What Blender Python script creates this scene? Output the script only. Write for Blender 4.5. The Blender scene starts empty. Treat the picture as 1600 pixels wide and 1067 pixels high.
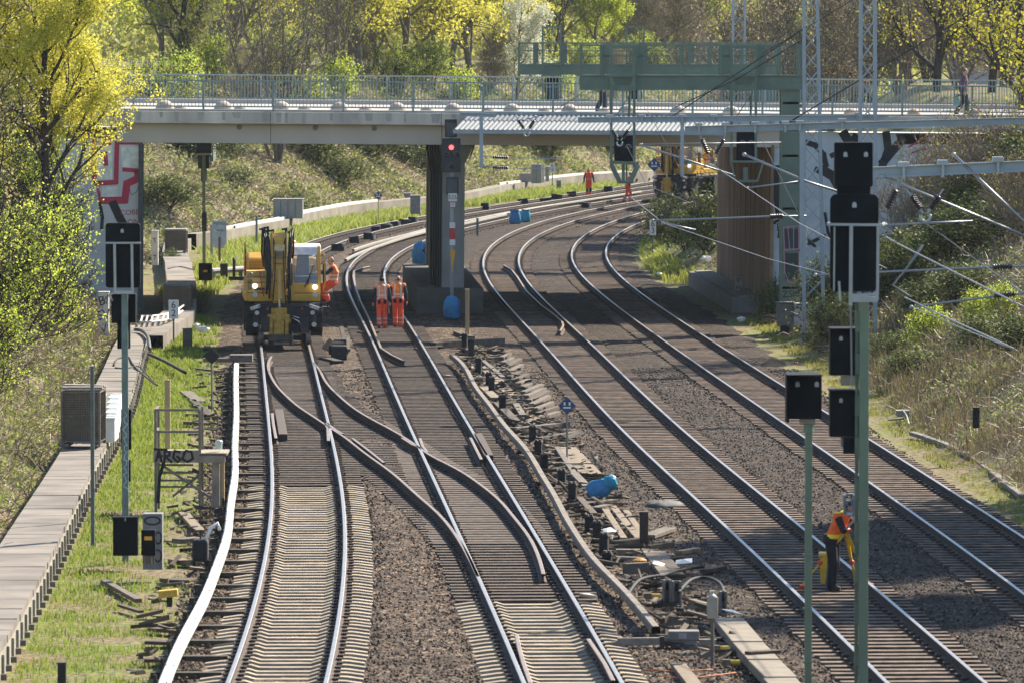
import bpy, math, random
import numpy as np
from mathutils import Vector, Matrix, Euler
random.seed(11); RS = np.random.RandomState(11)
scene = bpy.context.scene
COL = scene.collection

# ------------------------------------------------------------------ camera
F, CX, CY, H = 9600.0, 800.0, 533.5, 10.2          # focal length in photo pixels, photo centre, eye height over the rails
PITCH = math.atan((CY - 36.0) / F)
PC, PS = math.cos(PITCH), math.sin(PITCH)
cam_d = bpy.data.cameras.new('camera'); cam = bpy.data.objects.new('camera', cam_d); COL.objects.link(cam)
cam.location = (0, 0, H); cam.rotation_euler = (math.pi/2 - PITCH, 0, 0)
cam_d.sensor_width = 36.0; cam_d.lens = F/1600*36; cam_d.clip_start = 1.0; cam_d.clip_end = 6000
cam_d.dof.use_dof = True; cam_d.dof.focus_distance = 185; cam_d.dof.aperture_fstop = 5.6
scene.camera = cam
# ------------------------------------------------------------------ light
SUN_H = Vector((.86, .95, 1.0)).normalized()        # towards the sun
SUN_EL = math.asin(SUN_H.z); SUN_AZ = math.atan2(SUN_H.x, SUN_H.y)
world = bpy.data.worlds.new('World'); scene.world = world; world.use_nodes = True
nt = world.node_tree; bg = nt.nodes['Background']
sky = nt.nodes.new('ShaderNodeTexSky'); sky.sky_type = 'NISHITA'; sky.sun_disc = False
sky.sun_elevation = SUN_EL; sky.sun_rotation = SUN_AZ; sky.air_density = 1.0; sky.dust_density = 0.4; sky.ozone_density = 3.0
nt.links.new(sky.outputs[0], bg.inputs[0]); bg.inputs[1].default_value = 0.095
sd = bpy.data.lights.new('sun', 'SUN'); so = bpy.data.objects.new('sun', sd); COL.objects.link(so)
sd.energy = 5.0; sd.angle = math.radians(0.5); sd.color = (1.0, 0.895, 0.73)
so.rotation_euler = (-SUN_H).to_track_quat('-Z', 'Y').to_euler(); so.location = (60, 60, 90)
scene.view_settings.view_transform = 'Standard'; scene.view_settings.look = 'None'
scene.view_settings.exposure = 1.42; scene.view_settings.gamma = 1.0
scene.cycles.max_bounces = 7; scene.cycles.transparent_max_bounces = 12; scene.cycles.volume_bounces = 1
scene.cycles.use_denoising = True

# ------------------------------------------------------------------ photo pixel -> place
def ray(u, v):
    a, b = (u-CX)/F, -(v-CY)/F
    return a, PC + b*PS, -PS + b*PC
def G(u, v, z=0.0):                                   # the point at height z seen at (u, v)
    dx, dy, dz = ray(u, v); t = (z-H)/dz
    return Vector((dx*t, dy*t, z))
def at(u, v, Y):                                      # the point at distance Y seen at (u, v)
    dx, dy, dz = ray(u, v); t = Y/dy
    return Vector((dx*t, Y, H + dz*t))
def xat(u, Y): return at(u, 300, Y).x
def zat(v, Y): return at(800, v, Y).z

# ------------------------------------------------------------------ materials
MATS = {}
def nodes_of(m):
    m.use_nodes = True; t = m.node_tree
    return t, t.nodes, t.links, t.nodes['Principled BSDF']
def rgba(c): return (c[0], c[1], c[2], 1.0)
def mat(name, col, rough=0.75, metal=0.0, var=0.18, scale=6.0, bump=0.0, bscale=None, col2=None, spec=0.4, streak=False, detail=6.0, patch=0.5, emit=None, isl=0.0):
    if name in MATS: return MATS[name]
    m = bpy.data.materials.new(name); t, N, L, b = nodes_of(m)
    b.inputs['Roughness'].default_value = rough; b.inputs['Metallic'].default_value = metal
    b.inputs['Specular IOR Level'].default_value = spec
    tc = N.new('ShaderNodeTexCoord'); no = N.new('ShaderNodeTexNoise'); no.inputs['Scale'].default_value = scale; no.inputs['Detail'].default_value = detail
    vec = tc.outputs['Object']
    if streak:
        mp = N.new('ShaderNodeMapping'); mp.inputs['Scale'].default_value = (1, 1, 0.12); L.new(vec, mp.inputs[0]); vec = mp.outputs[0]
    L.new(vec, no.inputs['Vector'])
    r = N.new('ShaderNodeValToRGB'); L.new(no.outputs['Fac'], r.inputs[0])
    c2 = col2 or tuple(min(1, c*(1+var)) for c in col); c1 = tuple(c*(1-var) for c in col) if not col2 else col
    r.color_ramp.elements[0].position = patch-0.18; r.color_ramp.elements[1].position = patch+0.18
    r.color_ramp.elements[0].color = rgba(c1); r.color_ramp.elements[1].color = rgba(c2)
    if isl:
        g = N.new('ShaderNodeNewGeometry'); mr = N.new('ShaderNodeMapRange'); mr.inputs[3].default_value = 1-isl; mr.inputs[4].default_value = 1+isl*.8; L.new(g.outputs['Random Per Island'], mr.inputs[0])
        mx = N.new('ShaderNodeMix'); mx.data_type = 'RGBA'; mx.blend_type = 'MULTIPLY'; mx.inputs[0].default_value = 1; L.new(r.outputs[0], mx.inputs[6]); L.new(mr.outputs[0], mx.inputs[7]); L.new(mx.outputs[2], b.inputs['Base Color'])
    else: L.new(r.outputs[0], b.inputs['Base Color'])
    if bump:
        n2 = N.new('ShaderNodeTexNoise'); n2.inputs['Scale'].default_value = bscale or scale*4; n2.inputs['Detail'].default_value = 4
        L.new(tc.outputs['Object'], n2.inputs['Vector'])
        bp = N.new('ShaderNodeBump'); bp.inputs['Strength'].default_value = bump; bp.inputs['Distance'].default_value = 0.03
        L.new(n2.outputs['Fac'], bp.inputs['Height']); L.new(bp.outputs[0], b.inputs['Normal'])
    if emit:
        b.inputs['Emission Color'].default_value = rgba(emit[0]); b.inputs['Emission Strength'].default_value = emit[1]
    MATS[name] = m; return m
def leafmat(name, cols, trans=0.45, rough=0.6):
    if name in MATS: return MATS[name]
    m = bpy.data.materials.new(name); t, N, L, b = nodes_of(m)
    g = N.new('ShaderNodeNewGeometry'); r = N.new('ShaderNodeValToRGB'); L.new(g.outputs['Random Per Island'], r.inputs[0])
    e = r.color_ramp.elements
    while len(e) < len(cols): e.new(0.5)
    for i, c in enumerate(cols): e[i].position = i/max(1, len(cols)-1); e[i].color = rgba(c)
    b.inputs['Roughness'].default_value = rough; b.inputs['Specular IOR Level'].default_value = 0.25
    L.new(r.outputs[0], b.inputs['Base Color'])
    tr = N.new('ShaderNodeBsdfTranslucent'); L.new(r.outputs[0], tr.inputs[0])
    mx = N.new('ShaderNodeMixShader'); mx.inputs[0].default_value = trans
    L.new(b.outputs[0], mx.inputs[1]); L.new(tr.outputs[0], mx.inputs[2]); L.new(mx.outputs[0], N['Material Output'].inputs[0])
    MATS[name] = m; return m

# ------------------------------------------------------------------ object bookkeeping
def tag(o, label=None, cat=None, group=None, kind=None):
    if label: o['label'] = label
    if cat: o['category'] = cat
    if group: o['group'] = group
    if kind: o['kind'] = kind
    return o
def thing(name, label, cat, loc=(0, 0, 0), rz=0.0, group=None, rot=None):
    o = bpy.data.objects.new(name, None); COL.objects.link(o); o.empty_display_size = 0.3
    o.location = loc; o.rotation_euler = rot if rot else (0, 0, rz)
    return tag(o, label, cat, group)
def children(o): return [c for c in bpy.data.objects if c.parent == o]
def copy_tree(o, loc=None, rz=None, label=None, scale=None):
    kids = {}
    for c in bpy.data.objects:
        if c.parent: kids.setdefault(c.parent.name, []).append(c)
    def rec(src, par):
        c = src.copy(); COL.objects.link(c)
        if par: c.parent = par
        for k in kids.get(src.name, []): rec(k, c)
        return c
    r = rec(o, None)
    if loc is not None: r.location = loc
    if rz is not None: r.rotation_euler = (0, 0, rz)
    if label: r['label'] = label
    if scale is not None: r.scale = (scale, scale, scale) if not hasattr(scale, '__len__') else scale
    return r
def np_mesh(name, V, Fc, mats, parent=None, smooth=False, midx=None):
    V = np.asarray(V, dtype=np.float32); Fc = np.asarray(Fc, dtype=np.int32)
    me = bpy.data.meshes.new(name); n, k = Fc.shape
    me.vertices.add(len(V)); me.vertices.foreach_set('co', V.ravel())
    me.loops.add(n*k); me.loops.foreach_set('vertex_index', Fc.ravel())
    me.polygons.add(n); me.polygons.foreach_set('loop_start', np.arange(0, n*k, k, dtype=np.int32))
    if midx is not None: me.polygons.foreach_set('material_index', np.asarray(midx, dtype=np.int32))
    me.polygons.foreach_set('use_smooth', np.full(n, smooth, dtype=bool))
    me.update(calc_edges=True); me.validate()
    for m in (mats if isinstance(mats, (list, tuple)) else [mats]): me.materials.append(m)
    o = bpy.data.objects.new(name, me); COL.objects.link(o); o.parent = parent
    return o
class MB:
    """collects shapes into one mesh; s sets the material slot of what follows"""
    def __init__(s): s.v = []; s.f = []; s.m = []; s.cur = 0
    def slot(s, i): s.cur = i; return s
    def add(s, vs, fs):
        n = len(s.v); s.v += [tuple(v) for v in vs]
        for f in fs: s.f.append([i+n for i in f]); s.m.append(s.cur)
        return s
    def box(s, c, d, rot=None, taper=1.0):
        x, y, z = d[0]/2, d[1]/2, d[2]/2
        P = [Vector((sx*x*(taper if sz > 0 else 1), sy*y*(taper if sz > 0 else 1), sz*z)) for sz in (-1, 1) for sy in (-1, 1) for sx in (-1, 1)]
        if rot is not None:
            R = Euler(rot).to_matrix() if not isinstance(rot, Matrix) else rot
            P = [R @ p for p in P]
        c = Vector(c)
        return s.add([p+c for p in P], [(0, 2, 3, 1), (4, 5, 7, 6), (0, 1, 5, 4), (2, 6, 7, 3), (0, 4, 6, 2), (1, 3, 7, 5)])
    def bar(s, p, q, w, h=None, up=(0, 0, 1)):
        p, q = Vector(p), Vector(q); d = (q-p); L = d.length
        if L < 1e-6: return s
        d /= L; u = Vector(up)
        if abs(d.dot(u)) > 0.98: u = Vector((0, 1, 0))
        a = d.cross(u).normalized(); b = a.cross(d).normalized(); h = h or w
        P = [x + a*(i*w/2) + b*(j*h/2) for x in (p, q) for j in (-1, 1) for i in (-1, 1)]
        return s.add(P, [(0, 2, 3, 1), (4, 5, 7, 6), (0, 1, 5, 4), (2, 6, 7, 3), (0, 4, 6, 2), (1, 3, 7, 5)])
    def tube(s, pts, r, n=8, caps=True):
        pts = [Vector(p) for p in pts]; m = len(pts); rr = r if hasattr(r, '__len__') else [r]*m
        d0 = (pts[1]-pts[0]).normalized(); u = Vector((0, 0, 1)) if abs(d0.z) < 0.9 else Vector((1, 0, 0))
        a = d0.cross(u).normalized(); V = []
        for i, p in enumerate(pts):
            d = (pts[min(i+1, m-1)]-pts[max(i-1, 0)])
            d = d.normalized() if d.length > 1e-9 else d0
            a = (a - d*a.dot(d)); a = a.normalized() if a.length > 1e-6 else d.orthogonal().normalized()
            b = d.cross(a)
            for k in range(n):
                t = 2*math.pi*k/n; V.append(p + (a*math.cos(t)+b*math.sin(t))*rr[i])
        Fs = [(i*n+k, i*n+(k+1) % n, (i+1)*n+(k+1) % n, (i+1)*n+k) for i in range(m-1) for k in range(n)]
        if caps: Fs += [tuple(range(n-1, -1, -1)), tuple(range((m-1)*n, m*n))]
        return s.add(V, Fs)
    def cyl(s, p, q, r, r2=None, n=16): return s.tube([p, q], [r, r if r2 is None else r2], n)
    def lathe(s, prof, c=(0, 0, 0), n=20, axis=None):
        c = Vector(c); V = []
        R = axis.to_track_quat('Z', 'Y').to_matrix() if axis is not None else Matrix.Identity(3)
        for r, z in prof:
            for k in range(n):
                t = 2*math.pi*k/n; V.append(c + R @ Vector((r*math.cos(t), r*math.sin(t), z)))
        m = len(prof)
        Fs = [(i*n+k, i*n+(k+1) % n, (i+1)*n+(k+1) % n, (i+1)*n+k) for i in range(m-1) for k in range(n)]
        return s.add(V, Fs + [tuple(range(n-1, -1, -1)), tuple(range((m-1)*n, m*n))])
    def ball(s, c, r, n=14, m=9, jit=0.0, rnd=None):
        c = Vector(c); r = (r, r, r) if not hasattr(r, '__len__') else r; V = []
        for i in range(m+1):
            ph = math.pi*i/m
            for k in range(n):
                t = 2*math.pi*k/n; j = 1 + (rnd.uniform(-jit, jit) if rnd else 0)
                V.append(c + Vector((r[0]*math.sin(ph)*math.cos(t), r[1]*math.sin(ph)*math.sin(t), -r[2]*math.cos(ph)))*j)
        return s.add(V, [(i*n+k, i*n+(k+1) % n, (i+1)*n+(k+1) % n, (i+1)*n+k) for i in range(m) for k in range(n)])
    def prism(s, poly, ax, lo, hi):
        """poly: 2D outline in the two axes other than ax (x: y,z; y: x,z; z: x,y), extruded from lo to hi"""
        def P(a, b, h): return {'x': (h, a, b), 'y': (a, h, b), 'z': (a, b, h)}[ax]
        n = len(poly)
        V = [P(a, b, lo) for a, b in poly] + [P(a, b, hi) for a, b in poly]
        return s.add(V, [tuple(range(n-1, -1, -1)), tuple(range(n, 2*n))] + [(i, (i+1) % n, n+(i+1) % n, n+i) for i in range(n)])
    def build(s, name, mats, parent=None, smooth=False, bevel=0.0, loc=None, autosmooth=False):
        me = bpy.data.meshes.new(name); me.from_pydata(s.v, [], s.f)
        for m in (mats if isinstance(mats, (list, tuple)) else [mats]): me.materials.append(m)
        me.polygons.foreach_set('material_index', np.array(s.m, dtype=np.int32))
        if smooth: me.polygons.foreach_set('use_smooth', np.ones(len(s.f), dtype=bool))
        import bmesh
        bm = bmesh.new(); bm.from_mesh(me); bmesh.ops.recalc_face_normals(bm, faces=bm.faces); bm.to_mesh(me); bm.free()
        o = bpy.data.objects.new(name, me); COL.objects.link(o); o.parent = parent
        if loc is not None: o.location = loc
        if smooth and autosmooth:
            me.set_sharp_from_angle(angle=math.radians(40))
        if bevel:
            b = o.modifiers.new('bevel', 'BEVEL'); b.width = bevel; b.segments = 2; b.limit_method = 'ANGLE'; b.angle_limit = math.radians(40)
        return o
def text_mesh(name, body, size, m, parent, loc, rot=(math.pi/2, 0, 0), ext=0.002, align='CENTER', bold=0.0):
    c = bpy.data.curves.new(name, 'FONT'); c.body = body; c.size = size; c.align_x = align; c.align_y = 'CENTER'; c.extrude = ext; c.offset = bold
    c.space_line = 0.85
    tmp = bpy.data.objects.new('tmp', c); COL.objects.link(tmp)
    dg = bpy.context.evaluated_depsgraph_get(); dg.update()
    me = bpy.data.meshes.new_from_object(tmp.evaluated_get(dg)); bpy.data.objects.remove(tmp); bpy.data.curves.remove(c)
    me.materials.clear(); me.materials.append(m)
    o = bpy.data.objects.new(name, me); COL.objects.link(o); o.parent = parent; o.location = loc; o.rotation_euler = rot
    return o
def stroke(mb, pts, w, y, up=None):
    """a painted line of width w on a wall facing the camera: pts are (x, z), laid at depth y"""
    for (x0, z0), (x1, z1) in zip(pts[:-1], pts[1:]):
        d = Vector((x1-x0, 0, z1-z0)); L = d.length
        if L < 1e-6: continue
        d /= L; n = Vector((-d.z, 0, d.x)); a = Vector((x0, y, z0))-d*w*0.35; b = Vector((x1, y, z1))+d*w*0.35
        y -= 0.00035
        mb.add([a-n*w/2, b-n*w/2, b+n*w/2, a+n*w/2], [(0, 1, 2, 3)])
def fit_line(pts, y0, y1, step=2.0, lam=30.0):
    """smooth curve x(y) through ground points: penalised least squares on a grid"""
    P = np.array([(p[0], p[1]) for p in pts]); g = np.arange(y0, y1+step, step); n = len(g)
    t = np.clip((P[:, 1]-y0)/step, 0, n-1.001); i = t.astype(int); f = t-i
    A = np.zeros((len(P), n)); w = 100.0/P[:, 1]
    A[np.arange(len(P)), i] = (1-f)*w; A[np.arange(len(P)), i+1] = f*w
    D = np.diff(np.eye(n), 3, axis=0)*lam
    x = np.linalg.lstsq(np.vstack([A, D]), np.concatenate([P[:, 0]*w, np.zeros(len(D))]), rcond=None)[0]
    return g, x
class Line:
    def __init__(s, pts, y0, y1, step=2.0, lam=30.0): s.g, s.x = fit_line(pts, y0, y1, step, lam)
    def X(s, y): return np.interp(y, s.g, s.x)
    def D(s, y): return (s.X(y+1.5)-s.X(y-1.5))/3.0
    def off(s, y, o):
        d = s.D(y); n = np.sqrt(1+d*d); return s.X(y)+o/n, y-o*d/n
# ------------------------------------------------------------------ the lie of the land
def seg_dist(px, py, poly):
    """distance to a polyline that runs away from the eye, positive on its -x side"""
    best = np.full(px.shape, 1e9); sg = np.ones(px.shape)
    for (ax, ay), (bx, by) in zip(poly[:-1], poly[1:]):
        dx, dy = bx-ax, by-ay; L2 = dx*dx+dy*dy
        t = np.clip(((px-ax)*dx+(py-ay)*dy)/L2, 0, 1)
        d = np.hypot(px-ax-t*dx, py-ay-t*dy); cr = dx*(py-ay)-dy*(px-ax)
        m = d < best-1e-9; best = np.where(m, d, best); sg = np.where(m, np.sign(cr), sg)
    p = np.array(poly); return best*np.where(px < np.interp(py, p[:, 1], p[:, 0]), 1.0, -1.0)
def g2(u, v, z=0.0): p = G(u, v, z); return (p.x, p.y)
FOOT_L = [(-8.6, -60), (-8.9, 60)] + [g2(0, 837, .25), g2(42, 775, .25), g2(93, 697, .25), g2(138, 607, .25), g2(169, 542, .25), (-12.8, 208), (-13.7, 218), (-15.3, 247), (-15.6, 258), g2(247, 398, .2), g2(268, 366, .3)]
DUCT = [g2(330, 366, .45), g2(400, 352, .45), g2(448, 344, .45), g2(480, 334, .45), g2(550, 320.7, .45), g2(592, 316, .45), g2(668, 309, .45), g2(740, 301, .45), g2(800, 288, .45), g2(866, 279, .45), g2(912, 274, .45), g2(1012, 268, .45), g2(1110, 258, .45)]
FOOT_L += [(x-0.5, y+0.9) for x, y in DUCT] + [(40, 520), (80, 640)]
FOOT_R = [(14.2, -60), (14.2, 60), g2(1660, 830), g2(1600, 790), g2(1530, 735), g2(1450, 690), g2(1390, 640), g2(1310, 575), g2(1240, 530), g2(1195, 500), (9.6, 219), (8.6, 247), g2(1030, 425), g2(1000, 402), g2(1003, 385), g2(1018, 366), g2(1062, 345), g2(1112, 325), g2(1200, 300), g2(1300, 285), (60, 520), (110, 640)]
PLATEAU = 7.15
def hash_noise(x, y, s):
    return (np.sin(x*1.7/s+np.sin(y*1.3/s)*1.9)+np.sin(y*2.1/s+np.sin(x*0.9/s+2)*1.7)+0.5*np.sin((x+y)*3.9/s+1)+0.5*np.sin((x-y*0.8)*5.1/s))/3.0
def land(x, y, base=-0.28):
    x = np.asarray(x, float); y = np.asarray(y, float)
    dl = seg_dist(x, y, FOOT_L); dr = -seg_dist(x, y, FOOT_R)
    def rise(d, sl, cap):
        d = np.maximum(d, 0); z = sl*d*d/(d+0.8)
        return cap*(1-np.exp(-(z/cap)**1.0*1.0)) if False else np.minimum(z, cap)
    zl = rise(dl, 0.66, PLATEAU+0.28); zr = rise(dr, 0.66, PLATEAU+0.28)
    n = hash_noise(x, y, 1.6)*0.10+hash_noise(x, y, 5.0)*0.22
    z = base+np.maximum(zl, zr)
    k = np.clip(np.maximum(dl, dr)/2.0, 0.12, 1)
    return z+n*k
def land1(x, y): return float(land(np.array([x]), np.array([y]))[0])
# tracks (two smooth rails each, from the rails as the photo shows them)
RAILS = {
'1L':[(359,1067),(372.5,1020),(388,975),(399,930),(410,879),(417.5,837),(423.6,795),(425.3,760),(423.6,713.6),(420.3,657),(415.2,595.6),(410.4,550.6),(407.6,531),(490.5,376),(515,364.5),(550,358.4),(602.5,347),(668,336.5),(728.5,327.8),(760,323.4),(811,316),(882.5,304.4),(954,293.8),(1018,284)],
'1R':[(507.4,1065),(513,1034),(524.3,986),(532.7,941),(539.7,893.5),(542,862.6),(541,815),(534,773),(529.9,739),(518.7,685.5),(507.4,649),(496,607),(489,565),(480.7,531),(505.4,390.8),(550,373),(585,363.6),(668,345)],
'2L':[(809,1065),(804,1035),(797.5,1012.5),(782.5,979),(762,934),(747,900),(726.6,860),(704,809),(698.5,792),(679,744.5),(662,708),(648,680),(628,635),(605.8,590),(589,548),(572,508),(556.6,477),(544,451.8),(542.3,428),(546.5,415),(558.7,402),(585,387),(620,373),(668,358.4),(728,347),(760,339),(882,318),(1018,297)],
'2R':[(977,1062),(943,1009),(918,969),(892.8,930),(864.7,888),(836.5,829),(815,798),(784,747),(756,711),(728,663),(695.7,601),(667.6,556),(634,497),(602.5,442),(598.9,427),(602.5,415),(616.5,401),(637.5,387),(668,373),(728,356.6),(760,348.7)],
'3L':[(1382.7,1062),(1340.5,1020),(1270,952.5),(1200,888),(1123,815),(1070,767),(1037,739),(981,682.7),(939,640.5),(896.8,592.8),(851.8,539.4),(821,509),(795.6,483),(773,451),(759,428),(755,412),(757.8,398),(766,385),(787.5,369.8),(823,352),(870.6,337.7),(930,325.8),(977.5,317.5),(1018,310)],
'3R':[(1540,1065),(1453,992),(1382.7,930),(1335,888),(1242,806),(1200,769.8),(1100,702),(1037,640.5),(981,587),(924.9,539),(880,493),(846,463.6),(820.9,435),(809,410),(813.6,391),(835,372),(870.6,355.5),(918,340),(965.6,329.4),(1013,319.9),(1072,309)],
'4L':[(1600,926.6),(1546,887.6),(1497.5,851),(1436.5,809.6),(1400,784),(1335,739),(1256,680),(1200,643.4),(1100,576),(1037,533.7),(990,498),(944.6,463.6),(913.6,435.5),(894,405),(892,392),(899,377),(920.5,361.4),(953.8,346),(1001,331.8),(1048.8,321),(1086.8,315)],
'4R':[(1600,836),(1546,801),(1497.5,770.7),(1425,727.7),(1357,685.5),(1290,643.4),(1228,604),(1200,587),(1100,522.7),(1051,491.7),(1009,460.8),(975.5,435.5),(950,409),(945.5,396),(949,384),(958.5,373),(982,359),(1016.7,344.8)]}
HALF = 0.76
TRK = {}
for n in '1234':
    pts = []
    for sd_, o in (('L', HALF), ('R', -HALF)):
        g = np.array([g2(*p) for p in RAILS[n+sd_]]); g = g[np.argsort(g[:, 1])]
        d = np.gradient(g[:, 0], g[:, 1]); d = np.convolve(np.pad(d, 1, 'edge'), [.25, .5, .25], 'valid'); q = np.sqrt(1+d*d)
        pts += list(zip(g[:, 0]+o/q, g[:, 1]-o*d/q))
    TRK[n] = Line(pts, 70, 420, 2.0, 60.0)
# ------------------------------------------------------------------ ground
def ground_material():
    m = bpy.data.materials.new('soil_and_litter'); t, N, L, b = nodes_of(m)
    tc = N.new('ShaderNodeTexCoord')
    n1 = N.new('ShaderNodeTexNoise'); n1.inputs['Scale'].default_value = 0.5; n1.inputs['Detail'].default_value = 8
    n2 = N.new('ShaderNodeTexNoise'); n2.inputs['Scale'].default_value = 7; n2.inputs['Detail'].default_value = 6
    for n in (n1, n2): L.new(tc.outputs['Object'], n.inputs['Vector'])
    r1 = N.new('ShaderNodeValToRGB'); r1.color_ramp.elements[0].position = .38; r1.color_ramp.elements[1].position = .62
    n1.inputs['Distortion'].default_value = .8; r1.color_ramp.elements[0].color = (.19, .15, .10, 1); r1.color_ramp.elements[1].color = (.15, .17, .06, 1)
    r2 = N.new('ShaderNodeValToRGB'); r2.color_ramp.elements[0].position = .35; r2.color_ramp.elements[1].position = .7
    r2.color_ramp.elements[0].color = (.45, .45, .45, 1); r2.color_ramp.elements[1].color = (1.5, 1.45, 1.35, 1)
    mx = N.new('ShaderNodeMix'); mx.data_type = 'RGBA'; mx.blend_type = 'MULTIPLY'; mx.inputs[0].default_value = 1
    L.new(n1.outputs['Fac'], r1.inputs[0]); L.new(n2.outputs['Fac'], r2.inputs[0])
    L.new(r1.outputs[0], mx.inputs[6]); L.new(r2.outputs[0], mx.inputs[7]); L.new(mx.outputs[2], b.inputs['Base Color'])
    b.inputs['Roughness'].default_value = .95; b.inputs['Specular IOR Level'].default_value = .1
    bp = N.new('ShaderNodeBump'); bp.inputs['Strength'].default_value = .6; bp.inputs['Distance'].default_value = .08
    L.new(n2.outputs['Fac'], bp.inputs['Height']); L.new(bp.outputs[0], b.inputs['Normal'])
    return m
gx = np.concatenate([[-1500, -700, -300, -150, -90, -60], np.arange(-45, 50.1, .7), [60, 90, 150, 300, 700, 1500]])
gy = np.concatenate([[-200, -60, 0, 40, 70], np.arange(84, 420, .9), np.arange(424, 640, 6), [700, 900, 1400, 2500]])
XX, YY = np.meshgrid(gx, gy); ZZ = land(XX, YY)
nx_, ny_ = len(gx), len(gy)
ii = np.arange(nx_*ny_).reshape(ny_, nx_)
FC = np.stack([ii[:-1, :-1], ii[:-1, 1:], ii[1:, 1:], ii[1:, :-1]], -1).reshape(-1, 4)
tag(np_mesh('ground', np.stack([XX, YY, ZZ], -1).reshape(-1, 3), FC, ground_material(), smooth=True), 'earth cutting with grassy banks on both sides of the tracks', 'ground', kind='structure')
# ballast bed
def ballast_material():
    m = bpy.data.materials.new('ballast'); t, N, L, b = nodes_of(m)
    tc = N.new('ShaderNodeTexCoord')
    vo = N.new('ShaderNodeTexVoronoi'); vo.inputs['Scale'].default_value = 15; L.new(tc.outputs['Object'], vo.inputs['Vector'])
    vs = N.new('ShaderNodeSeparateColor'); L.new(vo.outputs['Color'], vs.inputs[0])
    r = N.new('ShaderNodeValToRGB'); e = r.color_ramp.elements; e.new(.5); e.new(.85)
    for k, (p, c) in enumerate([(0, (.014, .009, .0065)), (.5, (.066, .044, .029)), (.85, (.14, .097, .064)), (1, (.34, .265, .19))]): e[k].position = p; e[k].color = rgba(c)
    L.new(vs.outputs[0], r.inputs[0])
    n1 = N.new('ShaderNodeTexNoise'); n1.inputs['Scale'].default_value = .35; n1.inputs['Detail'].default_value = 7; L.new(tc.outputs['Object'], n1.inputs['Vector'])
    # darker, bluer stone on the two tracks towards +x
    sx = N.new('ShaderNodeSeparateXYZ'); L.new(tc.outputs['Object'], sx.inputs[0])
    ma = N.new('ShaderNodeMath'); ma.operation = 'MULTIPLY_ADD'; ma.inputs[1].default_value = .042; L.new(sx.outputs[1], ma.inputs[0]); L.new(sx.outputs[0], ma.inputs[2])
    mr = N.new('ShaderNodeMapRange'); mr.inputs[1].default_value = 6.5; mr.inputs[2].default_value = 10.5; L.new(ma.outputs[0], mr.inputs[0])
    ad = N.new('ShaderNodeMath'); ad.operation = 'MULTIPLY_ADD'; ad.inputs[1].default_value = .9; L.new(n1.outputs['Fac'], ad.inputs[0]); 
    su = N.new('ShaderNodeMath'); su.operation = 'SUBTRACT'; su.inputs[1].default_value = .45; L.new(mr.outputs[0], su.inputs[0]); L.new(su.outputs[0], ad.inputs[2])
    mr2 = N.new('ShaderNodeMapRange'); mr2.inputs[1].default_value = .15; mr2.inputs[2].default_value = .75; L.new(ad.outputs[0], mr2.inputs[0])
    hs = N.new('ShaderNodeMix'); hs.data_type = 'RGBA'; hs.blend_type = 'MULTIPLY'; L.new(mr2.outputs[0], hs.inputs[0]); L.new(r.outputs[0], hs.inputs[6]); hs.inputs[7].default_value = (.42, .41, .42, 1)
    n3 = N.new('ShaderNodeTexNoise'); n3.inputs['Scale'].default_value = 1.1; n3.inputs['Detail'].default_value = 5; n3.inputs['Distortion'].default_value = .6; L.new(tc.outputs['Object'], n3.inputs['Vector'])
    r3 = N.new('ShaderNodeValToRGB'); r3.color_ramp.elements[0].position = .36; r3.color_ramp.elements[1].position = .64; r3.color_ramp.elements[0].color = (.58, .52, .48, 1); r3.color_ramp.elements[1].color = (1.22, 1.2, 1.16, 1); L.new(n3.outputs['Fac'], r3.inputs[0])
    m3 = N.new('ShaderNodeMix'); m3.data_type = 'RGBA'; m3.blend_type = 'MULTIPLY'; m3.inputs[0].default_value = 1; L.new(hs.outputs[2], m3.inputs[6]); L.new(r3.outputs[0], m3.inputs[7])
    L.new(m3.outputs[2], b.inputs['Base Color']); b.inputs['Roughness'].default_value = .9; b.inputs['Specular IOR Level'].default_value = .2
    bp = N.new('ShaderNodeBump'); bp.inputs['Strength'].default_value = 1; bp.inputs['Distance'].default_value = .05; bp.invert = True
    L.new(vo.outputs['Distance'], bp.inputs['Height']); L.new(bp.outputs[0], b.inputs['Normal'])
    return m
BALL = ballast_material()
BED_L = Line([g2(*p) for p in [(215,1067),(240,985),(258,900),(275,800),(298,700),(322,600),(318,545),(322,510),(330,470),(350,440),(400,408),(470,380),(530,356),(600,341),(668,327),(760,312),(900,297),(1010,281)]], 60, 420, 2, 8)
BED_R = Line([g2(*p) for p in [(1640,840),(1600,808),(1540,765),(1480,724),(1400,672),(1340,625),(1270,572),(1200,520),(1150,488),(1085,450),(1035,425),(1010,402),(1008,385),(1022,364),(1065,343),(1115,323),(1200,300)]], 60, 420, 2, 8)
by = np.concatenate([np.arange(62, 92, 2), np.arange(92, 260, .45), np.arange(260, 415, 1.0)]); bu = np.linspace(0, 1, 90)
xl = BED_L.X(by)-.3+hash_noise(by*0, by, 1.1)*.25; xr = BED_R.X(by)+.3+hash_noise(by*0+5, by, 1.3)*.25
BX = xl[:, None]+(xr-xl)[:, None]*bu[None]; BY = np.repeat(by[:, None], len(bu), 1)
BZ = -.215+hash_noise(BX, BY, .5)*.022+hash_noise(BX, BY, 2.3)*.02
dt = np.min([np.abs(BX-TRK[n].X(BY)) for n in '1234'], axis=0)
BZ += np.clip((dt-1.25)/.25, 0, 1)*.035-.028 - np.clip((dt-2.2)/1.6, 0, 1)*.05
edge = np.minimum(bu, 1-bu)[None]*(xr-xl)[:, None]; BZ -= np.clip(1-edge/1.2, 0, 1)**1.5*.30
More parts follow.
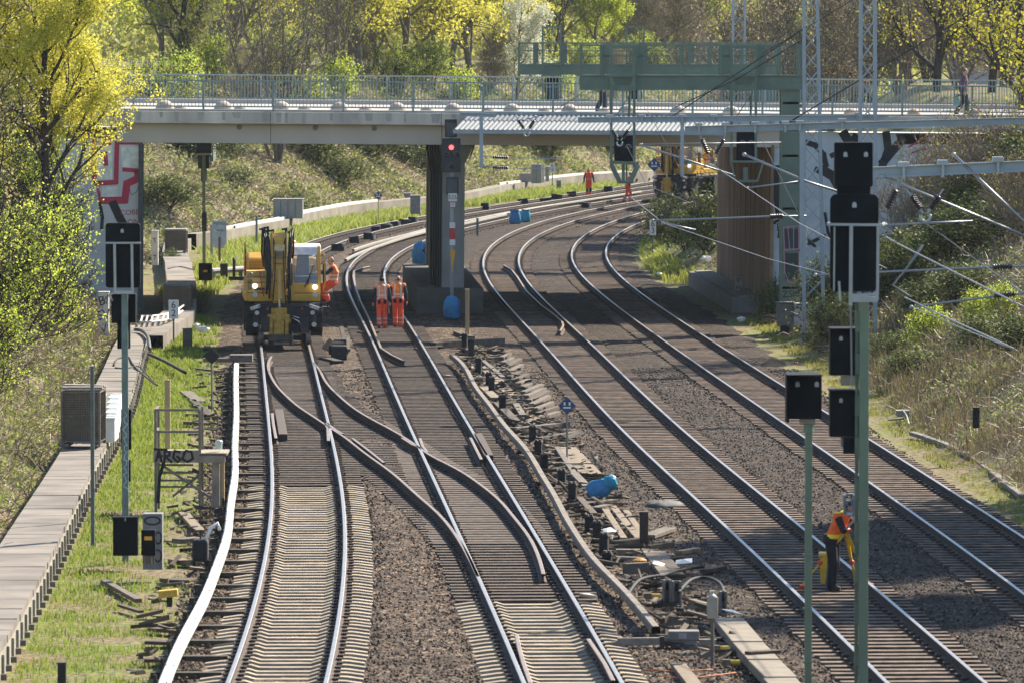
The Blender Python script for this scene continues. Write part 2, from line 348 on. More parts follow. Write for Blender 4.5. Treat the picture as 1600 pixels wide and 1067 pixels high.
ii = np.arange(BX.size).reshape(BX.shape); FC = np.stack([ii[:-1, :-1], ii[:-1, 1:], ii[1:, 1:], ii[1:, :-1]], -1).reshape(-1, 4)
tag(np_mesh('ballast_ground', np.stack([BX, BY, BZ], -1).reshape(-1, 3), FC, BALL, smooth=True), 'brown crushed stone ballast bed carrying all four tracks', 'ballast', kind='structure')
# loose stones standing proud of the bed
def stones(name, n, y0, y1, smin, smax, cols, label):
    y = y0+(y1-y0)*RS.rand(n)**1.4; a, b_ = BED_L.X(y), BED_R.X(y); x = a+.3+(b_-a-.6)*RS.rand(n)
    ok = np.ones(n, bool); 
    for k in '1234': ok &= np.abs(x-TRK[k].X(y)) > 1.32
    u = CX+F*x/y; ok &= (u > -40) & (u < 1640); x, y = x[ok], y[ok]; n = len(x)
    s = smin+(smax-smin)*RS.rand(n); base = np.array([(1,0,0),(-1,0,0),(0,1,0),(0,-1,0),(0,0,1),(0,0,-1)], float)
    V = base[None]*(s[:, None, None]*RS.uniform(.55, 1.1, (n, 6, 1))); V += RS.normal(0, .15, V.shape)*s[:, None, None]
    an = RS.rand(n)*6.28; c_, s_ = np.cos(an), np.sin(an)
    V = np.stack([V[..., 0]*c_[:, None]-V[..., 1]*s_[:, None], V[..., 0]*s_[:, None]+V[..., 1]*c_[:, None], V[..., 2]*.8], -1)
    z = -.215+hash_noise(x, y, .5)*.022+hash_noise(x, y, 2.3)*.02+.008
    V += np.stack([x, y, z], -1)[:, None]
    f = np.array([(0,2,4),(2,1,4),(1,3,4),(3,0,4),(2,0,5),(1,2,5),(3,1,5),(0,3,5)]); Fc = (f[None]+(np.arange(n)*6)[:, None, None]).reshape(-1, 3)
    return tag(np_mesh(name, V.reshape(-1, 3), Fc, leafmat('stone_'+name, cols, trans=0.0, rough=.9)), label, 'ballast stones', kind='stuff')
stones('ballast_gravel', 70000, 92, 185, .022, .05, [(.02,.015,.012),(.065,.048,.036),(.11,.083,.062),(.22,.17,.13)], 'loose brown ballast stones lying between the sleepers and rails')
# ------------------------------------------------------------------ rails and sleepers
RUST = mat('rail_rust', (.055, .036, .027), .8, 0, .3, 3, spec=.3)
RTOP = mat('rail_running_surface', (.27, .255, .24), .42, .5, .1, 2)
RDULL = mat('rail_dull_surface', (.22, .165, .125), .5, .3, .2, 2)
WOOD = mat('sleeper_timber', (.075, .055, .042), .9, 0, .5, 5, bump=.5, bscale=40, isl=.38)
WOOD2 = mat('sleeper_brown', (.115, .080, .058), .9, 0, .5, 4, bump=.4, bscale=40, isl=.32)
CONC = mat('sleeper_concrete', (.30, .245, .175), .9, 0, .3, 2.2, bump=.2, bscale=30, isl=.22)
FAST = mat('fastening_rust', (.06, .04, .03), .8, 0, .3, 9)
PROF = [(-.07, -.172), (-.07, -.160), (-.012, -.140), (-.011, -.045), (-.036, -.036), (-.036, -.006), (-.028, 0), (.028, 0), (.036, -.006), (.036, -.036), (.011, -.045), (.012, -.140), (.07, -.160), (.07, -.172)]
def sweep(path, prof, zs=None, tipscale=None):
    """prof (across, up) swept along ground points; returns verts, quad faces with the profile edge index"""
    P = np.array(path, float); d = np.gradient(P, axis=0); d /= np.linalg.norm(d, axis=1)[:, None]
    nrm = np.stack([d[:, 1], -d[:, 0]], -1); k = len(prof); V = np.zeros((len(P), k, 3)); pr = np.array(prof)
    V[..., :2] = P[:, None]+nrm[:, None]*pr[None, :, :1]; V[..., 2] = pr[None, :, 1]+(0 if zs is None else np.asarray(zs)[:, None])
    i = np.arange(len(P)-1)[:, None]*k; j = np.arange(k)[None]
    Fq = np.stack([i+j, i+(j+1) % k, i+k+(j+1) % k, i+k+j], -1).reshape(-1, 4)
    return V.reshape(-1, 3), Fq, np.tile(np.arange(k), len(P)-1)
def make_rail(name, path, parent, top=None, mats=None, prof=PROF):
    V, Fq, e = sweep(path, prof); mi = np.isin(e, (5, 6, 7)).astype(int)
    me_ = np_mesh(name, V, Fq, mats or [RUST, top or RTOP], parent, midx=mi)
    return me_
def sleeper_mesh(mb, x, y, a, kind, half=1.3, gauge=HALF, off=0.0, dz=0.0):
    R = Matrix.Rotation(a, 3, 'Z'); o = Vector((x, y, dz))
    def W(px, py, pz): return o + R @ Vector((px, py, pz))
    if kind == 'c':
        st = [(-1.3, -.205), (-1.05, -.170), (-.98, -.165), (-.55, -.165), (-.42, -.205), (.42, -.205), (.55, -.165), (.98, -.165), (1.05, -.170), (1.3, -.205)]
        V = []
        for px, pz in st: V += [W(px, -.15, -.36), W(px, -.10, pz), W(px, .10, pz), W(px, .15, -.36)]
        n = len(st); mb.slot(0).add(V, [(i*4+j, i*4+j+1, i*4+5+j, i*4+4+j) for i in range(n-1) for j in range(3)] + [(3, 2, 1, 0), (4*n-4, 4*n-3, 4*n-2, 4*n-1)])
    else:
        V = [W(sx*half+off, sy*.125, sz) for sz in (-.34, -.174) for sy in (-1, 1) for sx in (-1, 1)]
        mb.slot(0).add(V, [(0, 2, 3, 1), (4, 5, 7, 6), (0, 1, 5, 4), (2, 6, 7, 3), (0, 4, 6, 2), (1, 3, 7, 5)])
    mb.slot(1)
    for g in (-gauge, gauge):
        for s_ in (-1, 1):
            c = W(g+s_*.115, 0, -.148); mb.box(c, (.10, .11, .05), rot=R)
def build_track(n, label, y_first, y_last, split_y, matc, matw, part_limit=100, gap=None):
    tr = TRK[n]; t = thing('railway_track', label, 'railway track', (0, 0, 0))
    ys = np.arange(y_first, y_last, 1.0)
    for s_ in (-1, 1):
        xs, yy = tr.off(ys, s_*HALF); make_rail('rail', np.stack([xs, yy], -1), t)
    y = y_first+.3; k = 0; rest = {'c': MB(), 'w': MB()}; rnd = random.Random(int(n))
    while y < y_last-2:
        d = float(tr.D(y)); kind = 'c' if y < split_y else 'w'; a = math.atan2(-d, 1)+rnd.uniform(-.004, .004)
        x = float(tr.X(y))+rnd.uniform(-.02, .02); half = 1.3+rnd.uniform(-.03, .03)
        if k < part_limit:
            mb = MB(); sleeper_mesh(mb, x, y, a, kind, half, dz=rnd.uniform(-.006, .003)); mb.build('sleeper', [matc if kind == 'c' else matw, FAST], t)
        else:
            sleeper_mesh(rest[kind], x, y, a, kind, half)
        y += .6/math.sqrt(1+d*d); k += 1
    for kind, mm in (('c', matc), ('w', matw)):
        if rest[kind].v: rest[kind].build('sleeper', [mm, FAST], t)['kind'] = 'stuff'
    return t
T1 = build_track('1', 'railway track under the yellow excavator, pale concrete sleepers at its near end', 88, 400, 137.5, CONC, WOOD)
T2 = build_track('2', 'railway track the two orange workers walk along, joined by the crossover', 88, 395, 110.3, CONC, WOOD)
T3 = build_track('3', 'brown-sleepered railway track on which the surveyor stands with a tripod', 88, 380, 0, CONC, WOOD2)
T4 = build_track('4', 'outermost railway track curving along the overgrown bank below the lattice masts', 88, 372, 0, CONC, WOOD2)
def line_px(pts, z=0.0, lam=4, y0=None, y1=None):
    g = [g2(u, v, z) for u, v in pts]; ys = [p[1] for p in g]
    L = Line(g, min(ys) if y0 is None else y0, max(ys) if y1 is None else y1, 1.0, lam); return L
def path_of(L, a=None, b=None, step=.6):
    y = np.arange(L.g[0] if a is None else a, (L.g[-1] if b is None else b), step); y = np.append(y, L.g[-1] if b is None else b)
    return np.stack([L.X(y), y], -1)
# crossover between the two left tracks
XL = line_px([(422,559),(418.6,572),(423.6,587.5),(433.8,604),(450.6,621),(471,638),(494.5,653),(510,664),(535.5,680),(563.6,702),(603,730.5),(636.7,758.6),(664.8,784),(673,790),(701,820),(724,854),(740,885),(747,900)], lam=1)
XR = line_px([(490,567),(496,573),(507,592.8),(530,618),(558,640.5),(591.7,660),(628,680),(656,699),(681.7,716.4),(700,724),(742,750),(784,784),(800,803.5),(822.5,831.6),(836.5,857),(849,896)], lam=1)
xo = thing('track_crossover', 'crossover rails running diagonally from the excavator track to its neighbour', 'railway crossover')
make_rail('rail', path_of(XL), xo, RDULL); make_rail('rail', path_of(XR), xo, RDULL)
rnd = random.Random(5)
for y in np.arange(117, 185, .6):
    a_, b_ = float(XL.X(y)), float(XR.X(y))
    if y < 122: continue
    mb = MB(); L_ = (b_-a_)/2+.55; sleeper_mesh(mb, (a_+b_)/2, y+.3, .04+rnd.uniform(-.006, .006), 'w', max(1.0, L_), max(.1, (b_-a_)/2), dz=-.009); mb.build('timber', [WOOD, FAST], xo)
GUARD = [(-.05, -.172), (-.05, -.02), (-.03, .012), (.05, .012), (.07, -.02), (.07, -.172)]
def short_rail(name, pts, parent, top=RDULL, z=0.0):
    V, Fq, e = sweep([g2(u, v, z) for u, v in pts], PROF); return np_mesh(name, V, Fq, [RUST, top], parent, midx=np.isin(e, (5, 6, 7)).astype(int))
for pts in ([(508,661),(512,668),(513,688)], [(511,660),(525,671),(536,677)], [(551,684),(575,702),(600,722)], [(628,683),(645,694),(655,698)], [(656,684),(660,696),(668,706)]):
    short_rail('wing_rail', pts, xo)
for pts in ([(425,645),(427,662),(431,684)], [(735,683),(743,699),(752,717)]):
    short_rail('check_rail', pts, xo)
    mb = MB(); A, B = Vector(G(*pts[0], -.1)), Vector(G(*pts[-1], -.1)); mb.bar(A+Vector((.18, 0, 0)), B+Vector((.18, 0, 0)), .22, .2); mb.build('check_rail_block', FAST, xo, bevel=.01)
# switch blades at the near end of the second track and its guard rail under the bridge
for pts in ([(807,991),(811,1010),(818,1035),(829,1066)], [(919,997),(932,1016),(945,1036),(958,1062)]): short_rail('switch_blade', pts, T2, RDULL)
for pts in ([(577,416),(565,419),(553,423),(552,432),(555,447),(563,470),(575,494),(589,529),(595,543),(612,554),(631,563)],): short_rail('guard_rail', pts, T2, RDULL)
short_rail('guard_rail', [(787,414),(799,421),(808,432),(822,454),(846,477),(868,493),(878,502),(880,508),(875,517)], T3, RDULL)
# ------------------------------------------------------------------ conductor rails
WHITE = mat('cover_white', (.50, .485, .46), .55, 0, .2, 1.2, col2=(.66, .65, .63))
GREYW = mat('cover_weathered', (.17, .145, .12), .85, 0, .25, 3, bump=.2)
CONDW = line_px([(369,566),(368.5,615),(368.3,660),(367,708.7),(366.5,739),(362.6,762),(358.4,798),(355.6,823),(337,879.4),(317.6,927),(298,963.8),(270,1020),(253,1062),(235,1100)], .16, 2)
crail = thing('conductor_rail', 'white-covered conductor rail curving beside the concrete sleepered track', 'conductor rail')
BOX = [(-.078, -.05), (-.078, .09), (-.05, .12), (.05, .12), (.078, .09), (.078, -.05)]
V, Fq, e = sweep(path_of(CONDW), BOX); np_mesh('cover', V, Fq, WHITE, crail)
pr = [(x*.35, z) for x, z in PROF]
V, Fq, e = sweep(path_of(CONDW), [(-.04, -.1), (-.04, .02), (.04, .02), (.04, -.1)]); np_mesh('current_rail', V, Fq, RUST, crail)
DARKW = mat('dark_timber', (.05, .045, .036), .9, 0, .3, 4)
y = 90.0
while y < 190:
    x = float(CONDW.X(y)); d = float(CONDW.D(y)); mb = MB(); dd = Vector((1, -d, 0)).normalized(); c = Vector((x, y, -.185))
    mb.bar(c-dd*.35, c+dd*.78, .2, .1); mb.bar(c-dd*.17+Vector((0, 0, .02)), c-dd*.17+Vector((0, 0, .28)), .05, .05); mb.build('bracket', DARKW, crail)
    jb = MB(); jb.box((float(CONDW.X(y+1.2)), y+1.2, .115), (.166, .02, .02)); jb.build('cover_joint', FAST, crail); y += 2.55
bx_ = MB(); p = G(369, 560, .1); bx_.box(p+Vector((.1, 1.2, -.05)), (.7, .5, .22)); bx_.box(p+Vector((-.5, 1.0, -.1)), (1.1, .18, .12)); bx_.build('end_ramp', GREYW, crail, bevel=.02)
CONDM = line_px([(708,553),(728,573),(745,604),(764.6,629),(792.8,666),(820.9,696.8),(849,741.7),(864.7,767),(884,803.5),(906.8,840),(935,876.6),(963,904.7),(996.8,941),(1025,975)], .12, .6)
cm = thing('conductor_rail', 'weathered grey-brown conductor rail running through the timber debris', 'conductor rail')
MIDB = [(-.075, -.04), (-.075, .06), (-.055, .09), (.055, .09), (.075, .06), (.075, -.04)]
V, Fq, e = sweep(path_of(CONDM), MIDB); np_mesh('cover', V, Fq, GREYW, cm)
mb = MB()
for y in np.arange(102, 190, 3.0): mb = MB(); x = float(CONDM.X(y)); mb.box((x+.08, y, -.12), (.08, .12, .24)); mb.build('bracket', DARKW, cm)
for pts, lab in (([(540,401),(560,391),(590,380),(620,370),(668,357),(720,346),(790,331)], 'thin pale conductor rail beyond the excavator'), ([(552,386),(575,378),(600,371),(640,361),(668,353.5),(730,340.5),(800,327),(900,311),(1000,296)], 'far pale conductor rail between the curving left tracks')):
    Lf = line_px(pts, .15, 2); o = thing('conductor_rail', lab, 'conductor rail'); V, Fq, e = sweep(path_of(Lf), [(x*.75, z*.8-.03) for x, z in MIDB]); np_mesh('cover', V, Fq, mat('cover_pale', (.24, .23, .205), .8), o)
# ------------------------------------------------------------------ road bridge
PLAST = mat('bridge_plaster', (.52, .46, .385), .85, 0, .07, .6, bump=.05)
FASC = mat('bridge_edge_concrete', (.56, .50, .41), .9, 0, .3, .9, bump=.15, streak=True)
ROADM = mat('road_concrete', (.32, .30, .275), .9, 0, .1, 1.0)
RAILM = mat('railing_steel_green', (.22, .275, .26), .55, .2, .12, 3)
WALLC = mat('abutment_concrete', (.60, .60, .57), .9, 0, .1, .7, bump=.1)
PILC = mat('pillar_concrete', (.25, .25, .23), .9, 0, .14, 1.2, bump=.1)
DARKP = mat('pipe_black', (.02, .022, .024), .5, 0, .2, 5)
RED = mat('graffiti_maroon', (.50, .045, .09), .8, 0, .12, 4)
GBLK = mat('graffiti_black', (.025, .026, .03), .8, 0, .2, 4)
GWHITE = mat('graffiti_silver', (.52, .55, .56), .7, 0, .1, 2)
GPINK = mat('graffiti_pink', (.62, .25, .38), .8, 0, .1, 4)
GPURP = mat('graffiti_violet', (.25, .09, .15), .8, 0, .1, 4)
POSTDARK = mat('joint_dark', (.06, .055, .05), .9)
YF, YB = 219.0, 243.5                                   # near and far edge of the bridge deck
TILT, ZB = .0075, 6.92
bridge = thing('road_bridge', 'grey concrete road bridge on a graffiti-covered pillar crossing the railway cutting', 'bridge', (0, YF, ZB), rot=(0, TILT, 0))
def bz(v, y=YF): return zat(v, y)-ZB
XB0, XB1 = -24, 30
mb = MB(); mb.box(((XB0+XB1)/2, 12.2, -.18), (XB1-XB0, 24.4, .32)); mb.build('deck', PLAST, bridge)
mb = MB(); mb.box((3, 11.5, .02), (XB1-XB0, 18.5, .05)); mb.build('carriageway', ROADM, bridge)
mb = MB(); mb.box((3, 23.7, .08), (XB1-XB0, 1.5, .2)); mb.box((3, 1.0, .06), (XB1-XB0, 1.9, .12)); mb.build('pavement', ROADM, bridge)
mb = MB(); mb.box((3, -.06, -.17), (XB1-XB0, .34, .43)); mb.build('edge_beam', FASC, bridge, bevel=.015)
rnd = random.Random(12); STAIN = mat('damp_stain', (.40, .37, .315), .9, 0, .1, 3); x = -13.4
while x < 9.3:
    w_ = rnd.uniform(.10, .34); h_ = rnd.uniform(.2, .39); dm = MB(); dm.add([(x, -.2325, .02), (x+w_, -.2325, .02), (x+w_*.88, -.2325, .02-h_), (x+w_*.15, -.2325, .02-h_*.95)], [(0, 1, 2, 3)]); dm.build('damp_stain', STAIN, bridge); x += w_+rnd.uniform(.1, .9)
for x in (-8.6, -2.52, 3.5, 9.2): sj = MB(); sj.box((x, -.232, -.17), (.02, .006, .42)); sj.build('expansion_joint', POSTDARK, bridge)
for x in (-8.6, 3.5): sj = MB(); sj.box((x, .168, -.74), (.018, .006, .69)); sj.build('expansion_joint', POSTDARK, bridge)
mb = MB()
mb.box(((-13.6-2.6)/2-.2, .42, -.74), (11.6, .5, .70)); mb.box((3.56, .425, -.74), (12.08, .5, .70))
for yy in (4.5, 8.5, 12.5, 16.5, 20.5, 23.6): mb.box((-2, yy, -.72), (23.6, .5, .72))
mb.build('girder', PLAST, bridge, bevel=.01)
mb = MB()
for u in (374, 493, 585): p = at(u, 203, YF+.15); mb.cyl((p.x, .175, p.z-ZB+.01), (p.x, .15, p.z-ZB+.01), .10, n=18)
mb.build('drain_cap', mat('drain_ring', (.22, .205, .185), .9), bridge)
def railing(yl, x0, x1, dx, post0, name):
    mb = MB()
    mb.bar((x0, yl, 1.14), (x1, yl, 1.14), .07, .05); mb.bar((x0, yl, .22), (x1, yl, .22), .05, .05); mb.bar((x0, yl, 1.02), (x1, yl, 1.02), .04, .03) if False else None
    x = x0
    while x < x1: mb.box((x, yl, .68), (.022, .022, .90)); x += .124
    r = mb.build(name, RAILM, bridge)
    x = post0
    while x < x1: pb = MB(); pb.box((x, yl+.02, .58), (.075, .06, 1.16)); pb.box((x, yl+.02, .03), (.16, .14, .03)); pb.build('post', RAILM, r); x += 2.49
    return r
railing(.0+.05, -15.5, 18.5, 2.49, xat(318, YF)-2.49, 'railing'); railing(23.9, -17, 22, 2.49, -14.9, 'railing')
# pillar wall standing between the tracks
x0, x1 = xat(692, YF+1.2), xat(727, YF+1.2); zb = -.3-ZB
sh = -.041
def skew(mbx, sh=-.041):
    mbx.v = [(v[0]+sh*(v[1]-1.2), v[1], v[2]) for v in mbx.v]; return mbx
for k in range(6):
    y0 = 1.2+k*4.1; pil = MB(); pil.box(((x0+x1)/2, y0+.45, (-1.2+zb)/2+.0), (x1-x0, .9, -1.2-zb))
    pil.prism([(x0-.02, -1.75), (x1+.02, -1.75), (x1+.34, -1.08), (x0-.04, -1.08)], 'y', y0-.02, y0+.95)
    skew(pil).build('pillar', PILC, bridge, bevel=.02)
pb = MB(); xb0, xb1 = xat(653, 221), xat(757, 221); pb.box(((xb0+xb1)/2, 11.6, zb+.50), (xb1-xb0, 21.6, 1.0)); skew(pb).build('pillar_base', mat('base_concrete', (.085, .08, .072), .9, 0, .25, 1.5, bump=.2), bridge, bevel=.04)
pp = MB()
for k in range(5):
    x = x0-.12-k*.09; pp.tube([(x-.05-.02*k, 1.3+k*.5, -1.12), (x+.02, 1.3+k*.5, -1.6-.1*k), (x+.06, 1.35+k*.5, -2.1), (x+.06, 1.4+k*.5, zb+1.0)], .045, 6)
pp.tube([(x1+.30, .9, -1.0), (x1+.33, .95, -1.15), (x1+.2, 1.0, -1.5)], .03, 6)
pp.build('drain_pipe', DARKP, bridge)
# abutments
ab = MB(); ab.box((-13.3-5, 12.5, (-.95+zb)/2), (10, 24.5, -.95-zb)); skew(ab, -.064); abL = ab.build('abutment', WALLC, bridge, bevel=.03)
mb = MB(); mb.box((-13.22, .25, (-.95+zb)/2-.1), (.16, .5, -1.15-zb)); mb.build('corner_strip', mat('strip_dark', (.075, .085, .085), .8), bridge)
def W(u, v, y=YF+.2): p = at(u, v, y); return (p.x, p.z-ZB)
yL = .243
gr = MB(); P = [W(128, 218), W(228, 218), W(228, 330), W(196, 330), W(196, 360), W(128, 360)]
for s, pts, w in ((0, [(147,222),(148,290)], .17), (0, [(150,292),(182,290),(183,225)], .17), (0, [(155,246),(165,246),(166,262)], .16), (0, [(158,232),(172,230),(172,222)], .10), (0, [(186,229),(222,229),(221,272)], .10), (0, [(194,270),(221,272)], .15), (0, [(216,276),(216,284),(199,292),(196,318),(158,319)], .26), (0, [(157,319),(154,298)], .1)):
    stroke(gr, [W(*p) for p in pts], w, yL-.003)
gw = MB()
for poly in ([(152,224),(176,224),(176,286),(152,286)], [(189,234),(217,234),(217,268),(192,268)], [(160,297),(184,297),(184,314),(160,314)]):
    gw.add([(W(*p)[0], yL-.0015, W(*p)[1]) for p in poly], [(0, 1, 2, 3)])
gw.build('graffiti_fill', mat('graffiti_cream', (.76, .76, .66), .8), bridge)
gr.build('graffiti', RED, bridge)
gb = MB()
for pts, w in (([(157,322),(161,345),(160,362)], .12), ([(178,324),(188,345),(192,352)], .3), ([(203,300),(206,310),(214,305),(219,292)], .02)): stroke(gb, [W(*p) for p in pts], w, yL-.005)
gb.build('graffiti', GBLK, bridge)
p = at(207, 337, YF+.2); text_mesh('graffiti_word', 'COBER', .26, RED, bridge, (p.x, yL-.008, p.z-ZB), rot=(math.pi/2, -.06, 0))
p = at(213, 352, YF+.2); text_mesh('graffiti_word', 'ONE', .28, RED, bridge, (p.x, yL-.008, p.z-ZB), rot=(math.pi/2, -.06, 0))
for v_, s_ in ((378, 'O'), (398, 'g'), (420, 'S'), (440, 'Y')): p = at(222, v_, YF+.2); text_mesh('graffiti_word', s_, .22, GBLK, bridge, (p.x, yL-.006, p.z-ZB))
ab = MB(); ab.box((9.35+8, 13.0, (-.95+zb)/2), (16, 25.5, -.95-zb)); skew(ab); ab.build('abutment', WALLC, bridge, bevel=.03)
# rust-brown plank facing on the track side of the far-right abutment
BROWNW = mat('rusted_wall_facing', (.14, .078, .045), .85, 0, .5, 1.6, bump=.25, streak=True, col2=(.36, .22, .125))
rw = MB(); n = 44
for k in range(n):
    ya = .12+k*(25.6/n); rw.box((9.26, ya+25.6/n/2, (-1.0+zb)/2), (.10+.012*(k % 2), 25.6/n-.02, -1.0-zb))
for zz in (-3.6, -5.2): rw.box((9.24, 12.9, zz), (.13, 25.6, .04))
skew(rw).build('wall_facing', BROWNW, bridge)
# silver and black graffiti on the right abutment, facing the camera
def WR(u, v): return W(u, v, YF+.25)
yR = .243
gw = MB()
def blob(mbx, pts, y): mbx.add([(WR(*p)[0], y, WR(*p)[1]) for p in pts], [tuple(range(len(pts)))])
blob(gw, [(1206,207),(1300,202),(1330,206),(1400,205),(1410,240),(1330,330),(1330,420),(1206,470)], yR-.0015); gw.build('graffiti_fill', GWHITE, bridge)
gb = MB()
for k, (pts, w) in enumerate((([(1258,219),(1274,224),(1287,238),(1291,255),(1284,266),(1276,262)], .2), ([(1300,240),(1316,232),(1330,236)], .18), ([(1290,265),(1302,272),(1318,300),(1322,318)], .34), ([(1318,255),(1338,262),(1348,275)], .3), ([(1319,206),(1330,224),(1338,212)], .34), ([(1385,206),(1388,230),(1378,260),(1352,290)], .28), ([(1410,214),(1380,250)], .3), ([(1216,262),(1217,300),(1222,330)], .42), ([(1258,352),(1262,370),(1275,382)], .1), ([(1245,395),(1260,380),(1290,365)], .12), ([(1290,330),(1295,360),(1306,380)], .1), ([(1212,222),(1224,214),(1240,222)], .16), ([(1226,240),(1240,250),(1246,290)], .12), ([(1344,300),(1360,330),(1352,370)], .14), ([(1210,345),(1222,340),(1218,368)], .1))):
    stroke(gb, [WR(*p) for p in pts], w, yR-.003-k*.003)
gb.build('graffiti', GBLK, bridge)
gr = MB()
for pts, w in (([(1420,226),(1440,214),(1470,210)], .06), ([(1425,235),(1445,228),(1457,240),(1445,256)], .06)): stroke(gr, [WR(*p) for p in pts], w, yR-.004)
gr.build('graffiti', RED, bridge)
p = at(1213, 353, YF+.25); text_mesh('graffiti_word', 'TF', .4, GBLK, bridge, (p.x, yR-.012, p.z-ZB))
# blue-grey corrugated protective roof over the wires, seen from above
CORR = mat('corrugated_sheet', (.13, .15, .165), .75, .0, .08, 3); STEEL = mat('galvanised_steel', (.30, .335, .36), .5, .45, .12, 3)
cn = MB(); xa, xb = xat(722, 218), xat(1131, 218); V = []; nw = 220
for i in range(nw+1):
    x = xa+(xb-xa)*i/nw; h = .018*(1 if (i % 4) < 2 else -1); V += [(x-.25, -2.6, -.50+h), (x+.25, -.25, .0+h)]
cn.add(V, [(2*i, 2*i+2, 2*i+3, 2*i+1) for i in range(nw)]); o = cn.build('protective_roof', CORR, bridge); sm = o.modifiers.new('t', 'SOLIDIFY'); sm.thickness = .01
cn = MB(); cn.bar((xa-.3, -2.65, -.56), (xb, -2.65, -.56), .06, .14); cn.bar((xa, -.22, .06), (xb, -.22, .06), .06, .08)
for i in range(9): x = xa+(xb-xa)*i/8; cn.bar((x-.2, -2.6, -.58), (x+.2, -.2, -.16), .05, .06)
cn.build('roof_frame', STEEL, bridge)
# boulders along the near pavement
BOUL = mat('boulder_granite', (.36, .30, .25), .9, 0, .25, 6, bump=.5, bscale=14, col2=(.52, .43, .36))
def boulder(u, vtop, y, r, lab, sq=1.0):
    rnd = random.Random(int(u)); mb = MB(); mb.ball((0, 0, 0), (r, r*.95, r*sq), 18, 12, .025, rnd)
    zt = zat(vtop, y); o = mb.build('boulder', BOUL, smooth=True); o.location = (xat(u, y), y, zt-r*sq); o.rotation_euler = (0, 0, u)
    return tag(o, lab, 'boulder', 'boulders along the bridge pavement')
places = ['under the yellow maple crown', 'right of the first railing post', 'left of the middle railing post', 'before the bare multi-stemmed trees', 'behind the pale railing near the yellow trees', 'above the red signal on the bridge pillar', 'beyond the start of the corrugated roof', 'under the far green gantry', 'behind the corrugated roof centre', 'near the blue-clothed pedestrian', 'under the near green gantry walkway', 'near the right end of the corrugated roof']
for i, u in enumerate((258, 349, 440, 531, 621, 708, 800, 890, 980, 1060, 1142)):
    boulder(u, 157+i*.9, YF+.9, .34, 'round granite boulder standing on the bridge, %s' % places[i])
for i, u in enumerate((283, 377, 477, 572, 668, 764, 852, 945)):
    boulder(u, 164+i*.7, YF+1.0, .31, 'lower half-sunk granite boulder on the bridge, %s' % places[i], .8)
BOUL2 = mat('boulder_orange', (.50, .36, .26), .9, 0, .25, 5, bump=.5, bscale=14)
for u, pl in ((1329, 'seen between the two lattice masts'), (1428, 'right of the taller lattice mast'), (1522, 'beside the walking pedestrian behind the twigs')):
    o = boulder(u, 170, YF+.6, .28, 'orange-tinted boulder at the bridge edge, %s' % pl); o.data.materials[0] = BOUL2
# ------------------------------------------------------------------ helpers for things measured in the photo
def pbox(mb, u0, v0, u1, v1, Y, dep, base, taper=1.0):
    """a box whose front face fills that rectangle of the photo at distance Y, dep deep"""
    a, b = at(u0, v0, Y), at(u1, v1, Y)
    return mb.box(((a.x+b.x)/2-base[0], Y+dep/2-base[1], (a.z+b.z)/2-base[2]), (abs(b.x-a.x), dep, abs(a.z-b.z)), taper=taper)
def rel(u, v, Y, base): return at(u, v, Y)-Vector(base)
GREEN = mat('gantry_green', (.125, .17, .13), .55, .1, .12, 2)
POLEG = mat('signal_pole_green', (.15, .20, .135), .55, .1, .1, 2)
GALV = mat('mast_galvanised', (.29, .33, .36), .5, .35, .1, 2)
SCR = mat('signal_screen_black', (.0055, .008, .011), .7, 0, .3, 5, spec=.12)
LGREY = mat('bracket_light_grey', (.34, .36, .36), .5, .3, .1, 3)
SIGNW = mat('sign_white', (.72, .72, .70), .6, 0, .06, 4)
SIGNK = mat('sign_black', (.02, .02, .022), .6, 0, .1, 4)
SIGNB = mat('sign_blue', (.03, .07, .16), .5, 0, .1, 4)
SIGNR = mat('sign_red', (.50, .04, .05), .5, 0, .06, 4)
SIGNY = mat('sign_yellow', (.75, .36, .03), .55, 0, .06, 4)
TARP = mat('blue_plastic', (.03, .15, .33), .45, 0, .25, 6, bump=.4, bscale=9, col2=(.05, .26, .46))
POSTG = mat('post_grey', (.15, .165, .165), .7, 0, .15, 3)
POSTK = mat('post_black', (.02, .022, .024), .8, 0, .2, 4)
LENS = mat('lamp_glass', (.035, .03, .03), .2)
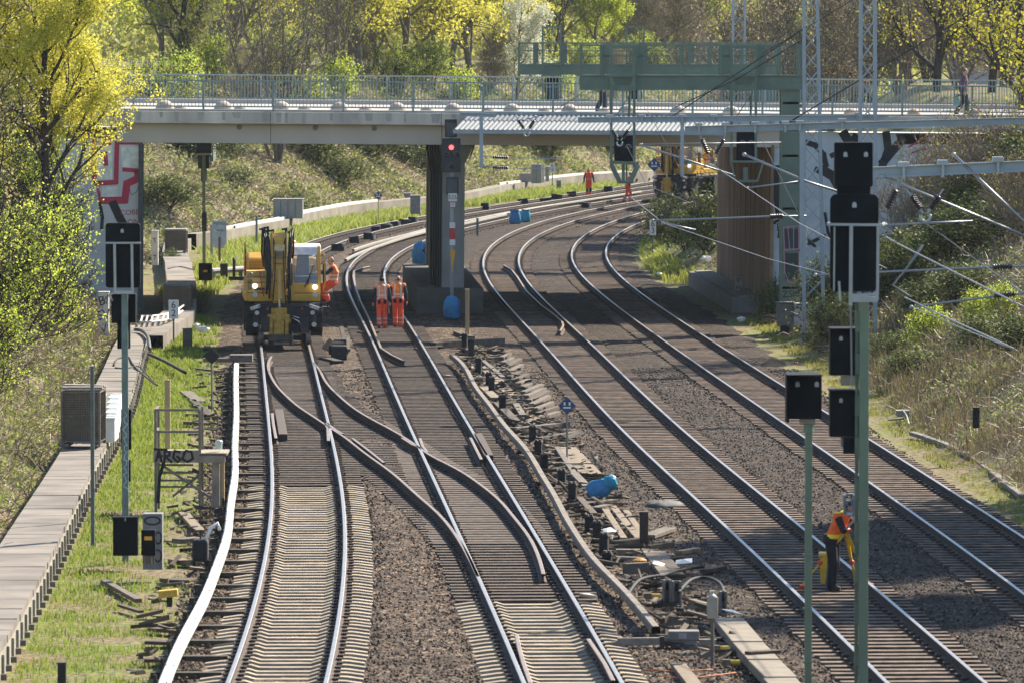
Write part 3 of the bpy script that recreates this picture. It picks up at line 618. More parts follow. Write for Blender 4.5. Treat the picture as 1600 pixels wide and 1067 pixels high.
# mesh infill of the gantry walkways: thin wires as real bars
def infill(mb, x0, x1, z0, z1, y, step=.055, r=.008):
    x = x0+step
    while x < x1: mb.box((x, y, (z0+z1)/2), (r, .006, z1-z0)); x += step
    z = z0+step
    while z < z1: mb.box(((x0+x1)/2, y+.008, z), (x1-x0, .006, r)); z += step
MESHG = mat('wire_mesh_green', (.15, .19, .15), .6, .2, .1, 2)
def signal_gantry(Y, u0, u1, vtop, vmid, vbot, posts, wide, legs, label, depth=1.5):
    base = (at(u0, vbot, Y).x, Y, 0); g = thing('signal_gantry', label, 'signal gantry', base)
    zt, zm, zb = [zat(v, Y) for v in (vtop, vmid, vbot)]; W_ = at(u1, 100, Y).x-base[0]
    for yy in (0, depth):
        mb = MB(); mb.box((W_/2, yy, (zm+zb)/2-.03), (W_, .08, zm-zb-.06)); mb.box((W_/2, yy, zm-.02), (W_, .18, .05)); mb.box((W_/2, yy, zb+.02), (W_, .2, .05)); mb.build('girder', GREEN, g)
        mb = MB(); mb.box((W_/2, yy, zt-.03), (W_, .07, .06)); mb.box((W_/2, yy, zm+.62*(zt-zm)), (W_, .03, .03)); mb.build('handrail', GREEN, g)
        xs = []
        for u in posts: x = at(u, 100, Y).x-base[0]; xs.append(x); mb = MB(); mb.box((x, yy, (zt+zb)/2), (.09, .1, zt-zb)); mb.build('upright', GREEN, g)
        for (ua, ub) in wide: xa, xb = at(ua, 100, Y).x-base[0], at(ub, 100, Y).x-base[0]; mb = MB(); mb.box(((xa+xb)/2, yy+.01, (zt+zm)/2), (xb-xa, .05, zt-zm-.06)); mb.build('panel', GREEN, g)
        mb = MB(); xs = sorted(xs)
        for a, b in zip(xs[:-1], xs[1:]): infill(mb, a+.05, b-.05, zm+.02, zt-.06, yy, .11, .009)
        if yy == 0: mb.build('wire_mesh', MESHG, g)
    mb = MB(); mb.box((W_/2, depth/2, zm-.05), (W_, depth, .03)); mb.build('walkway_grating', GREEN, g)
    for (ua, ub, vb) in legs:
        xa, xb = at(ua, 100, Y).x-base[0], at(ub, 100, Y).x-base[0]; zb2 = zat(vb, Y)
        mb = MB(); mb.box(((xa+xb)/2, .15, (zb+zb2)/2), (xb-xa, .30, zb-zb2)); mb.box(((xa+xb)/2, depth-.15, (zb+zb2)/2), (xb-xa, .30, zb-zb2))
        for k in range(9): mb.box(((xa+xb)/2, depth/2, zb2+(zb-zb2)*(k+.5)/9), (xb-xa-.1, depth, .08))
        mb.box((xb+.04, depth/2, zb-.55), (.25, .3, .12)); mb.build('leg', GREEN, g)
    return g, base
YG = 206.0
G1, B1 = signal_gantry(YG, 908, 1255, 70, 118, 141, [908, 940, 993, 1066, 1127, 1186, 1218, 1250], [(939, 952), (997, 1006), (1128, 1142), (1185, 1196)], [(1221, 1250, 512)], 'green signal gantry with caged walkway standing before the road bridge')
def hanger(g, base, ua, ub, vt, vb, Y, name='signal_cage'):
    """hanging ladder frame that carries a signal under the gantry"""
    mb = MB(); A = lambda u, v, dy=0: rel(u, v, Y+dy, base)
    for u in (ua, ub):
        for dy in (-.25, .35): mb.bar(A(u, vt, dy), A(u, vb, dy), .09, .09)
    mb.bar(A(ua, vt, -.25), A(ub, vt, -.25), .07, .1); um = (ua+ub)/2
    mb.bar(A(ua, 138, -.25), A(ub, 138, -.25), .08, .2)
    mb.bar(A(ua, 118, -.3), A(ub, 118, -.3), .06, .12); mb.bar(A(ua, 128, -.3), A(ua+8, 138, -.3), .04, .12); mb.bar(A(ub, 128, -.3), A(ub-8, 138, -.3), .04, .12)
    mb.bar(A(ua+5, 187, 0), A(ub-5, 145, 0), .05, .03); mb.bar(A(ub-8, 150, .35), A(ub-8, 195, .35), .07, .07)
    return mb.build(name, GREEN, g)
for ua, ub, s0, s1, vs, ve, basket, vents in ((955, 991, 960, 990, 213, 253, 'cone', [(982, 229)]), (1143, 1181, 1151, 1179, 207, 252, 'small', [(1160, 223), (1174, 223)])):
    hanger(G1, B1, ua, ub, 74, 262 if basket == 'cone' else 256, YG)
    mb = MB(); pbox(mb, s0, vs, s1, ve, YG-.1, .25, B1); sc = mb.build('signal_head', SCR, G1, bevel=.02)
    for (u, v) in vents:
        mb = MB(); p = rel(u, v, YG-.1, B1); mb.tube([p+Vector((-.09, -.12, -.05)), p+Vector((-.08, -.13, .03)), p+Vector((0, -.15, .07)), p+Vector((.08, -.13, .03)), p+Vector((.09, -.12, -.05))], .012, 6); mb.build('lamp_hood', LGREY, sc)
        mb = MB(); mb.cyl(p+Vector((0, -.02, -.01)), p+Vector((0, .02, -.01)), .07, n=14); mb.build('lamp', LENS, sc)
    mb = MB(); A = lambda u, v, dy=0: rel(u, v, YG+dy, B1)
    if basket == 'cone':
        mb.bar(A(955, 254, -.3), A(998, 256, -.3), .05, .1)
        for dy in (-.35, .4):
            mb.bar(A(955, 258, dy), A(968, 284, dy), .05, .16); mb.bar(A(997, 258, dy), A(985, 284, dy), .05, .16); mb.bar(A(965, 285, dy), A(990, 285, dy), .06, .1)
        mb.box(A(977, 284, 0), (.55, .8, .06)); mb.bar(A(974, 256, 0), A(974, 283, 0), .11, .05); mb.bar(A(979, 256, .2), A(979, 283, .2), .06, .05)
    else:
        for dy in (-.35, .4):
            mb.bar(A(1142, 254, dy), A(1149, 282, dy), .05, .06); mb.bar(A(1194, 250, dy), A(1184, 282, dy), .05, .06); mb.bar(A(1148, 283, dy), A(1185, 283, dy), .05, .06)
        mb.box(A(1166, 284, 0), (.75, .8, .04)); mb.bar(A(1142, 253, -.35), A(1194, 253, -.35), .05, .07)
        mb.bar(A(1165, 262, -.1), A(1165, 282, -.1), .16, .06)
    mb.build('service_basket', GREEN, G1)
# second gantry behind the bridge
YG2 = 262.0
G2, B2 = signal_gantry(YG2, 811, 1215, 67, 101, 117, [811, 836, 880, 950, 1010, 1078, 1110, 1160, 1214], [(833, 841), (876, 886), (1000, 1010), (1076, 1085)], [(1176, 1212, 395)], 'second green signal gantry rising behind the bridge railings')
for ua, ub in ((848, 876), (979, 1006)):
    mb = MB(); A = lambda u, v, dy=0: rel(u, v, YG2+dy, B2)
    for u in (ua, ub):
        for dy in (-.9, -.1): mb.bar(A(u, 43, dy), A(u, 155, dy), .08, .08)
    for u in (ua+7, ua+14, ua+20): mb.bar(A(u, 43, -.9), A(u, 68, -.9), .03, .03)
    for v in (43, 68, 100, 118, 136): mb.bar(A(ua, v, -.9), A(ub, v, -.9), .07, .07)
    mb.bar(A(ua, 100, -.9), A(ub, 86, -.9), .03); mb.bar(A(ub, 100, -.9), A(ua, 86, -.9), .03); mb.build('signal_cage', GREEN, G2)
    mb = MB(); pbox(mb, ua+4, 120, ub-3, 156, YG2-.5, .3, B2); mb.build('signal_head', SCR, G2, bevel=.02)
# cabinet and painted plate at the foot of the near gantry
def cabinet(name, u0, v0, u1, v1, Y, dep, m, lab, cat, bevel=.015):
    p = at((u0+u1)/2, v1, Y); t = thing(name, lab, cat, (p.x, Y, p.z)); b = MB(); w = (u1-u0)*Y/F; h = (v1-v0)*Y/F
    b.box((0, dep/2, h/2), (w, dep, h)); body = b.build('body', m, t, bevel=bevel); return t, w, h
mb = MB()
p = at(1237, 480, YG-.3)
cb, w, h = cabinet('cable_cabinet', 1214, 474, 1240, 509, YG-.75, .35, mat('cabinet_brown_grey', (.16, .15, .135), .7), 'grey-brown cable cabinet at the foot of the green gantry leg', 'cabinet')
mb = MB(); mb.box((0, .15, h+.02), (w+.06, .45, .04)); mb.build('lid', POSTG, cb); mb = MB(); mb.box((0, .18, -.15), (.3, .2, .32)); mb.build('foot', POSTK, cb)
cb, w, h = cabinet('cable_cabinet', 1241, 474, 1265, 509, YG-.78, .3, mat('cabinet_pale', (.52, .50, .47), .7), 'pale cabinet with pink scrawl beside the green gantry leg', 'cabinet')
mb = MB()
for pts in ([(-.18, .1), (-.1, .3), (-.02, .08), (.06, .34), (.12, .1)], [(-.15, .45), (.1, .5)], [(.14, .4), (.16, .2)]): stroke(mb, pts, .018, -.004)
mb.build('scrawl', GPINK, cb); mb = MB(); mb.box((.0, .1, -.2), (.2, .2, .42)); mb.build('foot', POSTK, cb)
# pink and dark paint on the leg
mb = MB(); y = -.02
for pts in ([(1224,355),(1226,392)], [(1224,356),(1249,353)], [(1231,356),(1234,390)], [(1240,355),(1240,391)], [(1248,355),(1248,390)], [(1224,392),(1249,389)], [(1225,394),(1226,425),(1232,441),(1240,443),(1247,436),(1249,420),(1249,394)]):
    stroke(mb, [((lambda p: (p.x, p.z))(rel(u, v, YG, B1))) for u, v in pts], .022, y)
mb.build('painted_outline', GPINK, G1)
mb = MB()
for u0, v0, u1, v1 in ((1226,358,1247,388), (1227,396,1247,437)): pbox(mb, u0, v0, u1, v1, YG-.012, .01, B1)
mb.build('painted_patch', mat('paint_dark_green', (.03, .05, .045), .7), G1)
p = rel(1236, 460, YG-.012, B1); text_mesh('scrawl', 'ZSM', .32, GBLK, G1, p, rot=(math.pi/2, -.08, 0))
# ------------------------------------------------------------------ lattice masts and cross beams
def lattice_mast(ub, ut, wb, wt, vb, Y, label, ztop=19.0, dz=.62):
    p = at(ub, vb, Y); zb = land1(p.x, Y); base = (p.x, Y, zb); t = thing('lattice_mast', label, 'catenary mast', base)
    k = Y/F; lean = (at(ut, 0, Y).x-p.x)/(zat(0, Y)-p.z)
    def hw(z): return max(.12, .5*k*(wb+(wt-wb)*(z-(p.z-zb))/(zat(0, Y)-p.z)))
    top = ztop-zb; mb = MB()
    for sx in (-1, 1):
        for sy in (-1, 1): mb.bar((sx*hw(0), sy*hw(0), -.3), (lean*top+sx*hw(top), sy*hw(top), top), .09, .09)
    mb.build('leg_angle', GALV, t)
    mb = MB(); z = 0; s = 1
    while z < top-dz:
        for sy in (-1, 1):
            for s in (-1, 1):
                mb.bar((lean*z-s*hw(z), sy*hw(z), z), (lean*(z+dz)+s*hw(z+dz), sy*hw(z+dz), z+dz), .04, .02)
        for sx in (-1, 1): mb.bar((lean*z+sx*hw(z), -hw(z), z), (lean*(z+dz)+sx*hw(z+dz), hw(z+dz), z+dz), .03, .03)
        z += dz
    mb.build('lattice_bracing', GALV, t)
    mb = MB(); mb.box((0, 0, -.1), (.9, .9, .5)); mb.build('foundation', PILC, t, bevel=.03)
    return t
M1 = lattice_mast(1272, 1267, 31, 21, 505, 200, 'lattice mast beside the green gantry end, taller than the bridge')
M2 = lattice_mast(1355, 1356, 26, 22, 562, 187, 'lattice mast behind the tall dark signal, carrying a long cross beam')
M3 = lattice_mast(1153, 1155, 22, 18, 420, 268, 'distant lattice mast rising behind the green gantry walkways')
INS = mat('insulator_brown', (.028, .018, .018), .35, 0, .1, 5, spec=.6)
WIRE = mat('wire_dark', (.05, .055, .06), .5, .5, .1, 5); WIREP = mat('wire_pale', (.22, .225, .225), .5, .3, .1, 5); TUBE = mat('tube_aluminium', (.25, .27, .285), .4, .5, .08, 3)
def beam(u0, v0, u1, v1, Y, h, label, Y1=None, clamps=(), posts=()):
    a, b = at(u0, v0, Y), at(u1, v1, Y1 or Y); c = a; t = thing('cross_beam', label, 'cross beam', a); d = b-a
    mb = MB(); mb.bar((0, 0, h/2-.01), d+Vector((0, 0, h/2-.01)), .14, .02); mb.bar((0, 0, -h/2+.01), d+Vector((0, 0, -h/2+.01)), .14, .02); mb.bar((0, .02, 0), d+Vector((0, .02, 0)), .012, h-.04); mb.build('girder', GALV, t)
    for u, v in clamps: mb = MB(); p = rel(u, v, Y, a); mb.box((p.x, 0, p.z+h/2+.02), (.20, .22, .10)); mb.box((p.x, 0, p.z), (.05, .20, h+.10)); mb.build('clamp', LGREY, t, bevel=.01)
    for (u, va, vb) in posts: mb = MB(); mb.bar(rel(u, va, Y, a), rel(u, vb, Y, a), .11, .11); mb.build('drop_post', GALV, t)
    return t
beam(903, 188, 1388, 184, 187, .17, 'grey steel cross beam from the middle lattice mast to above the tracks', clamps=[(953, 188), (1003, 187), (1066, 187), (1115, 187), (1340, 184)], posts=[(1066, 190, 276)])
beam(1070, 203, 1720, 186, 165, .18, 'nearer grey cross beam crossing in front of the bridge abutment', clamps=[(1092, 202), (1133, 201), (1180, 200), (1227, 199), (1250, 198), (1316, 195)], posts=[(1253, 201, 415)])
beam(1362, 270, 1720, 255, 112, .2, 'closest cross beam reaching in from beyond the picture edge', clamps=[(1412, 268), (1473, 265), (1559, 260)])
beam(718, 179, 775, 181, 187, .12, 'short beam end holding a steel post before the bridge roof', posts=[(752, 181, 262)])
def insulator(mb, p, q, r=.075, n=7):
    p, q = Vector(p), Vector(q); d = (q-p).normalized(); L = (q-p).length; prof = []
    for k in range(n): z = L*k/n; prof += [(r*.45, z), (r, z+L/n*.35), (r, z+L/n*.5), (r*.45, z+L/n*.85)]
    prof.append((r*.45, L)); mb.lathe(prof, p, 12, axis=d)
def vstring(ua, ub, v0, um, v1, Y, label):
    base = at(um, v1, Y); t = thing('insulator_string', label, 'insulator')
    t.location = base
    for u in (ua, ub):
        A, Bp = rel(u, v0, Y, base), rel(um+(u-um)*.12, v1-3, Y, base); d = Bp-A
        mb = MB(); insulator(mb, A+d*.28, A+d*.82); mb.build('insulator_rod', INS, t, smooth=True)
        mb = MB(); mb.tube([A, A+d*.28], .018, 6); mb.tube([A+d*.82, Bp], .025, 6); mb.build('link', LGREY, t)
    r = (ub-ua)*.13*Y/F; mb = MB(); mb.tube([(r*math.cos(t_), 0, r*math.sin(t_)-r*.3) for t_ in np.linspace(math.pi*.85, math.pi*2.15, 12)], .03, 6); mb.build('yoke', LGREY, t, smooth=True); return t
vstring(953, 986, 198, 968, 223, 187, 'v-shaped insulator pair hanging before the dark gantry signal')
vstring(806, 839, 182, 823, 208, 187, 'v-shaped insulator pair hanging from the corrugated roof edge')
vstring(1091, 1137, 206, 1112, 252, 165, 'v-shaped insulator pair before the brown abutment wall')
vstring(1416, 1474, 296, 1446, 337, 112, 'large v-shaped insulator pair before the overgrown bank')
t = thing('insulator_string', 'single dark insulator hanging right beside the tall signal', 'insulator', at(1400, 297, 112)); mb = MB(); insulator(mb, (0, 0, 0), rel(1386, 326, 112, t.location)); mb.build('insulator_rod', INS, t, smooth=True); mb = MB(); mb.tube([(.05, 0, .25), (0, 0, 0)], .02, 6); mb.build('link', LGREY, t)
def rod(pts, Ys, r, m, name, label, cat, ins=None, end=True):
    P = [at(u, v, Y) for (u, v), Y in zip(pts, Ys)]; t = thing(name, label, cat, P[0]); mb = MB(); mb.tube([p-P[0] for p in P], r, 8); mb.build('tube', m, t, smooth=True)
    if ins:
        A, Bq = at(ins[0], ins[1], Ys[0])-P[0], at(ins[2], ins[3], Ys[0])-P[0]; mb = MB(); insulator(mb, A, Bq, r*3.2, 8); mb.build('insulator_rod', INS, t, smooth=True)
    if end: mb = MB(); mb.ball((0, 0, 0), r*1.8, 8, 6); mb.build('end_cap', LGREY, t)
    return t
CT = 'cantilever tube'
rod([(1001, 227), (1145, 274)], (187, 187), .028, TUBE, 'cantilever_tube', 'slanting tube in front of the distant excavator cab', CT)
rod([(1003, 226), (1220, 223)], (187, 190), .018, TUBE, 'cantilever_tube', 'thin level tube along the underside of the bridge girder', CT)
rod([(1163, 242), (1260, 284), (1310, 300)], (165, 165, 165), .032, TUBE, 'cantilever_tube', 'bright slanting tube crossing the green gantry leg', CT)
rod([(1020, 345), (1120, 342), (1196, 339), (1260, 338)], (165, 165, 165, 165), .026, TUBE, 'cantilever_tube', 'level tube with ribbed insulator passing before the brown wall', CT, ins=(1203, 339.5, 1224, 338.8))
rod([(1036, 349), (1087, 360)], (165, 165), .026, TUBE, 'cantilever_tube', 'short registration arm above the bushes behind the brown wall', CT)
rod([(1168, 294), (1250, 284)], (165, 165), .02, TUBE, 'cantilever_tube', 'thin tube below the small gantry basket', CT)
rod([(1274, 430), (1545, 418), (1640, 415)], (112, 112, 112), .02, TUBE, 'cantilever_tube', 'upper level tube with insulator before the overgrown bank', CT, ins=(1551, 418, 1582, 416.7))
rod([(1424, 480), (1548, 464), (1640, 455)], (112, 112, 112), .02, TUBE, 'cantilever_tube', 'lower level tube with insulator before the overgrown bank', CT, ins=(1553, 463, 1586, 460))
rod([(1378, 276), (1460, 310), (1640, 385)], (112, 112, 112), .025, TUBE, 'cantilever_tube', 'long slanting strut below the closest cross beam', CT)
rod([(1490, 242), (1640, 385)], (112, 112), .025, TUBE, 'cantilever_tube', 'steep strut at the picture edge behind the closest beam', CT)
rod([(1384, 352), (1520, 346)], (112, 112), .02, TUBE, 'cantilever_tube', 'thin level steady arm beside the tall dark signal', CT)
rod([(1442, 383), (1418, 418), (1395, 446), (1420, 463)], (112,)*4, .022, WIREP, 'catenary_wire', 'bent pale dropper wire linking two contact wires', 'wire', end=False)
def wire(pts, Ys, r, m, label, sag=0.0):
    P = [at(u, v, Y) for (u, v), Y in zip(pts, Ys)]; Q = []
    for a, b in zip(P[:-1], P[1:]):
        for k in range(12): t_ = k/12; Q.append(a.lerp(b, t_)-Vector((0, 0, sag*4*t_*(1-t_))))
    Q.append(P[-1]); mb = MB(); mb.tube([q-P[0] for q in Q], r, 6); o = mb.build('catenary_wire', m, None, smooth=True); o.location = P[0]; return tag(o, label, 'wire', 'overhead wires')
wire([(1232, 192), (1600, -28)], (187, 187), .022, WIRE, 'thick dark wire rising from the beam across the upper right trees')
wire([(1190, 85), (1330, 2), (1345, -10)], (200, 200, 200), .014, WIRE, 'dark wire slanting up past the lattice mast beside the gantry')
wire([(1045, 186), (1262, 42)], (200, 200), .02, WIRE, 'dark wire slanting up across the gantry walkway')
wire([(865, 175), (1010, 80), (1130, 0)], (215, 215, 215), .01, WIRE, 'thin dark wire crossing in front of both green walkways')
wire([(1055, 168), (1150, 125), (1255, 62)], (205, 205, 205), .02, WIRE, 'dark brace wire below the mesh walkway')
wire([(1110, 256), (1250, 350), (1385, 420)], (165, 150, 130), .012, WIREP, 'pale contact wire falling past the brown wall and gantry leg')
wire([(1010, 170), (1060, 260), (1110, 258)], (187, 187, 165), .010, WIREP, 'pale dropper wire crossing before the distant excavator cab')
wire([(980, 230), (1010, 290), (1080, 318)], (187, 187, 187), .010, WIREP, 'thin pale wire dropping below the v-shaped insulators')
wire([(985, 308), (1036, 349), (1200, 405), (1330, 438)], (200, 165, 150, 140), .012, WIREP, 'pale wire running over the bushes to the gantry leg')
wire([(1385, 371), (1410, 385), (1600, 480)], (112, 110, 100), .014, WIREP, 'upper pale contact wire before the right bank')
wire([(1414, 465), (1480, 497), (1585, 545)], (112, 108, 100), .014, WIREP, 'lower pale contact wire before the right bank')
wire([(1426, 480), (1500, 512), (1590, 548)], (112, 108, 100), .010, WIREP, 'thin wire parallel to the lowest contact wire')
wire([(1440, 345), (1530, 410), (1605, 462)], (112, 108, 100), .010, WIRE, 'faint dark wire crossing the ivy on the right bank')
wire([(1065, 190), (1065, 278), (1150, 275)], (187, 187, 187), .008, WIREP, 'very thin wire beside the steel drop post')
wire([(1181, 200), (1270, 380)], (165, 165), .012, WIREP, 'pale wire slanting down across the green leg')
wire([(735, 262), (800, 258)], (187, 187), .012, WIREP, 'pale wire at the foot of the short post by the pillar')
for u0, v0, lab in ((770, 246, 'upper dark insulator floating level right of the pillar post'), (770, 262, 'lower dark insulator level right of the pillar post')):
    t = thing('insulator_string', lab, 'insulator', at(u0, v0, 187)); mb = MB(); insulator(mb, (0, 0, 0), rel(u0+24, v0+1, 187, t.location), .06); mb.build('insulator_rod', INS, t, smooth=True); mb = MB(); mb.tube([rel(752, v0-1, 187, t.location), (0, 0, 0)], .012, 5); mb.tube([rel(u0+24, v0+1, 187, t.location), rel(880, v0+3, 187, t.location)], .012, 5); mb.build('link', LGREY, t)
# ------------------------------------------------------------------ near signals seen from behind
def plate(mb, u0, v0, u1, v1, Y, base, dep=.05, r=.10):
    """rounded signal back plate"""
    a, b = rel(u0, v1, Y, base), rel(u1, v0, Y, base); x0, z0, x1, z1 = a.x, a.z, b.x, b.z; P = []
    for cx, cz, t0 in ((x1-r, z1-r, 0), (x0+r, z1-r, 1), (x0+r, z0+r, 2), (x1-r, z0+r, 3)):
        for k in range(5): t_ = math.pi/2*(t0+k/4); P.append((cx+r*math.cos(t_), cz+r*math.sin(t_)))
    return mb.prism(P, 'y', a.y, a.y+dep)
def vent(sc, u, v, Y, base, w=.06):
    mb = MB(); p = rel(u, v, Y, base); mb.box(p+Vector((0, -.015, 0)), (w, .03, w*.85)); mb.ball(p+Vector((0, -.01, w*.42)), (w*.5, .03, w*.45), 10, 6); mb.build('lamp_vent', mat('vent_grey', (.42, .43, .43), .6), sc)
Y1 = 88.0; p = at(1345, 1150, Y1); base = (p.x, Y1, -.28)
S1 = thing('railway_signal', 'tall black signal on a green post, seen from behind at the right', 'railway signal', base)
S1['label'] = 'tallest black railway signal, back view, on a green post near the surveyor'
HP = zat(463, Y1)+.28
mb = MB(); mb.box((.03, 0, HP/2), (.135, .10, HP))
mb.build('pole', POLEG, S1, bevel=.008)
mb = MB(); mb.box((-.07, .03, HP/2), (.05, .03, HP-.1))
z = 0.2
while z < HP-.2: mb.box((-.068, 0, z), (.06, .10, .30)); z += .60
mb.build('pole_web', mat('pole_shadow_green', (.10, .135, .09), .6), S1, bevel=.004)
mb = MB(); plate(mb, 1297, 304, 1373, 456, Y1-.14, base, .10, .09); main = mb.build('main_screen', SCR, S1, bevel=.008)
vent(main, 1335, 322, Y1-.14, base)
mb = MB(); plate(mb, 1304, 223, 1364, 292, Y1-.12, base, .22, .02); top = mb.build('upper_screen', SCR, S1, bevel=.008); vent(top, 1321, 243, Y1-.12, base, .055); vent(top, 1353, 243, Y1-.12, base, .055)
mb = MB(); plate(mb, 1308, 286, 1360, 310, Y1-.06, base, .05, .02); mb.build('neck_plate', SCR, S1)
for (u0, v0, u1, v1, lab) in ((1297, 515, 1354, 586, 0), (1297, 611, 1354, 682, 1)):
    mb = MB(); pbox(mb, u0, v0, u1, v1, Y1+.16, .35, base); pbox(mb, u0-1, v0-2, u1+1, v0+1, Y1+.02, .5, base); s_ = mb.build('speed_indicator', SCR, S1, bevel=.01); vent(s_, u0+17, v0+15, Y1+.16, base, .05)
    mb = MB(); pbox(mb, u0+17, v1+1, u1-14, v1+16, Y1+.2, .12, base); mb.build('indicator_bracket', mat('bracket_tan', (.25, .22, .18), .6), S1)
mb = MB(); pbox(mb, 1318, 684, 1336, 708, Y1+.1, .1, base); mb.build('junction_box', SCR, S1)
mb = MB(); A = lambda u, v, dy=0: rel(u, v, Y1+dy, base)
mb.bar(A(1293, 351, -.25), A(1378, 352, -.25), .035, .035); mb.bar(A(1293, 351, -.25), A(1296, 349, .1), .03); mb.bar(A(1378, 352, -.25), A(1382, 349, .1), .03)
for u, va, vb, r in ((1330, 353, 478, .05), (1304, 355, 455, .022), (1372, 354, 470, .04)): mb.bar(A(u, va, -.26), A(u+(-1), vb, -.2), r, r)
mb.bar(A(1332, 468, -.2), A(1371, 468, -.2), .09, .08); mb.bar(A(1328, 462, -.2), A(1372, 460, -.2), .05, .04); mb.tube([A(1313, 470, -.2), A(1311, 440, -.2)], .02, 6); mb.build('bracket', LGREY, S1)
mb = MB(); mb.tube([A(1329, 480, 0), A(1330, 520, 0), A(1331, 600, 0)], .016, 6); mb.build('cable', WIREP, S1)
Y2 = 91.0; p = at(1264, 1120, Y2); base = (at(1263, 900, Y2).x, Y2, -.28)
S2 = thing('railway_signal', 'short green post with one square black signal box, beside the survey tripod', 'railway signal', base)
HP = zat(657, Y2)+.28
mb = MB(); mb.box((0, 0, HP/2), (.105, .105, HP)); mb.build('pole', POLEG, S2, bevel=.008)
for z in np.arange(1.0, HP-.3, .8): mb = MB(); mb.box((-.015, -.02, z), (.13, .13, .025)); mb.build('pole_band', POLEG, S2)
mb = MB(); pbox(mb, 1231, 588, 1284, 654, Y2-.15, .4, base); pbox(mb, 1229, 585, 1285, 588, Y2-.45, .75, base); s_ = mb.build('signal_box', SCR, S2, bevel=.012); vent(s_, 1246, 601, Y2-.15, base, .06); vent(s_, 1276, 601, Y2-.15, base, .06)
mb = MB(); pbox(mb, 1229, 588, 1233, 660, Y2-.4, .5, base); mb.build('side_hood', SCR, S2)
mb = MB(); pbox(mb, 1250, 652, 1274, 662, Y2-.1, .25, base); mb.build('mount', mat('bracket_tan', (.25, .22, .18), .6), S2)
mb = MB(); mb.cyl((0, 0, zat(658, Y2)+.28-.16), (0, 0, zat(658, Y2)+.28), .09, .07, 10); mb.build('pole_head', POLEG, S2)
# signal on the left above the grass
Y3 = 119.0; base = (at(196, 800, Y3).x, Y3, -.25)
S3 = thing('railway_signal', 'black railway signal, back view, on a scrawled post above the grass strip', 'railway signal', base)
A = lambda u, v, dy=0: rel(u, v, Y3+dy, base); hp = A(196, 456).z
mb = MB(); mb.box((0, 0, hp/2), (.125, .09, hp)); mb.build('pole', mat('pole_blue_green', (.13, .185, .17), .55, .1), S3, bevel=.006)
mb = MB(); plate(mb, 165, 349, 219, 450, Y3-.16, base, .12, .06); m3 = mb.build('main_screen', SCR, S3, bevel=.006); vent(m3, 191, 362, Y3-.16, base, .06)
mb = MB(); pbox(mb, 174, 460, 212, 505, Y3+.12, .3, base); s_ = mb.build('speed_indicator', SCR, S3, bevel=.01)
mb = MB(); pbox(mb, 183, 500, 203, 545, Y3+.12, .2, base); mb.build('lower_indicator', SCR, S3, bevel=.01)
mb = MB(); mb.bar(A(164, 380, -.25), A(220, 380, -.25), .05, .035)
for u in (179, 206): mb.bar(A(u, 382, -.26), A(u+1, 458, -.22), .05, .03)
mb.bar(A(180, 457, -.22), A(209, 457, -.22), .08, .06); mb.tube([A(180, 457, -.22), A(170, 462, 0), A(176, 470, .1)], .02, 6); mb.build('bracket', LGREY, S3)
mb = MB(); pbox(mb, 189, 639, 205, 702, Y3+.06, .12, base); pbox(mb, 191, 718, 204, 752, Y3+.06, .12, base, taper=1.0); mb.build('terminal_box', SCR, S3, bevel=.01)
mb = MB(); pts = []
rnd = random.Random(4)
for k in range(28): pts.append((A(196+3.0*math.sin(k*1.9)+rnd.uniform(-1, 1), 645+k*4.4).x, A(196, 645+k*4.4+rnd.uniform(-2, 2)).z))
stroke(mb, pts, .018, -.05); mb.build('scrawl', mat('scrawl_pale', (.40, .50, .52), .6), S3)
# signal 525 fixed before the bridge pillar
Y5 = 217.5; base = (at(706, 480, Y5).x, Y5, -.2); A = lambda u, v, dy=0: rel(u, v, Y5+dy, base)
S5 = thing('railway_signal', 'signal showing a red light and the number 525 before the bridge pillar', 'railway signal', base)
mb = MB(); mb.box((0, .12, A(706, 186).z/2), (.12, .10, A(706, 186).z)); mb.build('pole', LGREY, S5)
SCR2 = mat('signal_screen_slate', (.022, .032, .042), .5, 0, .15, 3)
mb = MB(); pbox(mb, 695, 188, 714, 215, Y5-.1, .25, base); ub_ = mb.build('upper_indicator', SCR2, S5, bevel=.015)
mb = MB(); pbox(mb, 697.5, 191, 712, 213, Y5-.115, .012, base); mb.build('indicator_face', mat('indicator_grey', (.07, .08, .085), .5), ub_); mb = MB(); pbox(mb, 695, 187, 714, 189.5, Y5-.3, .3, base); mb.build('indicator_hood', SCR2, ub_)
mb = MB(); pbox(mb, 691, 217, 719.5, 270, Y5-.12, .3, base); hd = mb.build('signal_head', SCR2, S5, bevel=.03)
REDL = mat('red_lamp_lit', (.6, .02, .03), .4, emit=((1.0, .05, .05), 2.6))
for u, v, m_ in ((705.3, 231, REDL), (698, 243, LENS), (713, 242.5, LENS), (706, 261, LENS)):
    p = A(u, v, -.12); mb = MB(); mb.ball(p+Vector((0, -.01, 0)), (.085, .04, .085), 16, 10); mb.build('lamp', m_, hd, smooth=True)
    mb = MB(); mb.tube([p+Vector((.11*math.cos(t_), -.13+.0*t_, .11*math.sin(t_))) for t_ in np.linspace(.1, math.pi-.1, 9)], .014, 5); mb.tube([p+Vector((.11*math.cos(t_), -.04, .11*math.sin(t_))) for t_ in np.linspace(.1, math.pi-.1, 9)], .014, 5); mb.build('lamp_hood', mat('hood_slate', (.09, .12, .13), .45), hd)
mb = MB(); pbox(mb, 697, 277, 716.5, 304, Y5-.1, .22, base); lb = mb.build('lower_indicator', SCR2, S5, bevel=.015)
mb = MB(); pbox(mb, 699, 281, 714, 302, Y5-.112, .012, base); mb.build('indicator_face', mat('indicator_grey', (.07, .08, .085), .5), lb)
mb = MB(); pbox(mb, 700.5, 302.5, 714, 315, Y5-.14, .02, base); pl = mb.build('number_plate', SIGNW, S5)
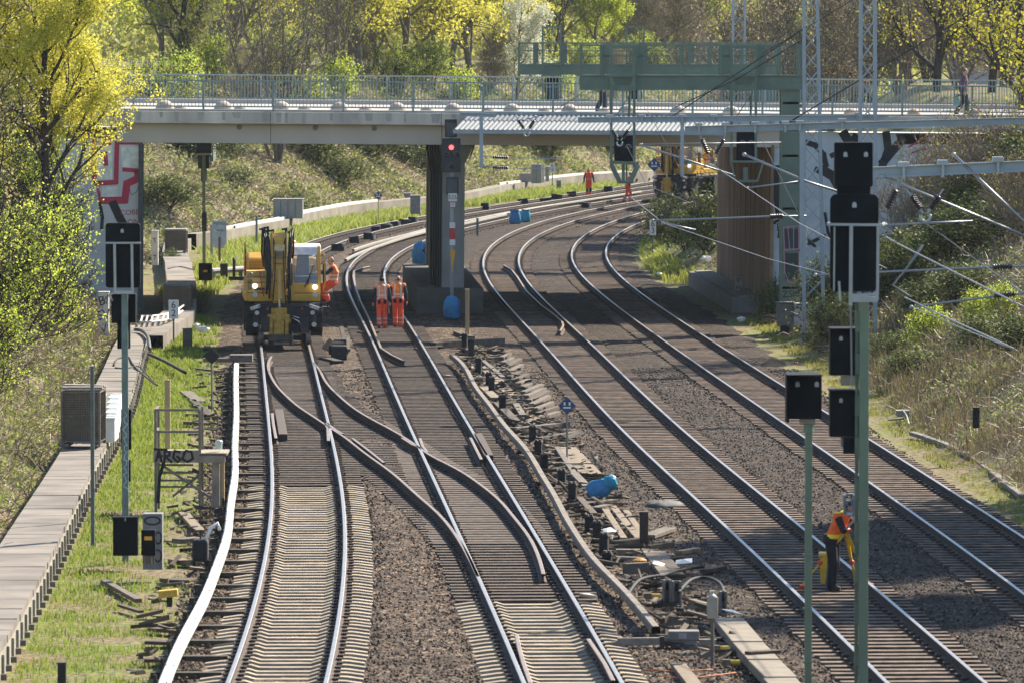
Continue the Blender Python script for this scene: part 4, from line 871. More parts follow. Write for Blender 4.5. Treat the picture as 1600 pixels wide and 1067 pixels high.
p = A(707.2, 309, -.144); text_mesh('number', '525', .20, SIGNK, pl, p)
mb = MB(); pbox(mb, 703, 316.5, 712, 324.5, Y5-.14, .02, base); pl = mb.build('mast_plate', SIGNW, S5)
p = A(707.4, 320.7, -.144); text_mesh('letter', 'M', .12, SIGNR, pl, p); mb = MB()
for s_ in (0,): stroke(mb, [(A(703.4, 317).x, A(703.4, 317).z), (A(711.6, 317).x, A(711.6, 317).z), (A(711.6, 324).x, A(711.6, 324).z), (A(703.4, 324).x, A(703.4, 324).z), (A(703.4, 317).x, A(703.4, 317).z)], .014, A(703, 317, -.142).y)
mb.build('plate_border', SIGNR, pl)
for v0, v1, m_ in ((348, 357, SIGNW), (357, 374.5, SIGNR), (374.5, 383.5, SIGNW)): mb = MB(); pbox(mb, 702.5, v0, 711.3, v1, Y5-.02, .02, base); mb.build('mast_board', m_, S5)
a, b, c = A(703, 391.5, -.02), A(711.6, 391.5, -.02), A(707.2, 425, -.02); mb = MB(); mb.prism([(a.x, a.z), (c.x, c.z), (b.x, b.z)], 'y', a.y, a.y+.02); mb.build('triangle_board', SIGNY, S5)
mb = MB()
for k in range(9): p = A(707+(.6 if k % 2 else -.6), 428+k*4, -.05); mb.tube([p+Vector((.03*math.cos(t_), .02*math.sin(t_*2), .055*math.sin(t_))) for t_ in np.linspace(0, 6.28, 9)], .011, 5)
mb.build('chain', TUBE, S5)
# distant signal beyond the excavator
Y6 = 243.0; base = (at(319, 440, Y6).x, Y6, -.2); A = lambda u, v, dy=0: rel(u, v, Y6+dy, base)
S6 = thing('railway_signal', 'slim green-posted signal behind the crates under the bridge', 'railway signal', base)
mb = MB(); mb.box((0, 0, A(319, 228).z/2), (.13, .1, A(319, 228).z)); mb.build('pole', POLEG, S6)
mb = MB(); pbox(mb, 306, 222, 331, 240, Y6-.12, .25, base); mb.build('signal_head', SCR2, S6, bevel=.02)
mb = MB(); pbox(mb, 309, 243, 327, 264, Y6+.06, .2, base); pbox(mb, 314, 264, 323, 284, Y6+.06, .15, base); mb.build('lower_indicator', SCR2, S6, bevel=.02)
mb = MB(); pbox(mb, 306, 240, 330, 243, Y6-.2, .4, base); mb.build('bracket', LGREY, S6)
mb = MB(); pbox(mb, 315.5, 332, 323, 362, Y6-.1, .08, base); mb.build('terminal_box', SCR2, S6)
# ------------------------------------------------------------------ road-rail excavators
YEL = mat('machine_yellow', (.58, .33, .035), .45, 0, .12, 2, spec=.5)
YELD = mat('machine_yellow_dusty', (.50, .32, .10), .6, 0, .15, 3)
BLK = mat('machine_black', (.018, .02, .022), .6, 0, .3, 4)
TYRE = mat('tyre_rubber', (.022, .022, .023), .85, 0, .25, 9, bump=.3)
STEELD = mat('worn_steel', (.16, .15, .14), .5, .5, .25, 5)
CHROME = mat('ram_chrome', (.55, .57, .6), .25, .8, .05, 2)
SEATM = mat('seat_grey_blue', (.10, .12, .16), .8)
REDH = mat('handrail_red', (.32, .03, .03), .5)
LAMPON = mat('work_lamp', (.9, .88, .82), .3, emit=((1, .95, .85), .9))
LAMPOFF = mat('lamp_clear', (.5, .5, .48), .25)
def glass(name, col=(.62, .72, .78), a=.28):
    if name in MATS: return MATS[name]
    m = bpy.data.materials.new(name); t, N, L, b = nodes_of(m)
    b.inputs['Base Color'].default_value = rgba(col); b.inputs['Roughness'].default_value = .06
    tr = N.new('ShaderNodeBsdfTransparent'); tr.inputs[0].default_value = (.86, .92, .95, 1); mx = N.new('ShaderNodeMixShader'); mx.inputs[0].default_value = a
    L.new(tr.outputs[0], mx.inputs[1]); L.new(b.outputs[0], mx.inputs[2]); L.new(mx.outputs[0], N['Material Output'].inputs[0]); MATS[name] = m; return m
GLASS = glass('cab_glass')
def make_excavator(label):
    """faces -y; origin between the front rail wheels at rail height"""
    t = thing('road_rail_excavator', label, 'excavator')
    # under-carriage
    mb = MB(); mb.box((0, 2.4, .95), (1.5, 4.6, .55)); mb.box((0, .55, .95), (2.0, .5, .6)); mb.box((0, 4.2, .95), (2.0, .6, .6)); mb.box((0, .12, 1.15), (1.9, .5, .5)); mb.cyl((0, 2.3, 1.1), (0, 2.3, 1.42), .62)
    ch = mb.build('chassis', BLK, t, bevel=.03)
    for s in (-1, 1):
        mb = MB(); mb.box((s*.62, -.18, .70), (.28, .22, .5)); mb.tube([(s*.3, -.2, 1.25), (s*.55, -.28, 1.33), (s*.85, -.2, 1.3)], .025, 6); mb.tube([(s*.75, -.2, 1.0), (s*.6, -.3, .75), (s*.45, -.2, .6)], .02, 6); mb.box((s*.9, -.05, .85), (.18, .12, .18))
        mb.build('hydraulic_block', mat('dusty_black', (.035, .036, .038), .7, 0, .3, 8), ch, bevel=.01)
    for s in (-1, 1):
        mb = MB(); mb.box((s*.93, -.16, 1.27), (.34, .12, .12), rot=(0, s*.35, 0)); mb.build('step_light', LAMPOFF, ch, bevel=.02)
        mb = MB(); mb.cyl((s*.88, -.22, 1.08), (s*.88, -.12, 1.08), .07); mb.cyl((s*.93, -.2, .68), (s*.93, -.12, .68), .08); mb.build('lamp', LAMPOFF, ch)
        mb = MB(); mb.cyl((s*.55, -.32, 1.22), (s*.55, -.26, 1.22), .035); mb.build('hose_cap', mat('cap_red', (.45, .04, .05), .5), ch)
    def wheel(x, y, r, w, name, m, tread=True):
        s = 1 if x > 0 else -1; mb = MB(); ax = Vector((1, 0, 0))
        mb.lathe([(r*.55, -w/2), (r*.93, -w/2), (r, -w*.36), (r, w*.36), (r*.93, w/2), (r*.55, w/2)], (x, y, 0), 28, ax)
        if tread:
            for k in range(26):
                a = 2*math.pi*k/26
                for q in (-1, 1): mb.box((x+q*w*.25, y+math.cos(a)*r, math.sin(a)*r), (w*.46, .07, .05), rot=Matrix.Rotation(a-math.pi/2+0.0, 3, 'X'))
        return mb
    for y in (.75, 4.1):
        for s in (-1, 1):
            r = .50; mb = MB(); tb = wheel(0, 0, r, .38, '', TYRE); tb.v = [(v[0]+s*1.03, v[1]+y, v[2]+.78) for v in tb.v]; wo = tb.build('tyre', TYRE, t)
            hb = MB(); hb.lathe([(.05, -.1), (.26, -.1), (.28, .02), (.12, .06), (.05, .1)], (s*1.1, y, .78), 20, Vector((s, 0, 0))); hb.build('rim', YELD, wo)
    for y in (0.0, 4.9):
        for s in (-1, 1):
            mb = MB(); mb.lathe([(.03, -.09), (.25, -.09), (.29, -.08), (.29, -.055), (.235, -.045), (.225, .07), (.03, .07)], (s*.76, y, .235), 26, Vector((s, 0, 0)))
            mb.build('rail_wheel', STEELD, t, autosmooth=True)
        mb = MB(); mb.cyl((-.7, y, .235), (.7, y, .235), .09); mb.box((0, y+.25, .5), (.9, .4, .3)); mb.build('rail_axle', BLK, t)
    # upper body
    mb = MB(); mb.box((-.05, 2.6, 1.58), (2.42, 4.0, .30)); mb.box((0, .75, 1.55), (2.30, .5, .26)); dk = mb.build('upper_deck', YEL, t, bevel=.04)
    mb = MB(); mb.box((-.78, 1.55, 2.08), (.86, 1.9, .78)); mb.box((-.78, .57, 2.02), (.82, .06, .6)); mb.box((-.78, 2.9, 2.2), (.9, .9, 1.0)); eng = mb.build('side_housing', YELD, t, bevel=.05)
    mb = MB(); mb.box((-.78, .535, 2.08), (.83, .02, .02)); mb.box((-.78, .535, 2.26), (.83, .02, .02)); mb.box((-.78, .52, 1.86), (.32, .02, .08)); mb.build('housing_seam', BLK, eng)
    mb = MB(); mb.prism([(1.6, 2.45), (3.2, 2.45), (3.2, 2.95), (2.0, 3.05), (1.6, 2.85)], 'x', -1.16, -.55); hood = mb.build('engine_hood', YEL, t, bevel=.07)
    mb = MB()
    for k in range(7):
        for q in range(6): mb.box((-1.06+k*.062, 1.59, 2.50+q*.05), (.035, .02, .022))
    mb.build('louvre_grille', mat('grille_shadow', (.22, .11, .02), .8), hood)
    mb = MB(); mb.box((-.15, 2.3, 2.72), (.7, .9, .5)); mb.box((0, 4.1, 2.25), (2.3, 1.0, 1.1)); mb.build('counterweight', YEL, t, bevel=.12)
    mb = MB()
    for dx in (0, .1): mb.tube([(-1.24+dx*.3, .75+dx*3, 2.3), (-1.24+dx*.3, .75+dx*3, 3.45-dx*2.5)], .022, 6)
    mb.tube([(-1.24, .75, 3.0), (-1.21, 1.05, 3.0)], .02, 6); mb.tube([(-.78, .48, 2.45), (-.72, .47, 2.0), (-.66, .5, 1.6)], .016, 6); mb.build('handrail', REDH, t)
    mb = MB(); mb.box((-1.08, .6, 2.0), (.14, .12, .36)); mb.tube([(-1.15, .6, 2.35), (-1.05, .52, 2.42), (-.95, .5, 2.3)], .025, 6); mb.build('bracket_plate', mat('scuffed_cream', (.40, .34, .24), .6), t)
    # cab
    x0, x1, y0, y1, z0, z1 = .20, 1.17, .55, 2.15, 1.66, 3.28
    cab = MB()
    for x in (x0+.05, x1-.05):
        cab.bar((x, y0+.02, z0), (x, y0+.14, z1-.25), .1, .09); cab.bar((x, y1, z0), (x, y1, z1-.2), .1, .1); cab.bar((x, y0+.14, z1-.25), (x, y0+.3, z1), .1, .09)
    cab.box(((x0+x1)/2, y0+.06, z0+.19), (x1-x0, .12, .38)); cab.box(((x0+x1)/2, (y0+y1)/2, z0+.05), (x1-x0, y1-y0, .1)); cab.box((x1-.03, (y0+y1)/2, z0+.35), (.06, y1-y0, .6)); cab.box((x0+.03, (y0+y1)/2, z0+.35), (.06, y1-y0, .6)); cab.box(((x0+x1)/2, y1, z0+.5), (x1-x0, .08, .9))
    cab.box((x1-.045, y0+.75, (z0+z1)/2), (.08, .08, z1-z0-.2))
    c = cab.build('cab_frame', YEL, t, bevel=.02)
    mb = MB(); mb.prism([(y0+.16, z1-.28), (y0+.36, z1-.02), (y0+.5, z1+.06), (y1+.1, z1+.06), (y1+.1, z1-.06), (y0+.4, z1-.12)], 'x', x0-.01, x1+.01); mb.build('cab_roof', mat('roof_white_grey', (.62, .64, .64), .5), c, bevel=.02)
    mb = MB(); mb.add([(x0+.1, y0+.03, z0+.38), (x1-.1, y0+.03, z0+.38), (x1-.1, y0+.16, z1-.30), (x0+.1, y0+.16, z1-.30)], [(0, 1, 2, 3)]); mb.build('windscreen', GLASS, c)
    mb = MB(); mb.add([(x1-.02, y0+.12, z0+.66), (x1-.02, y1-.1, z0+.66), (x1-.02, y1-.1, z1-.25), (x1-.02, y0+.2, z1-.25)], [(0, 1, 2, 3)]); mb.add([(x0+.1, y1-.02, z0+.95), (x1-.1, y1-.02, z0+.95), (x1-.1, y1-.02, z1-.25), (x0+.1, y1-.02, z1-.25)], [(0, 1, 2, 3)]); mb.build('side_glass', GLASS, c)
    mb = MB(); mb.box(((x0+x1)/2, y0+.10, z0+.58), (x1-x0-.14, .02, .06)); mb.box(((x0+x1)/2, y0+.35, z0+.45), (x1-x0-.2, .3, .3)); mb.build('dashboard', BLK, c, bevel=.02)
    mb = MB(); cx = (x0+x1)/2-.05; mb.box((cx, y0+1.0, z0+.5), (.5, .5, .2)); mb.box((cx, y0+1.22, z0+.95), (.46, .15, .8), taper=.8); mb.box((cx, y0+1.24, z0+1.38), (.26, .12, .18)); mb.box((cx-.3, y0+.9, z0+.68), (.09, .4, .08)); mb.box((cx+.3, y0+.9, z0+.68), (.09, .4, .08)); mb.build('seat', SEATM, c, bevel=.05)
    mb = MB(); mb.tube([(cx+.1, y0-.02, z0+.32), (cx+.30, y0+.02, z0+1.0)], .012, 5); mb.tube([(cx+.02, y0-.02, z0+.25), (cx+.22, y0+.0, z0+.75)], .02, 5); mb.build('wiper', BLK, c)
    for x in (-.93, .98):
        mb = MB(); mb.cyl((x, .38, 1.96 if x < 0 else 1.92), (x, .5, 1.96 if x < 0 else 1.92), .085, n=18); lm = mb.build('headlight', LAMPON, t)
        mb = MB(); mb.cyl((x, .43, 1.66), (x, .55, 1.66), .09, n=16); mb.build('marker_lamp', LAMPOFF, t)
    mb = MB()
    mb.ball((x0+.12, 1.3, 3.42), (.09, .09, .07), 12, 8); mb.build('beacon', mat('beacon_orange', (.7, .25, .02), .3), t)
    mb = MB(); mb.box((1.30, 1.2, 2.35), (.10, .25, .7)); mb.box((1.28, .75, 2.78), (.05, .3, .06)); mb.build('mirror', BLK, t, bevel=.02)
    mb = MB(); mb.box((1.28, 1.1, 1.2), (.35, .6, .05)); mb.bar((1.4, .85, 1.2), (1.3, .85, 1.6), .04); mb.bar((1.4, 1.35, 1.2), (1.3, 1.35, 1.6), .04); mb.build('cab_step', BLK, t)
    mb = MB(); mb.tube([(1.23, .62, 1.75), (1.3, .6, 2.0), (1.3, .6, 3.0), (1.2, .65, 3.1)], .022, 6); mb.build('grab_handle', YEL, t)
    # boom raised, stick hanging in front
    bx = -.16
    mb = MB(); pr = [(1.9, 1.75), (1.0, 3.0), (.62, 3.72), (.30, 3.78), (.25, 3.48), (.75, 2.6), (1.35, 1.75)]; mb.prism([(a, b) for a, b in pr], 'x', bx-.27, bx+.27); mb.build('boom', YEL, t, bevel=.03)
    mb = MB(); pr = [(.38, 3.72), (.15, 3.80), (-.02, 3.55), (-.10, 2.2), (-.04, 1.15), (.12, 1.15), (.2, 2.4), (.42, 3.4)]; mb.prism([(a, b) for a, b in pr], 'x', bx-.20, bx+.20); st = mb.build('stick', YEL, t, bevel=.03)
    mb = MB()
    for s in (-1, 1): mb.prism([(.30, 3.70), (.02, 3.84), (-.12, 3.50), (-.16, 2.55), (.02, 2.45), (.22, 3.3)], 'x', bx+s*.225-.02, bx+s*.225+.02)
    mb.build('stick_side_plate', YELD, t, bevel=.015)
    for z in (1.45, 2.15, 2.75): mb = MB(); mb.box((bx, -.105, z), (.40, .03, .025)); mb.cyl((bx-.26, -.02, z+.2), (bx+.26, -.02, z+.2), .045, n=10); mb.build('stick_pin', STEELD, st)
    mb = MB()
    for dx, z0_ in ((.12, 1.3), (-.13, 1.5)): mb.tube([(bx+dx*1.5, .02, 3.6), (bx+dx, -.17, 3.1), (bx+dx*1.2, -.19, 2.3), (bx+dx*1.6, -.16, z0_)], .022, 6)
    mb.build('front_hose', BLK, t, smooth=True)
    mb = MB(); mb.box((bx, -.05, 3.25), (.34, .2, .28)); mb.box((bx, -.14, 3.05), (.26, .06, .28)); mb.build('stick_plate', mat('plate_pale', (.55, .42, .22), .5), st, bevel=.02)
    mb = MB()
    for k in range(7): mb.box((bx-.10+k*.033, -.175, 3.05), (.012, .02, .26))
    mb.build('plate_ribs', BLK, st)
    mb = MB(); mb.cyl((bx, -.16, 2.55), (bx, -.17, 1.55), .075, n=12); mb.build('bucket_cylinder', YELD, t); mb = MB(); mb.cyl((bx-.2, .15, 3.62), (bx+.2, .15, 3.62), .12, n=14); mb.cyl((bx-.18, .35, 3.5), (bx+.18, .35, 3.5), .1, n=12); mb.build('boom_pivot', YELD, t)
    mb = MB(); mb.cyl((bx, -.17, 1.6), (bx, -.16, .72), .045, n=12); mb.build('cylinder_rod', CHROME, t)
    mb = MB()
    for k, dx in enumerate((-.36, -.42, -.48, -.38, .34, .40)):
        mb.tube([(bx+dx, .9, 2.4+.1*(k % 3)), (bx+dx*1.15, .5, 3.1), (bx+dx*1.1, .2, 3.85+.05*(k % 3)), (bx+dx*.9, -.05, 3.5), (bx+dx*.8, -.08, 2.6), (bx+dx*.85, -.05, 2.0-.15*k)], .032, 6)
    mb.tube([(bx+.25, 0, 2.2), (bx+.33, -.1, 1.9), (bx+.26, -.15, 1.6), (bx+.3, -.1, 1.3)], .03, 6); mb.build('hydraulic_hose', BLK, t, smooth=True)
    for dx, z in ((-.5, 3.85), (-.36, 3.9), (-.2, 3.8), (.22, 3.85), (.34, 3.75)): mb = MB(); mb.box((bx+dx, .25, z-.05), (.08, .1, .3)); mb.box((bx+dx-.05, .2, z+.05), (.18, .07, .07)); mb.build('hose_guide', BLK, t, bevel=.01)
    mb = MB()
    for k in range(4): mb.tube([(bx+.26+.05*k, .6, 1.9), (bx+.3+.04*k, .45, 2.4), (bx+.27+.04*k, .55, 2.9)], .022, 6)
    mb.build('valve_pipe', STEELD, t, smooth=True)
    # quick coupler and clamshell adapter low over the rails
    mb = MB(); mb.box((bx-.04, -.08, .92), (.72, .34, .22)); mb.box((bx-.28, -.1, .62), (.12, .38, .7)); mb.box((bx+.22, -.1, .62), (.12, .38, .7)); mb.box((bx-.03, -.2, .55), (.34, .14, .62)); mb.box((bx-.02, -.1, 1.12), (.50, .26, .26)); mb.cyl((bx-.42, -.1, .8), (bx+.36, -.1, .8), .09, n=12); mb.build('coupler', mat('coupler_yellow', (.42, .25, .04), .6, 0, .3, 8), t, bevel=.03)
    mb = MB(); mb.prism([(-.35, .0), (.3, .05), (.3, .34), (-.35, .36), (-.42, .16)], 'x', bx-.36, bx+.38); bk = mb.build('bucket', mat('bucket_dark', (.07, .05, .035), .7, 0, .4, 8), t, bevel=.02)
    mb = MB(); mb.box((bx+.40, -.3, .2), (.05, .3, .46)); mb.box((bx+.05, -.44, .06), (.5, .03, .08)); mb.build('bucket_edge', STEELD, bk)
    mb = MB(); mb.tube([(bx+.32, -.1, .95), (bx+.6, -.25, .8), (bx+.72, -.2, .55)], .03, 6); mb.tube([(bx+.36, -.12, 1.0), (bx+.62, -.28, .9)], .02, 6); mb.build('coupler_hose', CHROME, t, smooth=True)
    return t
pe = G(444.5, 539, .0); ye = float(pe.y)+.3
E1 = make_excavator('yellow road-rail excavator with a worker climbing its cab step'); E1.location = (float(TRK['1'].X(ye)), ye, 0); E1.rotation_euler = (0, 0, math.atan(-float(TRK['1'].D(ye)))*1.0+.015)
y2_ = 356.0
E2 = copy_tree(E1, (at(1048, 312, y2_).x-.0, y2_, 0), math.radians(-24), 'distant yellow excavator with dark front half hidden by green gantry wires')
E1.scale = (1, 1, .935)
E1['group'] = E2['group'] = 'road-rail excavators'
# ------------------------------------------------------------------ people
SKIN = mat('skin', (.42, .25, .18), .6, 0, .06, 8); HAIRG = mat('hair_grey_brown', (.09, .075, .065), .8); HAIRD = mat('hair_dark', (.03, .025, .022), .8)
BOOT = mat('boot_black', (.03, .028, .027), .7); NAVY = mat('sleeve_navy', (.022, .026, .045), .85, 0, .15, 12)
def banded(name, base, band, bands, rough=.8, axis=2, vert=None, vband=None):
    """work clothing with sewn-on reflective bands at given local heights"""
    if name in MATS: return MATS[name]
    m = bpy.data.materials.new(name); t, N, L, b = nodes_of(m); b.inputs['Roughness'].default_value = rough
    tc = N.new('ShaderNodeTexCoord'); s = N.new('ShaderNodeSeparateXYZ'); L.new(tc.outputs['Object'], s.inputs[0]); acc = None
    def inside(sock, lo, hi):
        a = N.new('ShaderNodeMath'); a.operation = 'GREATER_THAN'; a.inputs[1].default_value = lo; L.new(sock, a.inputs[0])
        c = N.new('ShaderNodeMath'); c.operation = 'LESS_THAN'; c.inputs[1].default_value = hi; L.new(sock, c.inputs[0])
        d = N.new('ShaderNodeMath'); d.operation = 'MULTIPLY'; L.new(a.outputs[0], d.inputs[0]); L.new(c.outputs[0], d.inputs[1]); return d.outputs[0]
    outs = [inside(s.outputs[axis], lo, hi) for lo, hi in bands]
    if vert:
        ab = N.new('ShaderNodeMath'); ab.operation = 'ABSOLUTE'; L.new(s.outputs[0], ab.inputs[0]); outs.append(inside(ab.outputs[0], *vert))
    for o in outs:
        if acc is None: acc = o
        else: q = N.new('ShaderNodeMath'); q.operation = 'MAXIMUM'; L.new(acc, q.inputs[0]); L.new(o, q.inputs[1]); acc = q.outputs[0]
    no = N.new('ShaderNodeTexNoise'); no.inputs['Scale'].default_value = 9; no.inputs['Detail'].default_value = 4; L.new(tc.outputs['Object'], no.inputs['Vector'])
    rp = N.new('ShaderNodeValToRGB'); rp.color_ramp.elements[0].position = .35; rp.color_ramp.elements[1].position = .65; rp.color_ramp.elements[0].color = rgba(tuple(c*.78 for c in base)); rp.color_ramp.elements[1].color = rgba(base); L.new(no.outputs['Fac'], rp.inputs[0])
    mx = N.new('ShaderNodeMix'); mx.data_type = 'RGBA'; L.new(acc, mx.inputs[0]); L.new(rp.outputs[0], mx.inputs[6]); mx.inputs[7].default_value = rgba(band); L.new(mx.outputs[2], b.inputs['Base Color'])
    bp = N.new('ShaderNodeBump'); bp.inputs['Strength'].default_value = .5; bp.inputs['Distance'].default_value = .02; L.new(no.outputs['Fac'], bp.inputs['Height']); L.new(bp.outputs[0], b.inputs['Normal'])
    MATS[name] = m; return m
def blend(mb_fn, name, m, parent, voxel=.014, smooth=6):
    """fuse overlapping limbs into one continuous skin"""
    mb = MB(); mb_fn(mb); o = mb.build(name, m, None)
    r = o.modifiers.new('r', 'REMESH'); r.mode = 'VOXEL'; r.voxel_size = voxel; r.use_smooth_shade = True
    s = o.modifiers.new('s', 'SMOOTH'); s.factor = .5; s.iterations = smooth
    dg = bpy.context.evaluated_depsgraph_get(); dg.update(); me = bpy.data.meshes.new_from_object(o.evaluated_get(dg)); me.name = name
    me.materials.clear(); me.materials.append(m); nm = o.name; bpy.data.objects.remove(o)
    q = bpy.data.objects.new(name, me); COL.objects.link(q); q.parent = parent; return q
def ell(mb, pts, n=14):
    """tube through (x, y, z, rx, ry) rings with flat elliptical sections"""
    V = []; m = len(pts)
    for x, y, z, rx, ry in pts:
        for k in range(n): t_ = 2*math.pi*k/n; V.append((x+rx*math.cos(t_), y+ry*math.sin(t_), z))
    mb.add(V, [(i*n+k, i*n+(k+1) % n, (i+1)*n+(k+1) % n, (i+1)*n+k) for i in range(m-1) for k in range(n)] + [tuple(range(n-1, -1, -1)), tuple(range((m-1)*n, m*n))])
def limb(mb, pts, rr, n=10):
    P = [Vector(p) for p in pts]; mb.tube(P, rr, n)
    for p, r in zip(P, rr): mb.ball(p, r*.98, 8, 6)
def hand(mb, w, d, side, curl=.5, fwd=Vector((0, -1, 0)), s=1.0):
    """palm, four bent fingers of different lengths and a thumb; w wrist, d pointing along the palm"""
    d = Vector(d).normalized(); fwd = (fwd-d*fwd.dot(d)).normalized(); side_v = d.cross(fwd); w = Vector(w)
    mb.bar(w-d*.01, w+d*.085*s, .03*s, .08*s, up=fwd); mb.ball(w+d*.05*s, (.036*s, .036*s, .044*s), 8, 6)
    for k, L in enumerate((.070, .080, .076, .060)):
        b = w+d*.085*s+fwd*(.030-.020*k)*s; a = b+d*L*.45*s+side_v*.012*curl*side; c = a+(d*(1-curl)+side_v*curl*side)*L*.6*s
        mb.tube([b-d*.02, b, a, c], [.0105*s, .0105*s, .0095*s, .007*s], 6)
    b = w+d*.03*s+fwd*.035*s; mb.tube([b, b+fwd*.028*s+d*.03*s, b+fwd*.03*s+d*.062*s+side_v*.01*side], [.012*s, .0115*s, .009*s], 6)
def head(mb, c, face, s=1.0):
    """skull, jaw, nose, ears, brow and chin; face = direction looked at"""
    c = Vector(c); f = Vector(face).normalized(); sd_ = f.cross(Vector((0, 0, 1))).normalized(); up = sd_.cross(f)
    mb.ball(c+up*.02, (.078*s, .092*s, .105*s) if abs(f.y) > .7 else (.092*s, .078*s, .105*s), 14, 10)
    mb.ball(c+f*.03-up*.055, .060*s, 10, 8); mb.ball(c+f*.065-up*.095, .026*s, 8, 6)
    mb.tube([c+f*.09+up*.02, c+f*.122-up*.022, c+f*.10-up*.035], [.010, .017, .012], 6)
    mb.tube([c+f*.088+up*.03-sd_*.045, c+f*.094+up*.035, c+f*.088+up*.03+sd_*.045], .012, 6); mb.tube([c+f*.098-up*.062-sd_*.025, c+f*.104-up*.062, c+f*.098-up*.062+sd_*.025], .009, 6)
    for q in (-1, 1): mb.ball(c+sd_*q*.082-up*.01-f*.005, (.012, .022, .032) if abs(f.y) > .7 else (.022, .012, .032), 8, 6)
def make_person(label, loc, rz, J, vest, trou, sleeve=NAVY, hair=HAIRG, bald=False, scale=1.0, short=False, pocket=True, open_hood=None):
    """J: joints in local space (person faces -y at rz=0)"""
    t = thing('person', label, 'person', loc, rz); t.scale = (scale,)*3; g = {k: Vector(v) for k, v in J.items()}
    hip = (g['hl']+g['hr'])/2; ch = g['chest']; nk = g['neck']; hd = g['head']; face = g.get('face', Vector((0, -1, 0)))
    def body(mb):
        mb.tube([hip-Vector((0, 0, .06)), hip.lerp(ch, .5), ch], [.125, .115, .135], 12); mb.tube([ch, nk], [.11, .062], 10); mb.tube([nk-Vector((0, 0, .05)), hd-Vector((0, 0, .03))], [.062, .056], 10)
        for s, a in (('l', -1), ('r', 1)):
            limb(mb, [g['h'+s], g['k'+s], g['a'+s]], [.082, .055, .038]); limb(mb, [g['s'+s], g['e'+s], g['w'+s]], [.050, .040, .028]); mb.tube([ch, g['s'+s]], [.07, .05], 8)
            mb.tube([g['a'+s], g['a'+s]-Vector((0, 0, .05)), g['a'+s]+g.get('toe'+s, Vector((0, -.16, -.06)))], [.036, .04, .03], 8)
            hand(mb, g['w'+s], (g['w'+s]-g['e'+s]), a, .55, Vector((0, -1, 0)))
        head(mb, hd, face)
    blend(body, 'body', SKIN, t, .012, 3)
    def trs(mb):
        mb.tube([hip+Vector((0, 0, .10)), hip, hip-Vector((0, 0, .08))], [.155, .165, .14], 14)
        for s in 'lr':
            k_ = g['k'+s]; a_ = g['a'+s]; limb(mb, [g['h'+s], g['h'+s].lerp(k_, .55), k_, k_.lerp(a_, .6), a_+Vector((0, 0, .0))], [.112, .098, .086, .086, .082], 12)
    blend(trs, 'trousers', trou, t, .016, 3)
    def vst(mb):
        sw = (g['sr']-g['sl']); a = math.atan2(sw.y, sw.x); m_ = hip.lerp(ch, .5)
        ring = [(hip.x, hip.y, hip.z+.0, .185, .145), (m_.x, m_.y, m_.z, .178, .14), (ch.x, ch.y, ch.z, .205, .145), (nk.x, nk.y, nk.z-.05, .175, .11), (nk.x, nk.y, nk.z+.015, .085, .075)]
        ell(mb, ring, 18)
        for s in 'lr': mb.ball(g['s'+s], .082, 10, 8); mb.tube([ch, g['s'+s]], [.12, .085], 10)
    blend(vst, 'vest', vest, t, .014, 4)
    for s in 'lr':
        def slv(mb, s=s):
            e_ = g['e'+s]; w_ = g['w'+s]; pts = [g['s'+s], g['s'+s].lerp(e_, .5), e_] + ([] if short else [e_.lerp(w_, .9)]); limb(mb, pts, [.070, .064, .058] + ([] if short else [.045]), 10)
        blend(slv, 'sleeve', sleeve, t, .014, 3)
    for s in 'lr':
        def bt(mb, s=s):
            a_ = g['a'+s]; toe = g.get('toe'+s, Vector((0, -.16, -.06))); limb(mb, [a_+Vector((0, 0, .06)), a_-Vector((0, 0, .035))], [.058, .052]); mb.tube([a_-Vector((toe.x, toe.y, 0)).normalized()*.05+Vector((0, 0, toe.z+.025)), a_+toe*.5+Vector((0, 0, toe.z*.5+.03)), a_+toe+Vector((0, 0, .015))], [.045, .05, .04], 10)
        blend(bt, 'boot', BOOT, t, .014, 3)
    if not bald:
        def hr(mb): mb.ball(hd+Vector((0, 0, .045))-face*.022, (.086, .09, .088), 14, 10)
        blend(hr, 'hair', hair, t, .012, 2)
    else:
        def hr(mb):
            for q in (-1, 1): mb.ball(hd+face.cross(Vector((0, 0, 1)))*q*.066-face*.03+Vector((0, 0, .0)), (.024, .03, .045), 8, 6)
            mb.ball(hd-face*.078, (.05, .024, .045), 10, 6)
        blend(hr, 'hair', hair, t, .012, 2)
    if pocket:
        for s, dx in (('l', -.09), ('r', .10)):
            mb = MB(); mb.box((hip.x+dx, hip.y+.165, hip.z-.03), (.10, .05, .14)); mb.build('tool_pocket', mat('pocket_black', (.025, .025, .03), .85), t, bevel=.02)
    return t
ORA = (.95, .16, .035); SIL = (.70, .66, .62)
V1 = banded('vest_faded_orange', (1.0, .36, .17), SIL, [(.98, 1.04), (1.10, 1.15)], vert=(.085, .125))
V2 = banded('vest_orange', (1.0, .27, .04), SIL, [(.98, 1.04), (1.10, 1.14)], vert=(.085, .125))
TRO = banded('trousers_orange_red', (1.0, .13, .05), (.60, .42, .36), [(.16, .21), (.30, .35)])
def walk_joints(step=.12, lean=0.0, arm=.06, hgt=0.0):
    return dict(hl=(-.09, 0, .93), hr=(.09, 0, .93), kl=(-.10, -step*.9, .50), kr=(.10, step*.1, .50), al=(-.10, -step*.8, .085), ar=(.10, step*1.6, .13), chest=(0, -.02-lean, 1.26), neck=(0, -.03-lean, 1.47), head=(0, -.06-lean, 1.60),
        sl=(-.19, -.02-lean, 1.41), sr=(.19, -.02-lean, 1.41), el=(-.27, .03, 1.13), er=(.27, .0, 1.13), wl=(-.29, -.02, .87), wr=(.30, -.08, .86), toel=(0, -.17, -.055), toer=(.02, -.14, -.10))
